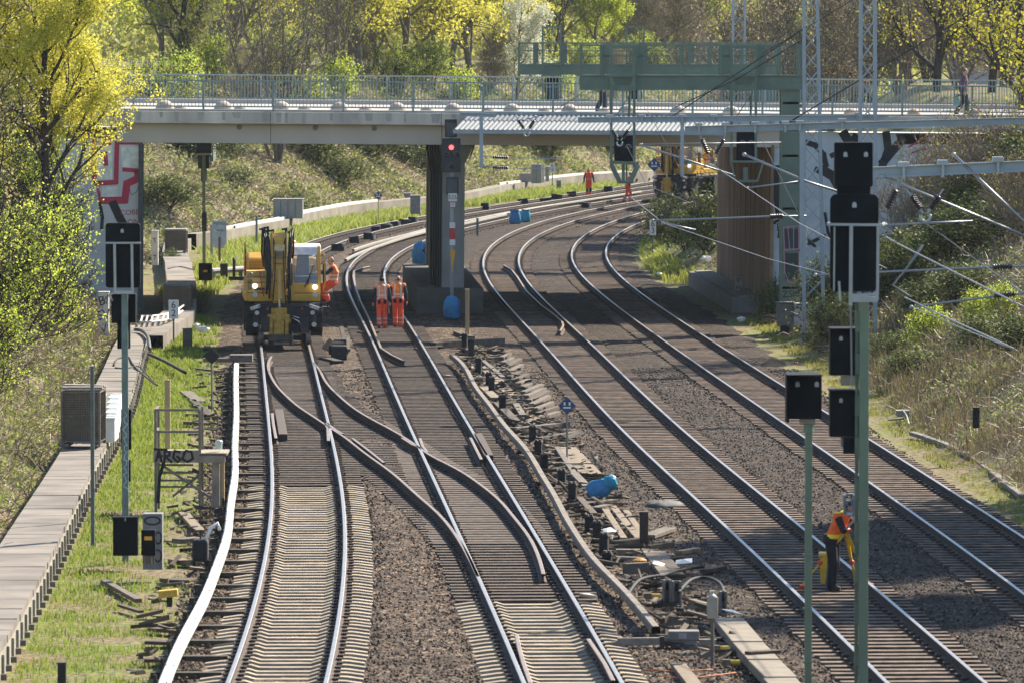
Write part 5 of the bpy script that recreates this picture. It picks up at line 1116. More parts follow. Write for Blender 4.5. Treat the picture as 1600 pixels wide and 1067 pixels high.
p = G(597, 512, -.17); P1 = make_person('worker in faded orange vest and dark sleeves walking away, further from the pillar', (p.x, p.y, -.19), math.pi+.05, walk_joints(.10), V1, TRO, hair=HAIRD, scale=1.0)
p = G(622, 511, -.17); J = walk_joints(-.12); P2 = make_person('worker in bright orange vest with balding head walking away, nearer the pillar', (p.x, p.y, -.19), math.pi-.03, J, V2, TRO, bald=True, scale=1.02)
def mesh_on(o, mb, name, m, **k): return mb.build(name, m, o, **k)
t = thing('tool', 'small tool held low between the two walking workers', 'hand tool', (G(609, 500, 0).x, G(609, 512, -.17).y, .52)); mb = MB(); mb.tube([(0, 0, .22), (.01, 0, -.1)], .018, 6); mb.box((.01, 0, -.14), (.05, .1, .16)); mb.build('grip_and_head', mat('tool_tan', (.32, .26, .2), .7), t, bevel=.01)
# climbing worker at the cab: faces the machine (-x), leaning back, knees bent
Jc = dict(hl=(-.10, .08, .62), hr=(.10, .10, .60), kl=(-.11, -.24, .52), kr=(.12, -.16, .40), al=(-.11, -.20, .10), ar=(.12, -.08, .08), chest=(0, .14, .96), neck=(0, .09, 1.17), head=(0, .03, 1.31), sl=(-.19, .10, 1.11), sr=(.19, .10, 1.11), el=(-.24, -.10, .93), er=(.24, -.08, .92), wl=(-.16, -.34, .96), wr=(.17, -.33, .94), toel=(0, -.17, -.06), toer=(0, -.17, -.06))
V3 = banded('vest_orange_pale', (.95, .26, .08), SIL, [(.70, .75), (.84, .88)])
TR3 = banded('trousers_orange_climb', (.92, .10, .03), (.60, .42, .36), [(.20, .24), (.31, .35)])
p = at(516, 472, ye+1.0); P3 = make_person('bald worker in orange climbing the excavator cab step', (p.x, p.y, p.z), -math.pi/2, Jc, V3, TR3, bald=True, pocket=False)
# surveyor behind the tripod, seen from the front, bent to the eyepiece
VY = banded('vest_orange_yellow', (1.0, .16, .02), (.95, .75, .05), [(.93, 1.0), (1.38, 1.43)], vert=(.5, .6))
BLKT = mat('trousers_black', (.012, .013, .016), .85)
Js = dict(hl=(-.09, .06, .90), hr=(.09, .06, .90), kl=(-.10, .0, .48), kr=(.10, .04, .48), al=(-.10, .04, .09), ar=(.10, .12, .09), chest=(0, -.08, 1.19), neck=(0, -.17, 1.38), head=(0, -.27, 1.47), sl=(-.18, -.10, 1.33), sr=(.18, -.10, 1.33), el=(-.25, -.24, 1.08), er=(.25, -.30, 1.10), wl=(-.14, -.44, 1.30), wr=(.12, -.46, 1.30), toel=(0, -.17, -.06), toer=(0, -.17, -.06), face=(0, -1, -.1))
p = G(1305, 921, -.17); P4 = make_person('surveyor in orange and yellow vest and black trousers bent to the tripod', (p.x, p.y, -.19), math.radians(68), Js, VY, BLKT, sleeve=mat('tee_black', (.015, .016, .02), .85), hair=HAIRD, short=True, pocket=False, scale=1.05)
# total station on its tripod
pt = G(1322, 925, -.17); yt = p.y-.12; base = (at(1321, 800, yt).x, yt, -.19); t = thing('survey_tripod', 'yellow survey tripod with a grey total station before the surveyor', 'survey tripod', base)
TY = mat('tripod_yellow', (.62, .38, .02), .5); TR = mat('tripod_red', (.70, .07, .03), .5); A = lambda u, v, dy=0: rel(u, v, yt+dy, base)
hp = A(1321, 829)
for u, v, dy in ((1249, 919, .15), (1361, 917, .3), (1290, 905, 1.0)):
    f = A(u, v, dy) if u != 1290 else Vector((.25, .62, .02)); mb = MB(); q = hp.lerp(f, .55)
    mb.bar(hp+Vector((-.02, 0, 0)), q, .035, .03); mb.bar(hp+Vector((.03, 0, 0)), q, .035, .03); mb.bar(q, f, .045, .03); lg = mb.build('leg', TY, t)
    mb = MB(); mb.ball(q, .05, 10, 6); mb.bar(f.lerp(q, .12), f.lerp(q, .02), .07, .06); mb.ball(f.lerp(q, .1)+Vector((.03, 0, 0)), .04, 8, 6); mb.build('clamp', TR, lg)
mb = MB(); mb.lathe([(.09, 0), (.1, .03), (.07, .06), (.05, .09)], hp, 16); mb.box(hp+Vector((0, 0, .02)), (.2, .14, .05)); mb.build('tripod_head', TR, t, bevel=.01)
TSG = mat('instrument_grey', (.16, .18, .20), .5, 0, .1, 8); mb = MB(); zc = A(1327, 789); mb.box(zc+Vector((-.085, 0, .02)), (.05, .15, .36)); mb.box(zc+Vector((.085, 0, .02)), (.05, .15, .36)); mb.box(zc+Vector((0, 0, -.15)), (.2, .16, .1)); mb.box(zc+Vector((0, 0, .20)), (.15, .05, .04)); mb.cyl(zc+Vector((0, -.10, .04)), zc+Vector((0, .10, .04)), .06, n=16); mb.box(zc+Vector((0, 0, .04)), (.1, .1, .12)); ts = mb.build('total_station', TSG, t, bevel=.015)
mb = MB(); mb.cyl(zc+Vector((0, -.112, .04)), zc+Vector((0, -.1, .04)), .035, n=14); mb.build('lens', LENS, ts); mb = MB(); mb.box(zc+Vector((0, -.085, -.15)), (.1, .01, .05)); mb.build('display', mat('display_pale', (.35, .4, .42), .4), ts)
p_ = G(1289, 912, -.17); t = thing('instrument_case', 'ochre survey prism pole with a tubular top leaning by the surveyor', 'survey staff', (p_.x, p_.y+.35, -.19)); mb = MB(); mb.prism([(-.06, 0), (.02, 0), (.07, .50), (-.08, .50)], 'y', -.03, .03); mb.build('stake_board', TY, t, bevel=.01); mb = MB(); mb.cyl((-.10, -.02, .54), (.22, -.02, .54), .055, n=14); mb.build('tube', mat('tube_ochre', (.62, .42, .12), .5), t)
t.name = 'survey_stake'; t['label'] = 'ochre stake with a short tube across its top beside the surveyor'
# distant workers on the curve, pedestrians on the bridge
V5 = banded('coverall_red_orange', (.95, .10, .03), (.70, .25, .2), [(1.05, 1.09)], vert=(.07, .095))
TD = banded('trousers_dark_red_cuffs', (.03, .035, .055), (.75, .10, .04), [(.10, .30)])
TO = banded('long_orange', (.95, .10, .03), (.03, .035, .055), [(.30, .52)])
p = G(920, 307, -.1); P5 = make_person('distant worker in long orange tunic standing by the concrete duct wall', (p.x, p.y, -.15), .1, walk_joints(.06), V5, TO, scale=1.0, pocket=False)
p = G(981, 315, -.1); P6 = make_person('distant orange-trousered worker half hidden behind the green signal basket', (p.x, p.y, -.15), math.pi*.6, walk_joints(.14, .12), V5, TRO, scale=1.0, pocket=False)
BLUEJ = mat('jacket_blue', (.03, .07, .22), .8, 0, .12, 9); DARKT = mat('trousers_dark', (.03, .03, .035), .85)
p = at(941, 168, YF+1.35); P7 = make_person('pedestrian in blue jacket on the bridge below the green gantry', (p.x, p.y, 6.98), math.pi/2, walk_joints(.12), BLUEJ, DARKT, sleeve=BLUEJ, hair=HAIRD, pocket=False)
p = at(1505, 168, YF+1.5); P8 = make_person('pedestrian in dark clothes walking on the bridge behind bare twigs', (p.x, p.y, 6.85), math.pi/2, walk_joints(.16), mat('jacket_plum', (.10, .06, .09), .85), DARKT, sleeve=mat('jacket_plum', (.10, .06, .09)), hair=mat('hair_auburn', (.16, .07, .04), .8), pocket=False)
t = thing('shopping_bag', 'small pale bag carried by the plum-jacketed pedestrian', 'bag', (p.x-.25, p.y-.05, 7.25)); mb = MB(); mb.box((0, 0, .12), (.24, .1, .28), taper=.9); mb.build('body', mat('bag_teal', (.15, .3, .3), .6), t, bevel=.03); mb = MB(); mb.tube([(-.07, 0, .25), (-.05, 0, .42), (.05, 0, .42), (.07, 0, .25)], .01, 6); mb.build('handle', DARKT, t)
# ------------------------------------------------------------------ vegetation
def leaf_quads(P, size, rs, flat=0.0, asp=.62):
    """a pointed little leaf (bent rhomb) at every point"""
    n = len(P); a = rs.normal(size=(n, 3)); a[:, 2] *= (1-flat); a /= np.linalg.norm(a, axis=1)[:, None]
    b = rs.normal(size=(n, 3)); b -= a*(a*b).sum(1)[:, None]; b /= np.linalg.norm(b, axis=1)[:, None]
    if flat: 
        up = np.array([0, 0, 1.0]); a2 = a-up*a[:, 2:3]*flat; a = a2/np.linalg.norm(a2, axis=1)[:, None]; b = np.cross(up[None]*flat+rs.normal(0, .5, (n, 3)), a); b /= np.linalg.norm(b, axis=1)[:, None]
    s = np.asarray(size)[:, None] if np.ndim(size) else size
    V = np.stack([P-a*s*.5, P+b*s*asp*.5, P+a*s*.5, P-b*s*asp*.5], 1)
    return V.reshape(-1, 3), np.arange(4*n).reshape(n, 4)
BARK = mat('bark_grey_brown', (.14, .115, .09), .95, 0, .35, 5, bump=.5); BARKD = mat('bark_dark', (.045, .036, .030), .95, 0, .35, 5, bump=.5); BARKB = mat('bark_pale_brown', (.19, .155, .12), .95, 0, .3, 5, bump=.4)
def tree_geo(seed, h, cr, base_frac, r0, kids, nleaf, lsize, clump, lean=(0, 0), stems=1, droop=0.0, spread=.75, twig=.009, clumps=True, inner=.45):
    """branch skeleton as tubes, leaf points gathered round the twigs"""
    rnd = random.Random(seed); rs = np.random.RandomState(seed); mb = MB(); tips = []; nlev = len(kids)
    def grow(p, d, L, r, lev):
        seg = (6, 5, 4, 3, 3)[min(lev, 4)]; pts = [p.copy()]; d = d.normalized(); wob = (.09, .20, .26, .32, .35)[min(lev, 4)]
        for i in range(seg):
            d = (d+Vector((rnd.uniform(-wob, wob), rnd.uniform(-wob, wob), rnd.uniform(-wob, wob)+(.10 if lev else .03)-droop*lev*.1))).normalized(); p = p+d*(L/seg); pts.append(p.copy())
        rr = [max(twig, r*(1-.62*i/seg)) for i in range(seg+1)]
        mb.tube(pts, rr, (8, 6, 4, 3, 3)[min(lev, 4)], caps=False)
        if lev < nlev:
            nk = kids[lev]
            for k in range(nk):
                t = (base_frac if lev == 0 else .25)+(1-(base_frac if lev == 0 else .25))*(k+rnd.random()*.9)/nk; t = min(t, .985); f = t*seg; i = min(int(f), seg-1); q = pts[i].lerp(pts[i+1], f-i)
                dd = (pts[i+1]-pts[i]).normalized(); o = dd.orthogonal().normalized(); o = Matrix.Rotation(2.4*k+rnd.uniform(-.6, .6), 3, dd) @ o; an = rnd.uniform(.55, 1.05) if lev == 0 else rnd.uniform(.4, .95)
                nd = dd*math.cos(an)+o*math.sin(an); LL = (cr*rnd.uniform(.75, 1.15)*(1.05-.45*t) if lev == 0 else L*rnd.uniform(.42, .72)*(1.1-.4*t))
                grow(q, nd, LL, rr[i]*rnd.uniform(.45, .62), lev+1)
            if lev >= 1: tips.append((pts[-1], lev))
        if lev >= max(1, nlev-1):
            for q in pts[1:]: tips.append((q, lev))
    for s in range(stems):
        a = 2*math.pi*s/max(1, stems)+rnd.random(); sp = .0 if stems == 1 else rnd.uniform(.12, .42)
        grow(Vector((math.cos(a)*.12*(stems > 1), math.sin(a)*.12*(stems > 1), -.3)), Vector((lean[0]+math.cos(a)*sp, lean[1]+math.sin(a)*sp, 1)), h*rnd.uniform(.85, 1.0), r0*(1 if stems == 1 else rnd.uniform(.6, .9)), 0)
    V = Fq = None
    if nleaf:
        T = np.array([tuple(t[0]) for t in tips]); k = rs.randint(0, len(T), nleaf//clump); C = T[k]+rs.normal(0, .10, (len(k), 3))
        P = np.repeat(C, clump, 0)+rs.normal(0, 1, (len(k)*clump, 3))*lsize*1.15
        V, Fq = leaf_quads(P, lsize*rs.uniform(.6, 1.3, len(P)), rs)
    return mb, V, Fq
def make_tree(name, geo, bark, leafm, label, cat, loc, rz=0, group=None, scale=1.0):
    mb, V, Fq = geo; t = thing(name, label, cat, loc, rz, group); t.scale = (scale,)*3; mb.build('trunk', bark, t, smooth=True)
    if V is not None: np_mesh('crown', V, Fq, leafm, t)
    return t
L_MAPLE = leafmat('leaf_maple_yellow', [(.50, .47, .05), (.60, .56, .08), (.68, .63, .12), (.46, .46, .07)], .5)
L_GREEN = leafmat('leaf_spring_green', [(.22, .29, .03), (.36, .46, .05), (.48, .56, .08), (.54, .56, .12)], .6)
L_LIME = leafmat('leaf_lime', [(.34, .40, .03), (.42, .46, .05), (.28, .35, .03)], .5)
L_OLIVE = leafmat('leaf_olive', [(.10, .11, .03), (.17, .17, .04), (.24, .23, .06), (.13, .15, .04)], .45)
L_BLOS = leafmat('blossom_white', [(.62, .62, .52), (.72, .70, .62), (.50, .52, .38), (.40, .45, .25)], .45)
L_BUD = leafmat('bud_brown', [(.26, .20, .12), (.34, .27, .16), (.38, .34, .15), (.22, .18, .12)], .45)
L_YBUD = leafmat('leaf_sparse_yellow', [(.36, .33, .03), (.45, .40, .05), (.28, .28, .03)], .5)
G_MAP = tree_geo(3, 10.5, 4.4, .30, .20, (16, 7, 5), 66000, .088, 14, lean=(.10, 0))
G_MAP2 = tree_geo(8, 8.5, 3.6, .12, .16, (15, 7, 4), 22000, .135, 11)
G_BARE = tree_geo(5, 9.5, 3.6, .18, .15, (11, 6, 5), 1500, .10, 2, stems=5, twig=.010)
G_BARE2 = tree_geo(21, 9.0, 3.4, .12, .13, (13, 7, 5), 5200, .10, 2, stems=3, twig=.010)
G_THICK = tree_geo(31, 7.5, 2.8, .04, .09, (12, 7, 5), 5000, .11, 2, stems=6, twig=.011)
G_LIME = tree_geo(13, 8.5, 3.4, .08, .15, (15, 7, 4), 24000, .16, 6)
G_BLOS = tree_geo(17, 6.5, 2.7, .05, .12, (13, 7, 4), 15000, .12, 7)
G_SPARSE = tree_geo(23, 11, 3.4, .08, .20, (16, 7, 4), 5200, .15, 5, twig=.010)
G_SHRUB = tree_geo(41, 2.9, 1.5, .02, .045, (11, 6, 4), 6500, .068, 9, stems=6, twig=.007)
G_BUSH = tree_geo(43, 1.5, .95, .02, .03, (9, 6), 3000, .085, 4, stems=6, twig=.006)
G_TWIGS = tree_geo(47, 2.8, 1.5, .02, .03, (10, 6, 4), 800, .06, 2, stems=7, twig=.006)
def root_of(u, Y, dz=0.0): x = xat(u, Y); return (x, Y, land1(x, Y)-dz)
# left bank
make_tree('maple_tree', G_MAP, BARKD, L_MAPLE, 'big yellow-blooming maple hiding the end of the bridge and its painted abutment', 'tree', root_of(66, 197), .4)
copy_tree(bpy.data.objects['maple_tree'], root_of(-5, 206), 2.3, 'second yellow maple at the picture edge behind the bare branches', 1.0)
t = make_tree('bare_tree', G_BARE2, BARKD, L_BUD, 'dark bare-branched tree reaching in over the yellow maple', 'tree', root_of(-70, 162), 2.0); BARE2 = t
SH = make_tree('leafy_shrub', G_SHRUB, BARKD, L_GREEN, 'fresh green shrub on the bank just below the maple trunk', 'shrub', root_of(58, 186), 0, 'green shrubs on the bank'); SH.scale = (1.25,)*3
for u, Y, s, rz, lab in ((10, 172, 1.35, 1.0, 'tall green shrub at the picture edge beside the walkway bank'), (52, 203, 1.2, 2.2, 'green shrub hugging the painted abutment wall'), (8, 198, 1.5, 3.1, 'broad green shrub under the maple crown edge'), (-45, 150, .9, 5.0, 'green shrub cut by the picture edge above the mesh crate'), (-15, 210, 1.9, .5, 'large green shrub behind the other shrubs under the maple')):
    copy_tree(SH, root_of(u, Y), rz, lab, s)
# beyond the bridge, on and above the curved slope
def far(u, e):
    Y = e
    if e < 60:
        yy_ = np.arange(262, 480, 1.0); dd_ = seg_dist((u-CX)/F*yy_, yy_, FOOT_L); Y = float(yy_[np.argmax(dd_ > e*.8)]) if (dd_ > e*.8).any() else 470
    x = xat(u, Y); return (x, Y, land1(x, Y)-.1)
M2_ = make_tree('maple_tree', G_MAP2, BARK, L_MAPLE, 'yellow maple beyond the bridge, left of the blossom tree', 'tree', far(735, 13), 1.0, 'yellow maples beyond the bridge', 1.5)
copy_tree(M2_, far(628, 13), 3.0, 'yellow maple beyond the bridge next to the bare multi-stemmed trees', 1.5)
copy_tree(M2_, far(545, 22), 4.2, 'fainter yellow maple standing further back between bare trees', 1.0)
copy_tree(M2_, far(345, 32), 2.2, 'yellow-green maple far behind the pale shed roof', .95)
BR = make_tree('bare_tree', G_BARE, BARK, L_LIME, 'bare multi-stemmed tree rooted on the slope seen under the bridge girder', 'tree', far(432, 6), .3, 'bare trees beyond the bridge')
for u, Y, s, rz, lab in ((520, 13, .9, 1.4, 'bare tree with leaning stem between the multi-stemmed tree and the maples'), (345, 15, 1.0, 2.6, 'bare grey tree right of the yellow maple crown'), (290, 22, 1.0, 4.1, 'bare grey tree half hidden by the maple bloom'), (1030, 14, 1.0, 3.3, 'bare brown tree behind the second green gantry')): copy_tree(BR, far(u, Y), rz, lab, s)
LM = make_tree('lime_green_tree', G_LIME, BARK, L_LIME, 'light lime-green tree above the second gantry cage', 'tree', far(930, 14), .5, 'lime green trees')
copy_tree(LM, far(985, 20), 2.5, 'second lime-green tree just behind the first', .9)
BL = make_tree('blossom_tree', G_BLOS, BARK, L_BLOS, 'small tree white with blossom beside the end of the green walkway', 'tree', far(806, 11), .5)
copy_tree(BARE2, far(858, 16), 1.2, 'brownish bare tree between the blossom tree and the lime-green tree', 1.0)
TK = make_tree('thicket_tree', G_THICK, BARKB, L_BUD, 'pale brown leafless thicket behind the green gantry walkway', 'tree', far(1065, 12), 0, 'leafless thickets beyond the bridge')
tl = ['thicket just right of the lime-green trees', 'thicket seen through the walkway mesh centre', 'thicket left of the distant lattice mast', 'thicket right of the distant lattice mast', 'thicket between distant mast and gantry end', 'dark thicket between the two lattice masts', 'dark thicket behind the mast with the cross beam', 'dark thicket left of the pale building', 'dark thicket in front of the pale building corner', 'thicket behind the walking pedestrian', 'thicket at the far right picture edge']
for i, (u, Y) in enumerate(((1010, 14), (1100, 16), (1185, 330), (1180, 305), (1225, 320), (1290, 290), (1345, 300), (1405, 285), (1450, 300), (1500, 275), (1570, 285))): copy_tree(TK, far(u, Y), i*1.3, 'leafless '+tl[i], .9+.1*(i % 4))
DK = make_tree('ivy_clad_tree', tree_geo(51, 10, 2.6, .05, .22, (14, 6, 4), 7000, .18, 5), BARKD, L_OLIVE, 'dark olive tree behind the lattice mast with the cross beam', 'tree', far(1335, 312), 0, 'dark olive trees')
for i, (u, Y, lab) in enumerate(((1420, 308, 'dark olive tree left of the pale building'), (1260, 330, 'dark olive tree behind the mast next to the gantry'), (1205, 350, 'dark olive tree far behind the gantry end'), (275, 340, 'dark olive tree behind the shed and maple bloom'))): copy_tree(DK, far(u, Y), 1+i, lab, 1.05)
SPT = make_tree('young_leaf_tree', G_SPARSE, BARKD, L_YBUD, 'dark-trunked tree with sparse yellow leaves before the pale building', 'tree', far(1548, 262), 0, 'sparse yellow-leaved trees')
for u, Y, lab in ((1462, 268, 'thin tree with sparse yellow leaves left of the pale building'), (1600, 238, 'sparse yellow-leaved tree cut by the right picture edge'), (1640, 200, 'sparse yellow-leaved tree leaning in over the right bank')): copy_tree(SPT, far(u, Y), u*.1, lab, 1.0)
TW = make_tree('twiggy_bush', G_TWIGS, BARKB, L_YBUD, 'leafless twiggy bush before the pink scribble on the right abutment', 'bush', root_of(1475, 212), 0, 'twiggy bushes on the right bank')
for i, (u, Y, lab) in enumerate(((1425, 206, 'twiggy bush by the black stripe of the painted abutment'), (1500, 208, 'twiggy bush below the pedestrian on the bridge'), (1560, 206, 'twiggy bush below the sparse yellow tree'), (1595, 190, 'twiggy bush at the right picture edge'), (1150, 290, 'twiggy bush above the brown rusted wall'))): copy_tree(TW, root_of(u, Y), i*1.1, lab, 1.0+.1*(i % 3))
BU = make_tree('ivy_bush', G_BUSH, BARKD, leafmat('leaf_ivy', [(.05, .075, .02), (.09, .12, .03), (.14, .18, .04), (.20, .20, .06)], .35), 'dark green bush at the foot of the brown rusted wall', 'bush', root_of(1075, 262), 0, 'low bushes')
for i, (u, Y, s, lab) in enumerate(((1045, 276, 1.3, 'green bush left of the brown rusted wall base'), (1110, 254, 1.5, 'dense green bush touching the far end of the brown wall'), (1300, 192, 1.0, 'bush between gantry cabinets and the taller mast'), (1215, 214, .9, 'bush below the white strip of the painted abutment'), (1290, 204, 1.2, 'bush at the foot of the mast beside the gantry'), (310, 222, .55, 'small leafy sapling beside the kilometre sign'), (1400, 196, 1.2, 'ivy bush right of the tall signal'), (268, 262, .5, 'low weeds behind the near mesh crate'))): copy_tree(BU, root_of(u, Y), i*.9, lab, s)
rb = ['under the first slanting strut', 'below the large insulator pair', 'right of the large insulator pair', 'beside the upper level tube', 'between the two level tubes', 'below the lower level tube', 'at the end of the contact wires', 'above the dry grass edge', 'behind the tall signal mast', 'under the closest cross beam end', 'at the picture edge below the beam', 'below the bright bushes', 'left of the bright bushes', 'above the black stub post']
for i, (u, Y, s) in enumerate(((1395, 206, 1.5), (1440, 200, 1.7), (1490, 198, 1.8), (1545, 196, 1.9), (1590, 192, 1.8), (1500, 184, 1.4), (1440, 186, 1.3), (1400, 180, 1.0), (1372, 196, 1.4), (1530, 206, 1.9), (1610, 204, 2.0), (1540, 168, 1.1), (1420, 172, .9), (1590, 162, 1.2))): copy_tree(BU, root_of(u, Y), i*.8, 'dark bramble bush on the right bank '+rb[i], (s*1.0, s*.9, s*.5))
LB = make_tree('bright_bush', G_BUSH, BARKD, L_GREEN, 'bright green bush on the right bank, leftmost of three', 'bush', root_of(1455, 178), 0, 'bright bushes on the right bank', .75)
for u, Y, lab in ((1525, 174, 'bright green bush on the right bank between two others'), (1565, 172, 'bright green bush on the right bank nearest the picture edge')): copy_tree(LB, root_of(u, Y), u, lab, .6)
# more of the canopy and the undergrowth beyond the bridge
for u, e, sc, rz, lab in ((590, 17, 1.3, .4, 'large yellow maple between the two nearest ones'), (680, 18, 1.3, 1.9, 'large yellow maple filling the gap above the bridge pillar'), (770, 17, 1.2, 2.7, 'yellow maple just left of the white blossom tree'), (480, 22, 1.3, 5.1, 'pale yellow maple behind the bare multi-stemmed tree'), (395, 24, 1.25, 3.6, 'pale yellow maple left of the bare multi-stemmed tree'), (300, 20, 1.25, .9, 'yellow-green maple behind the shed roof')): copy_tree(M2_, far(u, e), rz, lab, sc)
for u, e, sc, rz, lab in ((880, 19, 1.3, 1.0, 'lime-green tree left of the second gantry cage'), (540, 25, 1.4, 2.0, 'lime-green tree glimpsed behind bare stems'), (345, 23, 1.3, 4.0, 'lime-green tree between shed and bare tree'), (1045, 24, 1.2, 3.0, 'lime-green tree fading behind the leafless thickets'), (250, 18, 1.3, 5.0, 'lime-green tree deep behind the big maple')): copy_tree(LM, far(u, e), rz, lab, sc)
for i, (u, e, sc, rz) in enumerate(((560, 14, 1.5, 2.2), (655, 26, 1.7, 3.3), (705, 14, 1.3, 4.4), (440, 28, 1.7, 1.2), (520, 30, 1.7, .2), (365, 18, 1.4, 5.0), (830, 26, 1.5, 1.5), (960, 26, 1.5, 2.5), (1090, 22, 1.3, 3.5))):
    copy_tree(M2_ if i < 6 else LM, far(u, e), rz, '%s crown filling the canopy %s' % ('yellow maple' if i < 6 else 'lime-green', ['above the leaning bare stem', 'deep behind the two nearest maples', 'over the bridge pillar', 'deep behind the multi-stemmed tree', 'deep right of the multi-stemmed tree', 'above the notice board', 'deep behind the blossom tree', 'deep behind the second gantry', 'behind the walkway mesh'][i]), sc)
for i, u in enumerate(range(240, 1010, 48)):
    src = (SH, LB, LB, TK)[i % 4]; near_ = ['shed wall', 'shed roof edge', 'first bare grey tree', 'grey tree trunks', 'multi-stemmed tree', 'left multi-stems', 'right multi-stems', 'leaning bare stem', 'first yellow maple', 'maple trunk pair', 'second yellow maple', 'gap above the pillar', 'blossom tree trunk', 'brownish bare tree', 'lime-green trunk', 'second gantry cage', 'walkway mesh end'][i]
    copy_tree(src, far(u, 10.5+(i*7 % 5)), i*1.7, '%s undergrowth seen through the bridge railing by the %s' % (('green', 'dense green', 'fresh green', 'brown')[i % 4], near_), (1.15, 1.6, 1.5, .5)[i % 4])
cl = ['behind the far mesh crate', 'left of the slim signal', 'right of the slim signal', 'above the notice board', 'above the concrete cabinets, upper', 'just above the concrete cabinets', 'below the leaning trunk', 'above the excavator cab', 'above the first diamond sign', 'above the flat block', 'left of the bridge pillar head', 'left of the pillar pipes', 'right of the bridge pillar', 'above the low grey bundle', 'above sign 6 4', 'behind the distant worker', 'behind the gantry basket']
for i, (u, e, sc) in enumerate(((250, 3, 1.5), (285, 6, 1.9), (345, 5, 1.6), (375, 3, 1.4), (415, 5.5, 2.0), (460, 3, 1.5), (500, 6, 2.2), (530, 2.5, 1.4), (575, 5, 2.0), (615, 3, 1.6), (640, 6, 2.1), (660, 3.5, 1.6), (770, 4, 1.8), (815, 6, 2.2), (862, 3.5, 1.6), (905, 6, 2.0), (965, 4, 1.7))): copy_tree(BU, far(u+random.uniform(-12, 12), max(1.2, e/.8+random.uniform(-2, 1.5))), i*.4, 'dark bramble clump on the far slope, '+cl[i], (sc*random.uniform(1.1, 1.9), sc*1.1, sc*random.uniform(.45, .75)))
# trees outside the picture that shade the tracks at the right
copy_tree(LM, (19.0, 137, 2.4), 1.0, 'sparse tree shading the outer track from beyond the picture edge', 1.6)
copy_tree(LM, (18.6, 130, 2.0), 2.0, 'dark tree shading the outer track from beyond the picture edge', 1.5)
copy_tree(LM, (20.2, 122, 2.6), 3.0, 'dark tree beyond the picture edge, nearer the camera', 1.5)
# ------------------------------------------------------------------ ground cover
def frame_ok(x, y, z, m=260):
    f = y*PC-(z-H)*PS; up = y*PS+(z-H)*PC; u = CX+F*x/f; v = CY-F*up/f; return (u > -m) & (u < 1600+m) & (v > -m) & (v < 1067+m)
def foot_x(side, y): p = np.array(FOOT_L if side == 'L' else FOOT_R); return np.interp(y, p[:, 1], p[:, 0])
def bank_points(side, n, y0, y1, d0, d1, seed, pw=1.0):
    rs = np.random.RandomState(seed); y = y0+(y1-y0)*rs.rand(n)**pw; d = d0+(d1-d0)*rs.rand(n); x = foot_x(side, y)+(-d if side == 'L' else d); z = land(x, y); k = frame_ok(x, y, z+.3)
    k &= ~((y > YF-.3) & (y < YB+1) & (x > -29) & (x < 23)) 
    return np.stack([x, y, z], -1)[k], rs
def cover(name, parts, size, cols, label, height, thresh=-.4, nscale=1.2, flat=.0, trans=.45, asp=.62, cat='ground cover'):
    Ps = []; 
    for side, n, y0, y1, d0, d1, seed in parts:
        P, rs = bank_points(side, n, y0, y1, d0, d1, seed); c = hash_noise(P[:, 0]+seed, P[:, 1], nscale); k = c > thresh+rs.normal(0, .12, len(c)); P = P[k]; c = c[k]
        P[:, 2] += rs.rand(len(P))**1.6*height*np.clip(.35+c, .1, 1.3); Ps.append(P)
    P = np.concatenate(Ps); rs = np.random.RandomState(len(P)); V, Fq = leaf_quads(P, size*rs.uniform(.55, 1.4, len(P))*np.clip(P[:, 1]/200, .8, 1.6), rs, flat, asp)
    return tag(np_mesh(name, V, Fq, leafmat('cover_'+name, cols, trans)), label, cat, kind='stuff')
def blades(name, P, h, w, cols, label, seed, lean=.35, trans=.4):
    rs = np.random.RandomState(seed); n = len(P); a = rs.rand(n)*6.28; hh = h*rs.uniform(.45, 1.25, n)*np.clip(P[:, 1]/150, .85, 2); L = rs.normal(0, lean, (n, 2))
    ww = w*np.clip(P[:, 1]/120, .9, 2.6); s = np.stack([np.cos(a)*ww, np.sin(a)*ww, 0*a], -1); tip = P+np.stack([L[:, 0]*hh, L[:, 1]*hh, hh], -1); mid = P+np.stack([L[:, 0]*hh*.3, L[:, 1]*hh*.3, hh*.55], -1)
    V = np.stack([P-s*.5, P+s*.5, mid+s*.42, mid-s*.42, tip+s*.06, tip-s*.06], 1).reshape(-1, 3); return tag(np_mesh(name, V, (np.arange(n)[:, None, None]*6+np.array([[0, 1, 2, 3], [3, 2, 4, 5]])[None]).reshape(-1, 4), leafmat('blade_'+name, cols, trans)), label, 'grass', kind='stuff')
cover('ivy_ground_cover', [('L', 105000, 246, 470, .3, 13, 1), ('R', 80000, 105, 222, 1.0, 14, 2), ('R', 14000, 246, 380, .1, 9, 3), ('L', 14000, 120, 218, .5, 8, 4)], .125, [(.07, .095, .03), (.14, .17, .05), (.22, .25, .08), (.30, .30, .12)], 'ivy and bramble leaves spread over both banks', .75, .05, 2.6)
cover('dry_leaf_cover', [('L', 105000, 246, 470, .1, 13, 5), ('R', 18000, 105, 222, .2, 14, 6), ('L', 28000, 108, 218, .1, 8, 7)], .10, [(.24, .18, .125), (.34, .27, .19), (.44, .36, .26), (.30, .26, .13)], 'dry brown leaves and dead stems covering the banks', .35, -.75, 2.2, trans=.25)
cover('pale_weed_cover', [('L', 55000, 250, 470, .1, 12, 15), ('L', 16000, 108, 216, .1, 7, 16), ('R', 30000, 118, 215, .5, 13, 17)], .10, [(.30, .35, .07), (.38, .42, .11), (.22, .28, .06)], 'fresh yellow-green weeds in patches on the banks', .5, .12, 3.2)
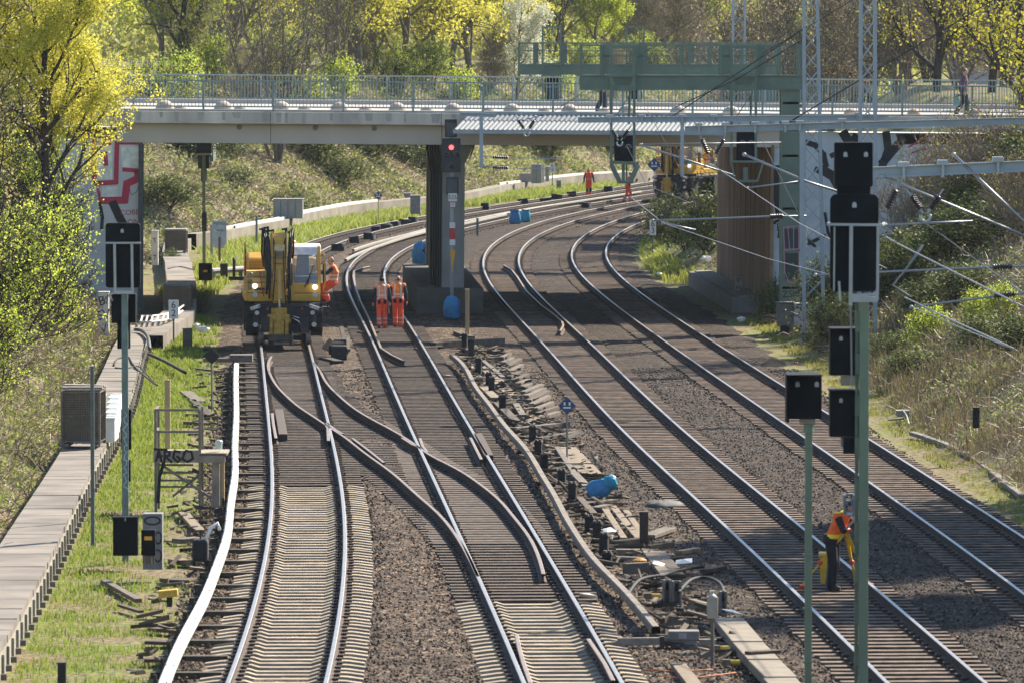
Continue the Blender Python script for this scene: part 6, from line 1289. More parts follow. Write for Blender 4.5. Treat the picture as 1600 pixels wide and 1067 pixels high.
def stems(parts, L, w, cols, name, label, seed):
    Ps = []
    for q in parts: Ps.append(bank_points(*q)[0])
    P = np.concatenate(Ps); rs = np.random.RandomState(seed); n = len(P); d = rs.normal(0, 1, (n, 3)); d[:, 2] = np.abs(d[:, 2])*.55; d /= np.linalg.norm(d, axis=1)[:, None]; ll = L*rs.uniform(.4, 1.3, n)[:, None]
    s = np.cross(d, rs.normal(0, 1, (n, 3))); s /= np.linalg.norm(s, axis=1)[:, None]; ww = w*np.clip(P[:, 1]/150, .9, 2)[:, None]; m = P+d*ll*.55+np.array([0, 0, .08]); t_ = P+d*ll-np.array([0, 0, .1])
    V = np.stack([P-s*ww, P+s*ww, m+s*ww, m-s*ww, t_+s*ww*.3, t_-s*ww*.3], 1).reshape(-1, 3); tag(np_mesh(name, V, (np.arange(n)[:, None, None]*6+np.array([[0, 1, 2, 3], [3, 2, 4, 5]])[None]).reshape(-1, 4), leafmat('stem_'+name, cols, .1)), label, 'brambles', kind='stuff')
stems([('L', 20000, 110, 218, .1, 8, 21), ('R', 16000, 120, 222, .4, 14, 22), ('L', 12000, 246, 385, .2, 12, 23)], .9, .010, [(.12, .09, .07), (.22, .17, .13), (.30, .24, .18), (.17, .10, .08)], 'dead_brambles', 'tangle of grey-brown dead bramble stems on the banks', 3)
# grass beside the walkway, behind the tracks and on the banks' feet
rs = np.random.RandomState(77)
def strip(n, y0, y1, f, pw=1.0):
    y = y0+(y1-y0)*rs.rand(n)**pw; a, b_ = f(y); x = a+(b_-a)*rs.rand(n); z = land(x, y); k = frame_ok(x, y, z); return np.stack([x, y, z], -1)[k]
WALK_R = Line([g2(*p, .25) for p in [(0,1011),(17,983),(56,913),(112,798),(143,733),(188,652),(208,607),(225,537),(236,517)]], 80, 222, 2, 8)
P = strip(60000, 92, 218, lambda y: (WALK_R.X(y)+.15, BED_L.X(y)+.5)); c = hash_noise(P[:, 0], P[:, 1], .9); u_ = (P[:, 0]-WALK_R.X(P[:, 1]))/(BED_L.X(P[:, 1])-WALK_R.X(P[:, 1])+.01); c = c+.5*hash_noise(P[:, 0]*1.3, P[:, 1]+7, .45); P = P[(c > -.28+1.4*np.clip(u_-.5, 0, 1)+rs.normal(0, .25, len(c)))]
blades('grass', P, .12, .020, [(.10, .18, .015), (.18, .27, .02), (.26, .34, .04), (.32, .30, .10), (.20, .28, .03)], 'bright green grass growing between walkway and track', 1)
DL = Line(DUCT, 280, 395, 2, 8)
P = strip(26000, 278, 392, lambda y: (DL.X(y)+.2, BED_L.X(y)+.1)); c = hash_noise(P[:, 0], P[:, 1], 2.0); P = P[c > -.35+rs.normal(0, .2, len(c))]
P2_ = strip(9000, 236, 290, lambda y: (np.full_like(y, -13.6), BED_L.X(y))); P2_ = P2_[hash_noise(P2_[:, 0], P2_[:, 1], 1.5) > -.1]; P = np.concatenate([P, P2_])
blades('grass_strip', P, .20, .03, [(.20, .27, .04), (.29, .36, .06), (.36, .40, .09), (.36, .33, .14)], 'fresh grass strip below the long concrete duct wall', 2)
P = strip(16000, 120, 218, lambda y: (BED_R.X(y)+.1, foot_x('R', y)+.6)); c = hash_noise(P[:, 0], P[:, 1], 1.3); P = P[c > .0+rs.normal(0, .2, len(c))]
P2_, _ = bank_points('R', 16000, 122, 200, .4, 4.0, 91); P2_ = P2_[hash_noise(P2_[:, 0], P2_[:, 1], 2.2) > -.05]
blades('dry_grass', P2_, .55, .016, [(.20, .15, .09), (.28, .22, .13), (.15, .12, .06), (.16, .18, .05)], 'tall dry straw-coloured grass at the foot of the right bank', 4, .25, .3)
blades('mossy_grass', P, .10, .02, [(.24, .24, .05), (.32, .30, .08), (.20, .22, .04)], 'low mossy grass beside the outermost track', 5)
P, _ = bank_points('L', 26000, 95, 215, .0, 3.0, 92); P = P[hash_noise(P[:, 0], P[:, 1], 1.2) > .0]
blades('bank_grass', P, .22, .02, [(.16, .24, .02), (.26, .34, .03), (.30, .30, .08)], 'grass tufts on the bank behind the walkway', 6)
P = strip(3000, 246, 290, lambda y: (BED_R.X(y)-.2, foot_x('R', y)+1)); blades('trackside_weeds', P, .2, .03, [(.26, .30, .05), (.34, .36, .08)], 'yellow-green weeds beside the outermost track behind the bridge', 8)
# distant wood closing the view
y_ = RS.uniform(485, 580, 80000); u_ = RS.uniform(-150, 1750, len(y_)); x_ = (u_-CX)/F*y_; h_ = RS.rand(len(y_))*(7.5+2.5*hash_noise(x_, y_*0, 3.0)); P = np.stack([x_, y_, land(x_, y_)+h_], -1)
V, Fq = leaf_quads(P, .62*RS.uniform(.6, 1.3, len(P)), RS); tag(np_mesh('woods', V, Fq, leafmat('leaf_woods', [(.20, .19, .07), (.34, .35, .09), (.46, .47, .10), (.26, .24, .11)], .45)), 'hazy mixed wood closing the view far behind the bridge', 'woods', kind='stuff')
# buildings glimpsed between the trees
bl = thing('apartment_building', 'pale building seen between the sparse yellow trees behind the bridge', 'building', (xat(1530, 300), 300, 6.5)); w_ = 58*300/F
mb = MB(); mb.box((0, 4, 7), (w_, 8, 15)); mb.build('wall', mat('wall_pale_lilac', (.46, .43, .44), .9, 0, .06, .5), bl)
for z in (2.2, 5.2, 8.2):
    for x in (-.45, .45): mb = MB(); mb.box((x, -.02, z), (.5, .06, 1.3)); mb.build('window', mat('window_dark', (.06, .07, .08), .2), bl)
mb = MB(); mb.box((0, 4, 14.7), (w_+.5, 8.5, .4)); mb.build('roof', POSTG, bl)
sh_ = thing('garden_shed', 'low shed with a pale grey-green roof behind the railing by the maple', 'shed', (xat(300, 318), 318, land1(xat(300, 318), 318)-.1)); mb = MB(); mb.box((0, 1.5, 1.0), (2.2, 3, 2.2)); mb.build('wall', mat('shed_green', (.10, .14, .12), .8), sh_); mb = MB(); mb.prism([(-.4, 2.05), (3.3, 2.45), (3.3, 2.55), (-.4, 2.15)], 'x', -1.4, 1.4); mb.build('roof', mat('shed_roof', (.38, .44, .42), .7), sh_)
# ------------------------------------------------------------------ walkway, duct wall and kerb
WALKM = mat('walkway_concrete', (.175, .153, .13), .9, 0, .3, .7, bump=.2, isl=.16); SLABM = mat('slab_tan', (.20, .17, .13), .9, 0, .18, 2, bump=.2)
WALK_L = Line([g2(*p, .25) for p in [(-60,930),(0,837),(42,775),(93,697),(138,607),(157,581.5),(169,542),(183,525)]], 60, 204, 2, 8)
def ribbon(name, lx, ly, rx, ry, zt, zb, m, label, cat='path', kind='structure', slab=1.0):
    V = []; n = len(lx)
    for i in range(n): V += [(lx[i], ly[i], zb), (lx[i], ly[i], zt), (rx[i], ry[i], zt), (rx[i], ry[i], zb)]
    Fq = [(4*i+j, 4*i+j+1, 4*i+5+j, 4*i+4+j) for i in range(n-1) for j in range(3)]
    return tag(np_mesh(name, V, Fq, m), label, cat, kind=kind)
ys = np.arange(70, 203, .9); V = []; Fq = []
for i in range(len(ys)-1):
    y0, y1 = ys[i]+.008, ys[i+1]-.008; j = RS.uniform(-.012, .012); o = len(V); dz = RS.uniform(-.006, .006)
    for y in (y0, y1): V += [(WALK_L.X(y)+.10, y, -.4), (WALK_L.X(y)+.10, y, .25+dz), (WALK_R.X(y)+j, y, .25+dz+RS.uniform(-.005, .005)), (WALK_R.X(y)+j, y, .13)]
    Fq += [(o, o+1, o+5, o+4), (o+1, o+2, o+6, o+5), (o+2, o+3, o+7, o+6), (o, o+3, o+2, o+1), (o+4, o+5, o+6, o+7)]
tag(np_mesh('path', V, Fq, WALKM), 'pale concrete slab walkway along the left bank', 'path', kind='structure')
tw = thing('trough_wall', 'concrete trough wall with small posts edging the slab walkway', 'wall')
yy = np.arange(70, 214, 1.0); V, Fq, e = sweep(np.stack([WALK_R.X(yy)-.06, yy], -1), [(-.06, -.45), (-.06, .125), (.06, .125), (.06, -.45)]); np_mesh('wall', V, Fq, mat('trough_concrete', (.27, .25, .21), .9, 0, .22, 2, bump=.2), tw)
y = 90.0
while y < 212:
    mb = MB(); x = float(WALK_R.X(y)); mb.box((x+.02, y, -.08), (.06, .09, .36)); mb.build('post', MATS['trough_concrete'], tw, bevel=.01)
    mb = MB(); mb.box((x+.08, y+.45, -.17), (.10, .08, .10)); mb.build('foot_block', mat('foot_block', (.13, .12, .105), .9), tw); y += 1.35
p2 = [g2(u, v, .25) for u, v in [(228,524),(250,505),(275,492),(286,476),(284,440),(277,410),(273,392),(277,372),(300,361),(335,354)]]; P = np.array(p2); tt = np.linspace(0, len(P)-1, 60); cx_ = np.interp(tt, range(len(P)), P[:, 0]); cy_ = np.interp(tt, range(len(P)), P[:, 1]); k = np.ones(7)/7; cxs = np.convolve(np.pad(cx_, 3, 'edge'), k, 'valid')
ribbon('path_far', cxs-.55, cy_, cxs+.55, cy_, .245, -.4, WALKM, 'slab walkway continuing under the bridge past the mesh crates', slab=1).name = 'path'
dw = thing('duct_wall', 'long pale concrete cable duct wall curving along the far slope', 'wall')
DCT = mat('duct_concrete', (.20, .178, .142), .9, 0, .25, .8, bump=.1); yy = np.concatenate([[284, 288], np.arange(292, 445, 2.0)]); DX = np.interp(yy, [286]+[p[1] for p in DUCT], [-14.6]+[p[0] for p in DUCT])
V, Fq, e = sweep(np.stack([DX, yy], -1), [(-.75, -.5), (-.75, .45), (.0, .45), (.0, -.5)]); np_mesh('wall', V, Fq, DCT, dw)
mb = MB()
for y in np.arange(290, 440, 2.2): x = float(np.interp(y, yy, DX)); mb.box((x+.02, y, -.08), (.12, .18, .14))
o = mb.build('drain_notch', POSTK, dw); o['kind'] = 'stuff'
for o_, (a, b_) in ((-.28, (290, 332)), (-.52, (288, 336)), (-.3, (372, 400)), (-.55, (370, 402))):
    m_ = (yy >= a) & (yy <= b_); V, Fq, e = sweep(np.stack([DX[m_]+o_, yy[m_]], -1), [(-.05, .45), (-.05, .56), (.05, .56), (.05, .45)]); np_mesh('cable_trough', V, Fq, mat('cable_white', (.60, .59, .55), .7), dw)
kb = thing('kerb', 'narrow concrete kerb strip running along the foot of the right bank', 'kerb'); kl = [(1355,632),(1366,641),(1435,667),(1500,702),(1560,743),(1640,800)]; KL = Line([g2(*p, -.1) for p in kl], 118, 156, 1, 2); yy = np.arange(118, 156, 1.6)
for i in range(len(yy)-1):
    if i in (5, 9): continue
    mb = MB(); mb.bar((KL.X(yy[i]), yy[i]+.03, -.14), (KL.X(yy[i+1]), yy[i+1]-.03, -.14+RS.uniform(-.02, .02)), .17, .10); mb.build('kerb_slab', mat('kerb_stone', (.20, .18, .145), .9, 0, .15, 3, bump=.2), kb, bevel=.02)
# ------------------------------------------------------------------ trackside things on the left
WIREM = mat('crate_mesh_brown', (.17, .15, .125), .7, .2, .15, 6); CRATEB = mat('crate_inner_brown', (.22, .185, .15), .9, 0, .15, 3)
def mesh_crate(u0, u1, vb, Y, wdt, dep, hgt, rz, lab, lidm=None):
    a, b = at(u0, vb, Y), at(u1, vb, Y); t = thing('mesh_crate', lab, 'crate', ((a.x+b.x)/2, Y, a.z), rz, 'mesh crates on the walkway'); w = wdt
    mb = MB(); mb.box((0, dep/2, hgt/2+.06), (w-.05, dep-.05, hgt-.14)); mb.build('lining', CRATEB, t)
    mb = MB()
    for sx in (-1, 1):
        for y in (0, dep): mb.box((sx*w/2, y, hgt/2), (.05, .05, hgt))
    for z in (.12, hgt*.55, hgt-.02):
        for y in (0, dep): mb.box((0, y, z), (w, .035, .035))
        for sx in (-1, 1): mb.box((sx*w/2, dep/2, z), (.035, dep, .035))
    mb.build('frame', WIREM, t)
    mb = MB(); s = .055; x = -w/2+s
    while x < w/2: mb.box((x, -.012, hgt/2+.05), (.008, .008, hgt-.15)); x += s
    z = .15
    while z < hgt: mb.box((0, -.018, z), (w, .008, .008)); mb.box((w/2+.012, dep/2, z), (.008, dep, .008)); z += s
    y = s
    while y < dep: mb.box((w/2+.018, y, hgt/2+.05), (.008, .008, hgt-.15)); y += s
    mb.build('wire_mesh', mat('wire_dark_brown', (.07, .06, .05), .6, .4), t)
    for sx in (-1, 1): mb = MB(); mb.box((sx*(w/2-.1), dep/2, .03), (.12, dep, .07)); mb.build('foot', WIREM, t)
    if lidm: mb = MB(); mb.box((0, dep/2, hgt+.03), (w+.04, dep+.04, .07)); mb.build('lid', lidm, t, bevel=.01)
    return t
cr = mesh_crate(96, 156, 697, 143.5, .88, 1.15, 1.28, -.05, 'large brown mesh crate standing across the near walkway')
mb = MB()
for k in range(3): mb.box((.02, .25+.35*k, 1.36+.03*(k % 2)), (.95, .3, .05), rot=(0, .02*k, .04))
mb.build('top_board', mat('board_grey', (.24, .215, .185), .85), cr)
mesh_crate(256, 298, 487, 213.5, .92, 1.1, .88, 0, 'grey-brown mesh crate with a blue-grey lid behind the kilometre sign', mat('lid_blue_grey', (.10, .13, .145), .7))
mesh_crate(258, 291, 396, 266, .90, 1.0, .98, 0, 'mesh crate at the far walkway bend under the bridge', mat('crate_rim', (.25, .24, .22), .7))
BW = mat('bucket_white', (.62, .66, .66), .5, 0, .06, 5)
cols = ['nearest pair', 'second pair', 'third pair', 'fourth pair', 'farthest pair']
for i in range(5):
    for j in range(2):
        p = at(153+19*j+i*1.4+(0 if j else -6)+2, 648-i*11, 146.5+i*2.0); w = .25; t = thing('battery_box', 'white plastic battery box behind the large crate, %s, %s' % (cols[i], 'track side' if j else 'bank side'), 'box', (p.x, 146.6+i*2.0, .25), 0, 'white boxes on the walkway')
        mb = MB(); mb.box((0, 0, .27), (w, 1.5, .54), taper=.96); mb.build('body', BW, t, bevel=.02); mb = MB(); mb.box((0, 0, .56), (w+.02, 1.54, .05)); mb.build('lid', BW, t, bevel=.012)
        mb = MB(); mb.box((0, -.3, .587), (w*.9, .12, .012)); mb.box((0, .4, .587), (w*.9, .12, .012)); mb.build('strap', GBLK, t)
def post(u, v0, v1, w, m, name, lab, cat, dep=None, z=-.25, cap=True):
    p = G(u, v1, z); h = (v1-v0)*p.y/F; d = dep or w; t = thing(name, lab, cat, p); mb = MB(); mb.box((0, 0, h/2), (w, d, h)); mb.build('shaft', m, t, bevel=min(.012, w*.12))
    if cap: mb = MB(); mb.box((0, 0, h+.012), (w*1.08, d*1.08, .024)); mb.build('cap', m, t)
    return t, h
post(145, 572, 853, .075, mat('post_blue_grey', (.11, .135, .135), .6, .2), 'steel_post', 'tall thin grey post in the grass before the mesh crate', 'post')
WOODP = mat('timber_post_yellow', (.38, .29, .16), .85, 0, .25, 4, bump=.3, streak=True)
t, h = post(262, 594, 705, .135, WOODP, 'timber_post', 'square timber post behind the railed platform', 'post')
t, h = post(730, 453, 531, .13, WOODP, 'timber_post', 'yellowish timber post stuck upright in the debris before the pillar', 'post')
mb = MB(); mb.box((0, -.05, .05), (.5, .16, .1)); mb.build('foot_beam', WOODP, t)
post(97, 1036, 1090, .13, POSTK, 'stub_post', 'black stub post at the lower picture edge in the grass', 'post')
post(293, 514, 546, .30, mat('stub_brown', (.10, .09, .075), .85, 0, .2, 5), 'concrete_stub', 'broad dark concrete stub in the grass below the kilometre sign', 'post', dep=.2)
post(331, 352, 408, .13, mat('post_pale_wood', (.36, .30, .22), .85), 'timber_post', 'pale timber post right beside the distant slim signal', 'post')
post(401, 338, 390, .10, POSTG, 'steel_post', 'thin grey post beyond the excavator on the grass strip', 'post')
post(1525, 637, 668, .16, POSTK, 'stub_post', 'black stub post in the dry grass of the right bank', 'post', z=.6)
post(746, 342, 370, .12, POSTG, 'stub_post', 'dark stub post right behind the bridge pillar', 'post')
post(873, 283, 303, .28, POSTG, 'stub_post', 'grey trackside stub left of the distant worker', 'post', dep=.2)
# concrete trackside pillars with scribbles
def conc_pillar(u0, v0, u1, v1, lab, m, z=-.2, dep=.3, words=(), sz=.4):
    p = G((u0+u1)/2, v1, z); w = (u1-u0)*p.y/F; h = (v1-v0)*p.y/F; t = thing('cable_pillar', lab, 'cable pillar', p); mb = MB(); mb.box((0, dep/2, h/2), (w, dep, h)); mb.build('body', m, t, bevel=.02)
    mb = MB(); mb.box((0, dep/2, h+.02), (w+.04, dep+.04, .05)); mb.build('cap', m, t, bevel=.01)
    for k, wd in enumerate(words): text_mesh('scrawl', wd, sz, GBLK, t, (0, -.004, h*(1-(k+.55)/len(words))), rot=(math.pi/2, -.2, 0))
    return t
PW = mat('pillar_white', (.56, .54, .50), .85, 0, .14, 3); conc_pillar(154, 458, 170, 525, 'white concrete cable pillar with black scrawl beside the walkway', PW, .1, .3, ('B/', '5V', 'V'), .42)
conc_pillar(237, 362, 247, 415, 'slim pale cable pillar behind the painted abutment corner', PW, .1, .3, ('T', '7'), .3)
conc_pillar(641, 307, 657, 335, 'grey concrete cable pillar on the duct wall left of the bridge pillar', mat('pillar_grey', (.25, .24, .22), .9), .1, .9)
conc_pillar(1148, 433, 1160, 478, 'slim concrete pillar with vertical letters before the brown wall', PILC, -.2, .2, ('P', 'N', 'T', 'A'), .26)
# kilometre signs
def km_sign(u0, v0, u1, v1, vb, Y, a, b, lab, z=None):
    p = at((u0+u1)/2, vb, Y); t = thing('kilometre_sign', lab, 'sign', p); k = Y/F; w = (u1-u0)*k; h = (v1-v0)*k; zc = (vb-(v0+v1)/2)*k; mb = MB(); mb.box((0, 0, zc), (w, .03, h)); s = mb.build('panel', SIGNW, t, bevel=.005)
    text_mesh('digit', a, h*.52, SIGNK, s, (0, -.018, zc+h*.22)); text_mesh('digit', b, h*.52, SIGNK, s, (0, -.018, zc-h*.22)); mb = MB(); mb.cyl((0, .03, 0), (0, .03, zc+h*.3), .03, n=10); mb.build('post', POSTG, t); return t
km_sign(263.5, 469, 279, 498, 533, 197, '6', '2', 'white kilometre sign 6 2 before the grey-brown crate')
km_sign(859, 255, 867, 271, 290, 372, '6', '4', 'white kilometre sign 6 4 on the far duct wall')
km_sign(1015, 344, 1025, 368, 400, 268, '6', '3', 'white kilometre sign 6 3 beside the outermost track')
km_sign(1247, 351, 1261, 387, 500, 207.4, '6', '2', 'kilometre sign 6 2 half hidden by the green gantry leg')
def diamond(u, v, s, vb, Y, lab, back=False, marks=True, z=None):
    p = at(u, vb, Y); t = thing('diamond_sign', lab, 'sign', p); k = Y/F; zc = (vb-v)*k; r = s*k; mb = MB(); mb.prism([(-r, zc), (0, zc-r), (r, zc), (0, zc+r)], 'y', -.012, .012); m = mb.build('panel', POSTK if back else SIGNB, t)
    mb = MB(); mb.cyl((0, .03, 0), (0, .03, zc+r*.6), .022, n=8); mb.build('post', POSTG, t)
    if marks:
        mb = MB(); q = r*.2; mb.box((-r*.28, -.016, zc+r*.22), (q, .006, r*.36)); mb.box((r*.28, -.016, zc+r*.22), (q, .006, r*.36)); mb.box((0, -.016, zc-r*.22), (r*.85, .006, q*.9)); mb.build('symbol', SIGNW, t)
    return t
diamond(886, 633, 14, 722, 146, 'blue diamond sign with white bars standing in the timber debris')
diamond(591, 306, 7, 343, 318, 'small blue diamond sign before the long duct wall')
diamond(1022, 258, 11, 312, 330, 'dark diamond sign with pale bars near the distant excavator')
diamond(667, 392, 7.5, 420, 250, 'small dark diamond sign before the blue bag at the pillar', back=True)
diamond(331, 556, 13, 642, 160, 'back of a dark diamond sign beside the white conductor rail', back=True, marks=False)
# board with pointed foot
p = at(343, 408, 258); t = thing('notice_board', 'scribbled pale blue board with a pointed foot on a brown post', 'sign', p); k = 258/F; mb = MB(); mb.prism([(-.30, 24*k), (-.15, 20*k), (.15, 20*k), (.30, 28*k), (.30, 63*k), (-.30, 63*k)], 'y', -.02, .02); mb.build('panel', mat('board_blue', (.33, .40, .46), .7), t); mb = MB(); mb.box((0, .05, 20*k), (.10, .08, 40*k)); mb.box((0, -.03, 28*k), (.09, .03, 18*k)); mb.build('post', mat('post_red_brown', (.16, .08, .06), .8), t)
text_mesh('scrawl', 'METRO', .15, GBLK, t, (0, -.026, 58*k)); text_mesh('scrawl', 'ab ca', .14, GBLK, t, (.02, -.026, 48*k))
# cabinets at the foot of the left signal
p = at(196, 868, 117.4); t = thing('relay_cabinet', 'black relay cabinet at the foot of the scrawled signal post', 'cabinet', p); k = 117.4/F; mb = MB(); mb.box((0, .1, 30*k), (39*k, .25, 59*k)); b = mb.build('body', SCR, t, bevel=.012); mb = MB(); mb.box((0, .1, 60*k), (41*k, .27, .03)); mb.build('lid', SCR, t); mb = MB(); mb.cyl((0, -.03, 55*k), (0, -.03, 60*k), .012); mb.build('lock', LGREY, t)
p = at(238, 890, 115); k = 115/F; t = thing('cable_pillar', 'grey cabinet covered in dark ring graffiti beside the black relay cabinet', 'cable pillar', p); mb = MB(); mb.box((0, .25, 44*k), (31*k, .35, 88*k)); mb.build('body', mat('cabinet_grey', (.20, .20, .20), .8, 0, .2, 4), t, bevel=.012)
mb = MB(); 
for cx_2, cz, rx, rz_ in ((0, 77, 12, 6), (9, 50, 5, 9), (8, 22, 6, 9)): stroke(mb, [((cx_2+rx*math.cos(a))*k, (cz+rz_*math.sin(a))*k) for a in np.linspace(0, 6.4, 20)], .03, .07)
mb.build('ring_graffiti', GBLK, t)
t = thing('junction_box', 'black junction box with an orange label before the graffiti cabinet', 'junction box', at(232, 880, 114.2)); mb = MB(); mb.box((0, .05, 33*k), (22*k, .2, 40*k)); bb = mb.build('body', SCR, t, bevel=.015); mb = MB(); mb.box((0, -.055, 40*k), (12*k, .012, 6*k)); mb.build('label_plate', SIGNY, bb); mb = MB(); mb.box((0, .07, 6*k), (.11, .1, 13*k)); mb.box((-8*k, .07, 6*k), (.03, .05, 13*k)); mb.box((8*k, .07, 6*k), (.03, .05, 13*k)); mb.build('foot', mat('foot_brown', (.14, .10, .08), .8), t)
t = thing('junction_box', 'black junction box with an orange label below the slim signal', 'junction box', at(321, 452, 240)); k = 240/F; mb = MB(); mb.box((0, .05, 27*k), (21*k, .25, 27*k)); bb = mb.build('body', SCR, t, bevel=.015); mb = MB(); mb.box((0, -.08, 28*k), (6*k, .012, 3.4*k)); mb.build('label_plate', SIGNY, bb); mb = MB(); mb.box((0, .07, 7*k), (.12, .1, 15*k)); mb.build('foot', mat('foot_brown', (.14, .10, .08)), t)
t = thing('track_magnet', 'yellow slanted box on a short black foot beside the conductor rail', 'trackside box', at(263, 944, 108.2)); mb = MB(); mb.box((0, 0, .20), (.34, .22, .13), rot=(0, -.1, 0)); mb.build('body', mat('box_ochre', (.62, .38, .06), .55), t, bevel=.015); mb = MB(); mb.box((.02, .02, .06), (.1, .1, .2)); mb.build('foot', POSTK, t)
t = thing('rail_feeder', 'dark ribbed feeder casing beside the white conductor rail', 'feeder', at(313, 884, 115.4)); mb = MB(); mb.box((0, .1, .30), (.30, .4, .42)); mb.build('body', POSTK, t, bevel=.06); mb = MB(); mb.tube([(.1, 0, .5), (.2, .1, .72), (.32, .15, .80), (.36, .1, .68)], .035, 8); mb.build('elbow', SIGNW, t, smooth=True)
mb = MB(); mb.tube([(0, 0, .5), (.02, .02, .68)], .015, 6); mb.box((-.12, .1, .05), (.05, .05, .12)); mb.box((.12, .1, .05), (.05, .05, .12)); mb.build('foot', POSTK, t)
# railed working platform
YP = 131.0; base = (at(296, 786, YP).x, YP, -.25); A = lambda u, v, dy=0: rel(u, v, YP+dy, base); t = thing('timber_platform', 'weathered timber platform with a rail and scrawled front board', 'platform', base)
TIM = mat('timber_weathered', (.27, .23, .18), .9, 0, .25, 3, bump=.3); STL = mat('rail_tube_brown', (.19, .165, .14), .7, .2, .2, 5)
mb = MB()
for k in range(16): a, b = A(240+k*7.2, 709), A(240+k*7.2+6.8, 709); mb.box(((a.x+b.x)/2, .55, a.z), (b.x-a.x, 1.2, .05))
mb.build('deck', TIM, t)
a, b = A(240, 703), A(312, 722); mb = MB(); mb.box(((a.x+b.x)/2, -.03, (a.z+b.z)/2), (b.x-a.x, .05, a.z-b.z)); fb = mb.build('front_board', TIM, t); q = A(276, 712, -.06); gm = MB()
for k_, pts in enumerate(([(-.42, -.10), (-.36, .12), (-.31, -.11)], [(-.40, -.03), (-.30, .0)], [(-.25, -.12), (-.24, .11), (-.14, .08), (-.15, .01), (-.24, 0), (-.10, -.12)], [(.06, .08), (-.04, .11), (-.07, -.03), (.02, -.12), (.08, -.06), (.01, -.01)], [(.16, .06), (.12, -.06), (.22, -.12), (.33, -.05), (.30, .09), (.19, .11), (.14, .04)], [(-.45, .14), (-.2, .13)])): stroke(gm, [(q.x+a_*1.05, q.z+b_*1.05) for a_, b_ in pts], .05, q.y-.002*k_)
gm.build('scrawl', GBLK, fb)
a, b = A(312, 709), A(352, 722); mb = MB(); mb.box(((a.x+b.x)/2, .0, (a.z+b.z)/2), (b.x-a.x, .1, a.z-b.z)); mb.build('side_beam', TIM, t)
for u, dy in ((243, 0), (243, 1.1), (312, 0.02), (312, 1.1)): mb = MB(); q = A(u, 640); mb.box((q.x, dy, (q.z)/2), (.055, .055, q.z)); mb.build('post', STL, t)
mb = MB()
for v in (640, 674):
    q0, q1 = A(243, v), A(312, v); mb.bar(q0+Vector((0, -.01, 0)), q1+Vector((0, -.01, 0)), .05, .05); mb.bar(q0+Vector((0, 1.1, 0)), q0, .045, .045)
mb.build('guard_rail', STL, t)
for u, m_ in ((337, TIM), (346, WOODP)): mb = MB(); q = A(u, 722); mb.box((q.x, .1 if u < 340 else .3, q.z/2), (.16 if u < 340 else .1, .14, q.z)); mb.build('leg', m_, t)
mb = MB(); mb.bar(A(256, 728), A(330, 778), .06, .05); mb.bar(A(320, 735, .5), A(270, 775, .5), .06, .05)
for v in (726, 738, 750, 760): mb.bar(A(246, v, .3), A(302, v, .3), .05, .04)
mb.build('brace', STL, t); mb = MB(); mb.tube([A(256, 722, -.05), A(249, 745, -.06), A(247, 785, -.05)], .04, 6); mb.build('cable', POSTK, t)
def tool(name, lab, cat, u, v, z=-.2): return thing(name, lab, cat, G(u, v, z))
t = thing('coffee_cup', 'small white and green can left on the platform edge', 'can', tuple(Vector(base)+A(341, 704)+Vector((0, .3, .02)))); mb = MB(); mb.cyl((0, 0, 0), (0, 0, .16), .07, .08, 14); mb.cyl((0, 0, .16), (0, 0, .19), .085, .06, 14); mb.build('body', mat('can_mint', (.55, .66, .60), .5), t, smooth=False)
# cables lying on the walkway
def cable(pts, z, r, lab, m=POSTK, name='cable'):
    P = [G(u, v, z) for u, v in pts]; Q = []
    for i in range(len(P)-1):
        p0, p1, p2_, p3 = P[max(i-1, 0)], P[i], P[i+1], P[min(i+2, len(P)-1)]
        for s in range(5): q = s/5; Q.append(.5*((2*p1)+(p2_-p0)*q+(2*p0-5*p1+4*p2_-p3)*q*q+(3*p1-p0-3*p2_+p3)*q**3))
    Q.append(P[-1]); mb = MB(); mb.tube([q-P[0] for q in Q], r, 6); o = mb.build(name, m, None, smooth=True); o.location = P[0]; return tag(o, lab, 'cable')
cable([(178, 571), (184, 560), (200, 557), (206, 566), (214, 576), (230, 590), (246, 602)], .28, .025, 'black cable loop lying across the walkway slabs')
cable([(180, 574), (196, 575), (216, 572), (228, 583), (240, 596)], .27, .02, 'second black cable lying beside the loop on the walkway')
cable([(211, 515), (222, 517), (231, 527), (234, 545)], .35, .055, 'thick grey-black hose bent over the walkway edge', mat('hose_grey', (.06, .065, .068), .6))
cable([(232, 553), (255, 563), (290, 582)], .0, .05, 'thick dark pipe lying in the grass beside the walkway')
cable([(262, 420), (280, 417), (304, 422)], .28, .02, 'thin black cable lying across the far walkway slab')
# cable ladder bending off the walkway
t = thing('cable_ladder', 'white cable ladder curving across the walkway by the crate', 'cable ladder'); pts = [(217, 503), (235, 503), (255, 501), (272, 495), (285, 486)]; mb = MB()
for dv in (0, -9): P = [G(u+(dv*-.3), v+dv, .42) for u, v in pts]; mb.tube(P, .035, 6)
for u, v in [(220, 503), (228, 503), (236, 503), (245, 502), (254, 501), (262, 498), (270, 495.5), (278, 491)]: mb.bar(G(u, v, .42), G(u+2.7, v-9, .42), .05, .04); mb.bar(G(u, v, .42), G(u, v, .42)-Vector((0, 0, .18)), .025, .025)
mb.build('ladder_frame', mat('cable_white', (.6, .59, .55)), t)
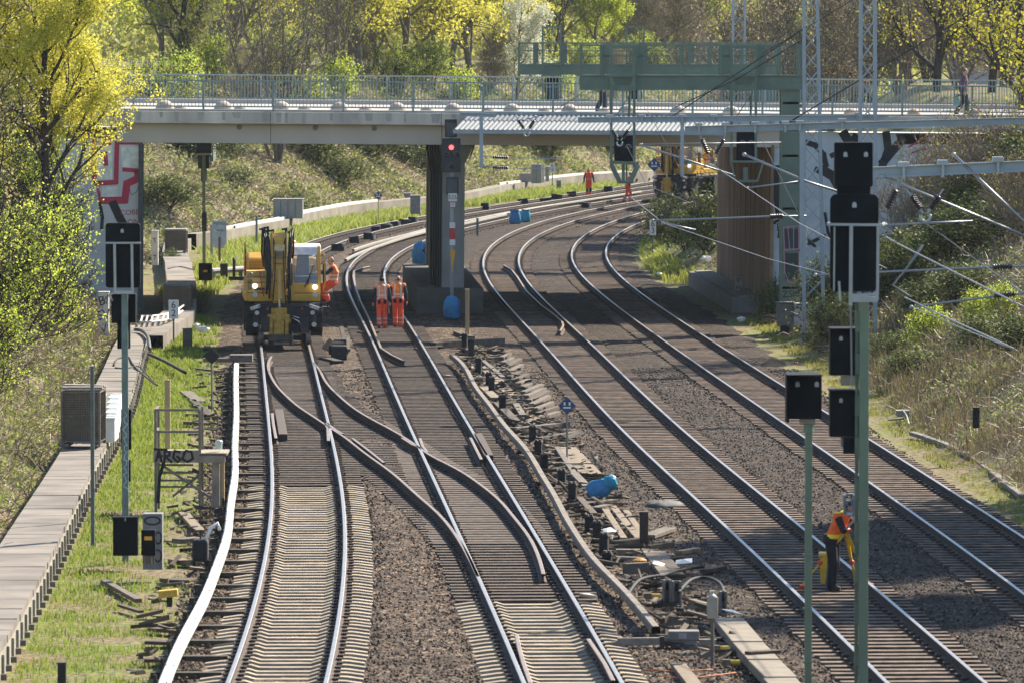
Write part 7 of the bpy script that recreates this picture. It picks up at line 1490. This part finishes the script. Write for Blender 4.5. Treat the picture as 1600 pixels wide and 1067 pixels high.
# ------------------------------------------------------------------ cabinets on the far duct wall
def dbox(u0, v0, u1, v1, z, dep, m, lab, name='duct_cabinet', cat='cabinet', lid=None, ribs=0):
    p = G((u0+u1)/2, v1, z); k = p.y/F; w = (u1-u0)*k; h = (v1-v0)*k; t = thing(name, lab, cat, p); mb = MB(); mb.box((0, dep/2, h/2), (w, dep, h)); b = mb.build('body', m, t, bevel=.02); mb = MB(); mb.box((0, dep/2, h+.015), (w+.05, dep+.05, .03)); mb.build('lid', lid or m, t)
    if ribs:
        mb = MB()
        for i in range(1, ribs): mb.box((-w/2+w*i/ribs, -.012, h/2), (.03, .025, h*.92))
        mb.build('rib', POSTG, b)
    return t
GCAB = mat('cabinet_concrete_grey', (.30, .29, .275), .85, 0, .1, 2)
dbox(427, 312, 473, 342, .45, 1.0, GCAB, 'row of grey concrete cabinets on the duct wall behind the excavator', ribs=4); dbox(830, 258, 846, 287, .45, .5, GCAB, 'grey cabinet on the duct wall near sign 6 4', ribs=2); dbox(846, 258, 851, 286, .45, .4, mat('cabinet_light', (.5, .49, .47), .8), 'narrow light cabinet right beside the grey far cabinet'); dbox(852, 262, 858, 284, .45, .4, GCAB, 'narrow grey cabinet just left of sign 6 4')
dbox(812, 272, 830, 285, .45, .7, mat('rubble_grey', (.30, .29, .28), .9), 'low grey bundle on the duct wall left of the grey far cabinet', 'cable_bundle', 'bundle')
dbox(631, 303, 642, 309, .45, .6, GCAB, 'flat grey block on the duct wall left of the bridge pillar', 'concrete_block', 'block')
bxs = [(587, 366), (604, 361), (618, 357), (632, 354), (645, 351.5), (529, 393), (553, 381), (577, 375), (758, 329), (817, 320), (852, 319), (870, 313), (893, 309), (914, 326), (951, 301)]
wh = ['nearest the duct-wall diamond sign', 'second past the diamond sign', 'third past the diamond sign', 'fourth, just left of the pillar', 'fifth, touching the pillar edge in view', 'beside the excavator cab roof', 'between cab and the curving pale rail', 'on the pale rail end', 'right of the bridge pillar', 'left of the paired blue bags', 'right of the paired blue bags', 'below the grey stub', 'left of the distant worker feet', 'on the near rail below the distant worker', 'right of the distant worker']
for (u, v), w_ in zip(bxs, wh):
    t = thing('trackside_box', 'dark low trackside box, '+w_, 'trackside box', G(u, v, -.2), random.uniform(-.6, .6), 'dark boxes between the far tracks'); mb = MB(); w = random.uniform(.3, .6); mb.box((0, 0, .17), (w, .35, random.uniform(.3, .5)), rot=(0, random.uniform(-.15, .15), 0)); mb.build('body', POSTK, t, bevel=.03); mb = MB(); mb.box((w*.5, .02, .12), (.1, .2, .2)); mb.build('socket', POSTG, t)
# ------------------------------------------------------------------ bags
def bag(u, v, w, h, lab, tilt=0.0, open_=True, z=-.2, m=TARP, seed=1, sides=10):
    rnd = random.Random(seed); p = G(u, v, z); t = thing('plastic_bag', lab, 'bag', p, rot=(0, tilt, rnd.uniform(-.5, .5))); mb = MB(); n = 16; prof = [(.42, 0), (.52, .08), (.55, .35), (.50, .68), (.36, .85), (.44, 1.0)] if open_ else [(.40, 0), (.55, .1), (.56, .5), (.50, .8), (.30, .96), (.10, 1.0)]; V = []
    for r, q in prof:
        for k in range(n): a = 2*math.pi*k/n; j = 1+rnd.uniform(-.24, .2); V.append((r*w*j*math.cos(a), r*w*.8*j*math.sin(a), q*h+rnd.uniform(-.03, .03)*h))
    m_ = len(prof); mb.add(V, [(i*n+k, i*n+(k+1) % n, (i+1)*n+(k+1) % n, (i+1)*n+k) for i in range(m_-1) for k in range(n)]+[tuple(range(n-1, -1, -1))]); o = mb.build('sack', m, t, smooth=True)
    if open_: mb = MB(); mb.lathe([(.30*w, 0), (.36*w, .02)], (0, 0, .86*h), n); mb.build('contents', mat('bag_inside', (.03, .30, .42), .5), t)
    return t
TURQ = mat('bag_turquoise', (.03, .30, .42), .4, 0, .2, 7, bump=.3)
b = bag(922, 774, .40, .60, 'bright blue open bag lying tilted in the timber debris', 1.0, True, -.12, seed=3); mb = MB(); mb.ball((0, 0, .56), (.17, .14, .12), 12, 7, .3, random.Random(6)); mb.build('collar', TURQ, b, smooth=True)
bag(706, 499, .50, .82, 'blue bag tied round the foot of the signal before the pillar', 0, False, -.2, seed=5)
b = bag(655, 414, .62, .98, 'bulging blue bag at the rear corner of the pillar base', .1, False, .1, seed=7)
b = bag(805, 350, .55, .70, 'blue bag beyond the pillar, left one of a touching pair', -.05, True, -.2, TARP, 9); b = bag(820, 347, .52, .64, 'blue bag beyond the pillar, right one of a touching pair', .08, True, -.2, TURQ, 10)
t = thing('plastic_bag', 'small pale bag beside the bulging blue bag', 'bag', G(650, 432, .2)); mb = MB(); mb.ball((0, 0, .12), (.2, .15, .16), 10, 7, .15, random.Random(3)); mb.build('sack', SIGNW, t, smooth=True)
for i, (u, v, z, r, lab) in enumerate(((1103, 408, .6, .22, 'white plastic litter in the bush at the brown wall'), (1065, 420, .1, .14, 'small pale litter before the bush at the brown wall'), (1158, 502, -.15, .16, 'white litter on the path below the slim concrete pillar'), (318, 519, -.1, .2, 'white litter by the excavator left of the track'), (307, 511, -.1, .13, 'crumpled white litter near the leafy sapling'), (1030, 430, .0, .12, 'pale litter behind the outermost track'), (1244, 568, -.1, .06, 'small red litter beside the outer track'))):
    t = thing('litter', lab, 'litter', G(u, v, z)); mb = MB(); mb.ball((0, 0, r*.4), (r, r*.7, r*.5), 9, 6, .3, random.Random(i)); mb.build('scrap', mat('litter_white', (.6, .62, .62), .6) if i < 6 else SIGNR, t)
# ------------------------------------------------------------------ timber debris between the second and third tracks
TIMS = [mat('debris_grey', (.125, .105, .085), .9, 0, .3, 4, bump=.3), mat('debris_brown', (.08, .06, .045), .9, 0, .3, 4, bump=.3), mat('debris_tan', (.18, .14, .098), .9, 0, .25, 4, bump=.3), mat('debris_dark', (.04, .034, .028), .9, 0, .3, 4, bump=.3)]
stumps = [(726, 548, 24), (736, 560, 27), (748, 588, 26), (764, 606, 22), (768, 618, 26), (785, 646, 26), (832, 692, 24), (841, 712, 22), (850, 738, 26), (878, 760, 24), (895, 787, 30), (921, 834, 26), (933, 848, 30), (944, 866, 30), (949, 884, 20)]
sp = ['topmost beside the timber post', 'second from the timber post', 'third from the timber post', 'fourth from the timber post', 'fifth from the timber post', 'at the open box channel', 'first below the long crossbeam', 'second below the long crossbeam', 'beside the foot of the diamond sign', 'just above the blue bag', 'touching the left side of the blue bag', 'first of the close row below the blue bag', 'second of the close row below the blue bag', 'third of the close row below the blue bag', 'last of the close row below the blue bag']
for (u, v, hp), s_ in zip(stumps, sp):
    p = G(u, v, -.22); k = p.y/F; h = hp*k*1.1; t = thing('iron_stump', 'black insulator stump standing in the debris, '+s_, 'stump', p, random.uniform(-.3, .3), 'black stumps along the weathered conductor rail'); mb = MB(); mb.box((0, 0, h/2), (.17, .15, h)); mb.box((0, 0, h-.05), (.2, .17, .05)); mb.box((0, 0, .03), (.26, .22, .07)); mb.build('body', POSTK, t, bevel=.012); mb = MB(); mb.box((-.045, 0, h+.02), (.05, .12, .03)); mb.box((.045, 0, h+.02), (.05, .12, .03)); mb.build('clamp', TIMS[0], t)
t, h = post(1006, 800, 862, .17, mat('stump_rust', (.055, .035, .03), .8), 'iron_post', 'tall rust-black post standing in the lower debris', 'post')
def plank(u0, v0, u1, v1, w, h, m, lab, z=-.16, z1=None, grp='loose timbers in the debris', name='timber_plank'):
    a, b = G(u0, v0, z), G(u1, v1, z if z1 is None else z1); c = (a+b)/2; mb = MB(); mb.bar(a-c, b-c, w, h); o = mb.build(name, TIMS[m], bevel=.01); o.location = c; return tag(o, lab, 'timber', grp)
plank(676, 540, 728, 536, .22, .2, 3, 'dark heavy beam end left of the upright timber post', -.12); plank(728, 536, 786, 533, .2, .2, 2, 'brown heavy beam right of the upright timber post', -.12)
rnd = random.Random(8)
fan = [(783, 560, 796, 554), (786, 568, 803, 559), (790, 574, 812, 562), (793, 582, 815, 571), (795, 590, 819, 579), (801, 596, 824, 586), (808, 601, 826, 594), (815, 606, 833, 599), (817, 614, 846, 602), (822, 620, 850, 608), (826, 627, 856, 612), (830, 633, 857, 620), (836, 640, 862, 630), (840, 647, 870, 637), (843, 654, 872, 645)]
wn = ['topmost', 'second', 'third', 'fourth', 'fifth', 'sixth', 'seventh', 'eighth', 'ninth', 'tenth', 'eleventh', 'twelfth', 'thirteenth', 'fourteenth', 'lowest']
for (u0, v0, u1, v1), w_ in zip(fan, wn): plank(u0, v0, u1, v1, .16, .11, rnd.choice((0, 0, 1)), 'short weathered slat in the fan of slats, %s counting from the bridge' % w_, -.17+rnd.uniform(0, .05), -.10, 'fan of short slats')
other = [(762, 560, 790, 559, .2, .08, 0, 'pale flat board above the fan of slats'), (755, 566, 786, 592, .14, .14, 0, 'long grey channel leaning toward the fan of slats'), (757, 574, 800, 618, .34, .05, 2, 'broad pale sheet lying under the black stumps'), (755, 607, 774, 625, .26, .16, 2, 'open tan box channel beside the fifth stump'), (778, 633, 806, 661, .24, .16, 1, 'brown box channel above the long crossbeam'), (806, 634, 817, 652, .18, .16, 0, 'pale upended block beside the slat fan'), (815, 662, 850, 650, .18, .08, 2, 'tan plank resting against the slat fan'), (803, 673, 886, 664, .2, .17, 0, 'long grey crossbeam ending at the diamond sign'), (818, 659, 845, 667, .18, .08, 0, 'pale short board on the crossbeam'), (842, 686, 900, 676, .16, .1, 1, 'dark plank lying beyond the crossbeam'), (884, 686, 904, 678, .14, .12, 3, 'dark slanting offcut right of the diamond sign'), (884, 700, 924, 742, .5, .08, 2, 'broad slab pointing down to the blue bag'), (870, 700, 900, 745, .14, .1, 0, 'long grey strip below the diamond sign'), (897, 742, 917, 763, .2, .14, 0, 'pale trough piece left of the blue bag'), (914, 787, 960, 782, .18, .08, 0, 'grey board just under the blue bag'), (912, 797, 950, 790, .18, .08, 0, 'second grey board under the blue bag'), (905, 780, 928, 806, .16, .14, 1, 'dark channel below the blue bag'), (945, 797, 975, 843, .14, .1, 2, 'first of three long parallel strips in the lower debris'), (957, 793, 998, 843, .16, .1, 2, 'second of three long parallel strips in the lower debris'), (978, 800, 1004, 838, .14, .1, 2, 'third of three long parallel strips in the lower debris'), (1012, 838, 1046, 826, .3, .08, 0, 'split grey board right of the rust-black post'), (960, 850, 1000, 845, .2, .14, 1, 'brown beam at the foot of the rust-black post'), (962, 862, 1000, 862, .2, .12, 2, 'tan beam before the rust-black post'), (1012, 855, 1050, 850, .12, .1, 1, 'thin dark batten right of the rust-black post'), (976, 892, 1012, 890, .14, .3, 0, 'boxed beam below the ochre fitting'), (1060, 863, 1090, 858, .16, .08, 2, 'tan offcut by the third track'), (1022, 864, 1050, 900, .45, .1, 2, 'broad tan slab beside the third track debris'), (1040, 880, 1054, 892, .24, .12, 1, 'brown block on the broad tan slab'), (1100, 892, 1130, 886, .16, .08, 1, 'brown offcut next to the third track rail'), (1060, 1040, 1095, 1085, .24, .1, 2, 'tan plank at the lower picture edge'), (1080, 940, 1110, 948, .12, .12, 2, 'tan batten left of the grey relay box'), (715, 520, 735, 528, .3, .12, 1, 'brown offcuts at the timber post foot'), (560, 520, 590, 519, .2, .08, 1, 'thin dark board under the walking workers') , (648, 545, 690, 541, .12, .05, 3, 'thin dark batten crossing before the heavy beam')]
for u0, v0, u1, v1, w, h, m, lab in other: plank(u0, v0, u1, v1, w, h, m, lab, -.15)
# loose boards at the left beside the platform and the conductor rail
leftp = [(316, 545, 366, 545, .22, .12, 1, 'grey beam behind the conductor rail end'), (302, 575, 345, 580, .2, .06, 1, 'dark board near the back of the diamond sign'), (290, 612, 312, 628, .34, .06, 0, 'pale splintered board in the stones left of the rail'), (300, 625, 330, 650, .2, .06, 3, 'dark board below the splintered one'), (290, 648, 330, 648, .3, .08, 1, 'brown plank behind the platform, upper'), (292, 660, 328, 662, .3, .08, 1, 'brown plank behind the platform, lower'), (285, 800, 312, 830, .22, .08, 2, 'tan board below the platform'), (275, 845, 310, 842, .26, .1, 0, 'grey board right of the graffiti cabinet'), (270, 876, 305, 880, .26, .1, 2, 'tan board before the feeder casing'), (262, 905, 302, 906, .5, .05, 1, 'broad brown board behind the yellow box'), (240, 982, 285, 986, .3, .06, 1, 'brown plank below the yellow box, first'), (232, 1002, 280, 1004, .34, .06, 1, 'brown plank below the yellow box, second'), (226, 1030, 262, 1030, .34, .06, 1, 'brown plank below the yellow box, third'), (163, 908, 216, 938, .14, .08, 0, 'pale plank lying in the grass'), (188, 945, 220, 955, .12, .05, 1, 'thin grey plank lying in the grass')]
for u0, v0, u1, v1, w, h, m, lab in leftp: plank(u0, v0, u1, v1, w, h, m, lab, -.18, grp='loose boards beside the conductor rail')
# concrete trough covers, point machine and relay box at the lower right of the debris
slab = [(1130, 972, 1160, 1008), (1161, 1010, 1185, 1036), (1186, 1038, 1212, 1064), (1210, 1066, 1240, 1098)]
for i, (u0, v0, u1, v1) in enumerate(slab):
    a, b = G(u0+8, v0, -.08), G(u1+8, v1, -.08); c = (a+b)/2; mb = MB(); mb.bar(a-c, b-c, .52, .16); o = mb.build('trough_cover', SLABM, bevel=.015); o.location = c; tag(o, 'tan concrete trough cover, %s of the row leaving the debris' % ('first', 'second', 'third', 'last')[i], 'trough cover', 'trough covers beside the third track')
plank(1168, 1020, 1216, 1017, .18, .06, 1, 'dark thin lid board lying across the trough covers', .02)
for u0, v0, u1, v1, lab in ((1036, 905, 1049, 946, 'upended grey trough piece, left of two'), (1050, 907, 1065, 948, 'upended grey trough piece, right of two'), (1124, 923, 1136, 962, 'upended grey trough piece behind the relay box')):
    p = G((u0+u1)/2, v1, -.2); k = p.y/F; w = (u1-u0)*k; h = (v1-v0)*k; t = thing('trough_piece', lab, 'trough piece', p, .1); mb = MB(); mb.box((0, .12, h/2), (w, .05, h)); mb.box((-w/2+.02, .05, h/2), (.04, .16, h)); mb.box((w/2-.02, .05, h/2), (.04, .16, h)); mb.box((0, .05, .03), (w, .16, .06)); mb.build('shell', mat('trough_grey', (.15, .14, .125), .9, 0, .15, 5), t, bevel=.008); mb = MB(); mb.box((0, .09, h*.75), (w*.4, .03, h*.3)); mb.build('slot', POSTK, t)
p = G(1113, 1040, -.2); k = p.y/F; t = thing('relay_box', 'beige relay box on a thin post above the trough covers', 'relay box', p); mb = MB(); mb.box((0, 0, 92*k), (17*k, .14, 34*k)); b = mb.build('body', mat('relay_beige', (.33, .30, .24), .8), t, bevel=.015); mb = MB(); mb.cyl((0, 0, 0), (0, 0, 76*k), .03, n=8); mb.build('post', mat('post_brown', (.14, .12, .10), .8), t); mb = MB(); mb.lathe([(.06, 0), (.06, .02), (.02, .05), (.02, .09), (.04, .1)], (0, 0, 109*k), 10); mb.box((-.05, -.02, 110*k), (.03, .05, .04)); mb.build('insulator_cap', LGREY, t)
p = G(1068, 1010, -.2); t = thing('point_machine', 'grey point machine box with a long rod beside the second track', 'point machine', p); mb = MB(); mb.box((0, 0, .20), (.52, .34, .16)); mb.box((0, 0, .06), (.44, .3, .14)); mb.build('body', mat('machine_grey', (.18, .17, .155), .8), t, bevel=.02); mb = MB(); mb.box((-.02, -.175, .2), (.13, .01, .09)); mb.build('plate', mat('plate_grey', (.32, .31, .29), .7), t); mb = MB(); mb.bar((-.26, 0, .1), (-1.1, .1, .08), .09, .12); mb.bar((-1.1, .1, .05), (-1.5, .12, .02), .06, .06); mb.bar((.26, 0, .08), (.55, 0, .08), .1, .1); mb.build('rod', mat('rod_tan', (.24, .21, .17), .8), t)
for i, (u, v) in enumerate(((1026, 930), (1134, 1012), (1150, 1034))):
    t = thing('cable_gland', 'yellow cable fitting %s' % ('by the upended trough pieces', 'right of the point machine', 'lowest, by the trough covers')[i], 'cable fitting', G(u, v, -.12)); mb = MB(); mb.cyl((-.09, 0, 0), (.07, 0, .0), .045, n=10); mb.build('sleeve', mat('fitting_yellow', (.60, .38, .05), .5), t); mb = MB(); mb.box((-.16, 0, 0), (.14, .1, .1)); mb.build('body', TIMS[2], t, bevel=.01)
t = thing('ochre_fitting', 'ochre rusty cap in the debris before the tan beam', 'fitting', G(1000, 884, -.1)); mb = MB(); mb.lathe([(.05, 0), (.12, .06), (.13, .12), (.05, .16)], (0, 0, 0), 12); mb.build('cap', mat('fitting_ochre', (.50, .24, .05), .7), t); mb = MB(); mb.box((0, 0, -.03), (.3, .2, .06)); mb.build('base', TIMS[1], t)
cable([(1060, 925), (1080, 905), (1105, 902), (1126, 912), (1133, 935)], .1, .03, 'thick black cable arching over the upended trough pieces'); cable([(1020, 905), (1045, 895), (1075, 888), (1100, 885)], -.05, .03, 'black cable lying across the broad tan slab'); cable([(980, 930), (1000, 905), (1035, 898)], .0, .03, 'black cable bundle beside the boxed beam'); cable([(1010, 1046), (1060, 1048), (1110, 1045)], -.17, .012, 'thin orange cable on the ballast left of the relay box', mat('cable_orange', (.55, .16, .05), .6)); cable([(1030, 1056), (1080, 1058), (1150, 1050)], -.17, .01, 'second thin orange cable nearer the picture edge', mat('cable_orange', (.55, .16, .05)))
t = thing('tarpaulin', 'dark grey crumpled sheet on the ballast right of the blue bag', 'sheet', G(1035, 790, -.2)); mb = MB(); mb.ball((0, 0, .0), (.42, .5, .13), 14, 8, .18, random.Random(2)); mb.build('sheet', mat('sheet_dark', (.10, .10, .095), .8, 0, .2, 5), t, smooth=True)
for i, (u, v, m_, lab) in enumerate(((1068, 880, 'lid_pale', 'pale oval lid lying on the debris'), (950, 832, 'lid_white', 'white scrap sheet behind the close row of stumps'), (1030, 884, 'lid_white', 'curved pale gutter piece in the lower debris'), (1145, 960, 'lid_pale', 'pale bent sheet right of the relay box'), (920, 934, 'lid_white', 'white bent sheet on the sleepers by the second track'), (698, 590, 'lid_white', 'small white scrap beside the second track'))):
    t = thing('scrap_sheet', lab, 'scrap', G(u, v, -.12), i*.8); mb = MB(); V = [(-.16, -.1, 0), (.16, -.12, .03), (.17, .1, .1), (-.14, .13, .06), (0, 0, .09)]; mb.add(V, [(0, 1, 4), (1, 2, 4), (2, 3, 4), (3, 0, 4)]); o = mb.build('sheet', mat(m_, (.5, .52, .52), .6), t); s_ = o.modifiers.new('t', 'SOLIDIFY'); s_.thickness = .012
# small broken bits strewn through the debris strip
def bits(name, f, n, y0, y1, smin, smax, cols, label, seed):
    rs_ = np.random.RandomState(seed); V = []; Fq = []; bx8 = [(-1,-1,-1),(1,-1,-1),(-1,1,-1),(1,1,-1),(-1,-1,1),(1,-1,1),(-1,1,1),(1,1,1)]
    for i in range(n):
        y = rs_.uniform(y0, y1); a, b_ = f(y); x = a+(b_-a)*rs_.beta(1.3, 1.6); L = rs_.uniform(smin, smax)*rs_.choice([1, 1, 2.2]); R = Euler((rs_.normal(0, .15), rs_.normal(0, .15), rs_.uniform(0, 3.14))).to_matrix(); o = len(V)
        w, h = rs_.uniform(.03, .09), rs_.uniform(.02, .06)
        V += [tuple(R @ Vector((p[0]*L/2, p[1]*w/2, p[2]*h/2))+Vector((x, y, -.16+rs_.uniform(0, .05)))) for p in bx8]; Fq += [[o+q for q in f_] for f_ in ((0, 2, 3, 1), (4, 5, 7, 6), (0, 1, 5, 4), (2, 6, 7, 3), (0, 4, 6, 2), (1, 3, 7, 5))]
    tag(np_mesh(name, V, Fq, leafmat('bits_'+name, cols, 0.0, .9)), label, 'debris', kind='stuff')
BITC = [(.035, .03, .025), (.08, .062, .045), (.14, .11, .08), (.05, .045, .04), (.22, .19, .15)]
bits('debris', lambda y: (float(CONDM.X(y))+.12, float(CONDM.X(y))+1.75), 900, 100, 196, .12, .45, BITC, 'broken timber, clips and cable scraps strewn between the second and third tracks', 5)
bits('litter_scraps', lambda y: (float(BED_L.X(y))-.3, float(CONDW.X(y))-.25), 130, 96, 190, .08, .3, BITC, 'broken boards and scraps beside the white conductor rail', 6)
# worn switch gear beside the excavator
p = G(530, 562, -.2); t = thing('switch_motor', 'black switch motor with loose rails beside the excavator', 'switch motor', p); k = p.y/F; mb = MB(); mb.box((0, 0, .22), (.50, .5, .44)); mb.box((-.02, .4, .3), (.62, .5, .3)); mb.box((.0, 1.0, .34), (.4, .4, .5)); mb.build('body', mat('motor_black', (.03, .03, .03), .8, 0, .4, 8), t, bevel=.04); mb = MB()
for i in range(5): mb.box((-.05, -.1+.22*i, .50), (.4, .06, .06), rot=(0, .1*(i % 3), .2))
mb.bar((.3, -.2, .3), (.25, .9, .65), .1, .1); mb.bar((.12, 1.1, .5), (.02, 1.9, .9), .12, .1); mb.build('fitting', TIMS[0], t)
plank(505, 545, 517, 530, .14, .1, 2, 'tan board leaning left of the black switch motor', -.1, .2); plank(511, 548, 521, 533, .14, .1, 2, 'second tan board left of the black switch motor', -.1, .2); plank(508, 560, 530, 566, .3, .1, 3, 'dark low beam before the black switch motor', -.15)
p = G(352, 440, -.2); t = thing('buffer_lever', 'dark lever gear and pipe left of the excavator', 'lever gear', p); mb = MB(); mb.box((-.05, 0, .45), (.3, .2, .55)); mb.box((.35, .1, .5), (.12, .12, .9)); mb.box((.2, 0, .12), (1.3, .15, .15)); mb.box((-.12, 0, .1), (.06, .06, .3)); mb.build('gear', POSTK, t, bevel=.02); mb = MB(); mb.box((.42, .02, .95), (.1, .06, .16)); mb.build('marker', SIGNW, t)
a, b = G(330, 424, .2), G(388, 420, .2); t = thing('pipe_beam', 'level grey pipe leading to the excavator from the slim signal', 'pipe', a); mb = MB(); mb.tube([(0, 0, 0), b-a], .12, 10); mb.build('pipe', mat('pipe_grey', (.22, .22, .21), .7), t); mb = MB(); mb.box((.1, 0, -.25), (.15, .15, .45)); mb.box(((b-a).x*.8, (b-a).y*.8, -.25), (.15, .15, .45)); mb.build('support', POSTG, t)
# box on the right bank path
t = thing('manhole_box', 'small concrete manhole box beside the kerb strip', 'manhole', G(1412, 650, -.15)); mb = MB(); mb.box((0, .15, .06), (.36, .4, .14)); mb.build('body', PILC, t, bevel=.015); mb = MB(); mb.box((0, .15, .14), (.4, .44, .03)); mb.build('lid', mat('lid_grey', (.25, .245, .23), .8), t)
cable([(1410, 640), (1416, 648), (1420, 662)], .0, .02, 'pale bent hose beside the manhole box', LGREY)
a = G(1095, 436, .0); b = G(1165, 478, .0); t = thing('wall_footing', 'low concrete footing in front of the rusted brown wall', 'footing', a); d = b-a; mb = MB(); mb.bar((0, 0, 0), d, 1.0, .6); mb.build('footing', mat('footing_grey', (.17, .165, .155), .9, 0, .2, 2), t, bevel=.03); mb = MB(); mb.bar((0.1, 0, .32), d+Vector((.1, 0, .32)), .7, .04); mb.build('top_slab', mat('footing_top', (.22, .215, .2), .9), t)
# ------------------------------------------------------------------ spring haze in the cutting
mb = MB(); mb.box((10, 340, 12), (1300, 900, 40)); hz = mb.build('haze', []); tag(hz, 'thin spring haze hanging in the railway cutting', 'haze', kind='stuff')
hm = bpy.data.materials.new('haze_air'); hm.use_nodes = True; N = hm.node_tree.nodes; N.remove(N['Principled BSDF']); pv = N.new('ShaderNodeVolumePrincipled'); pv.inputs['Density'].default_value = .000055; pv.inputs['Color'].default_value = (.80, .90, 1.0, 1); pv.inputs['Anisotropy'].default_value = .0
hm.node_tree.links.new(pv.outputs[0], N['Material Output'].inputs['Volume']); hz.data.materials.append(hm)
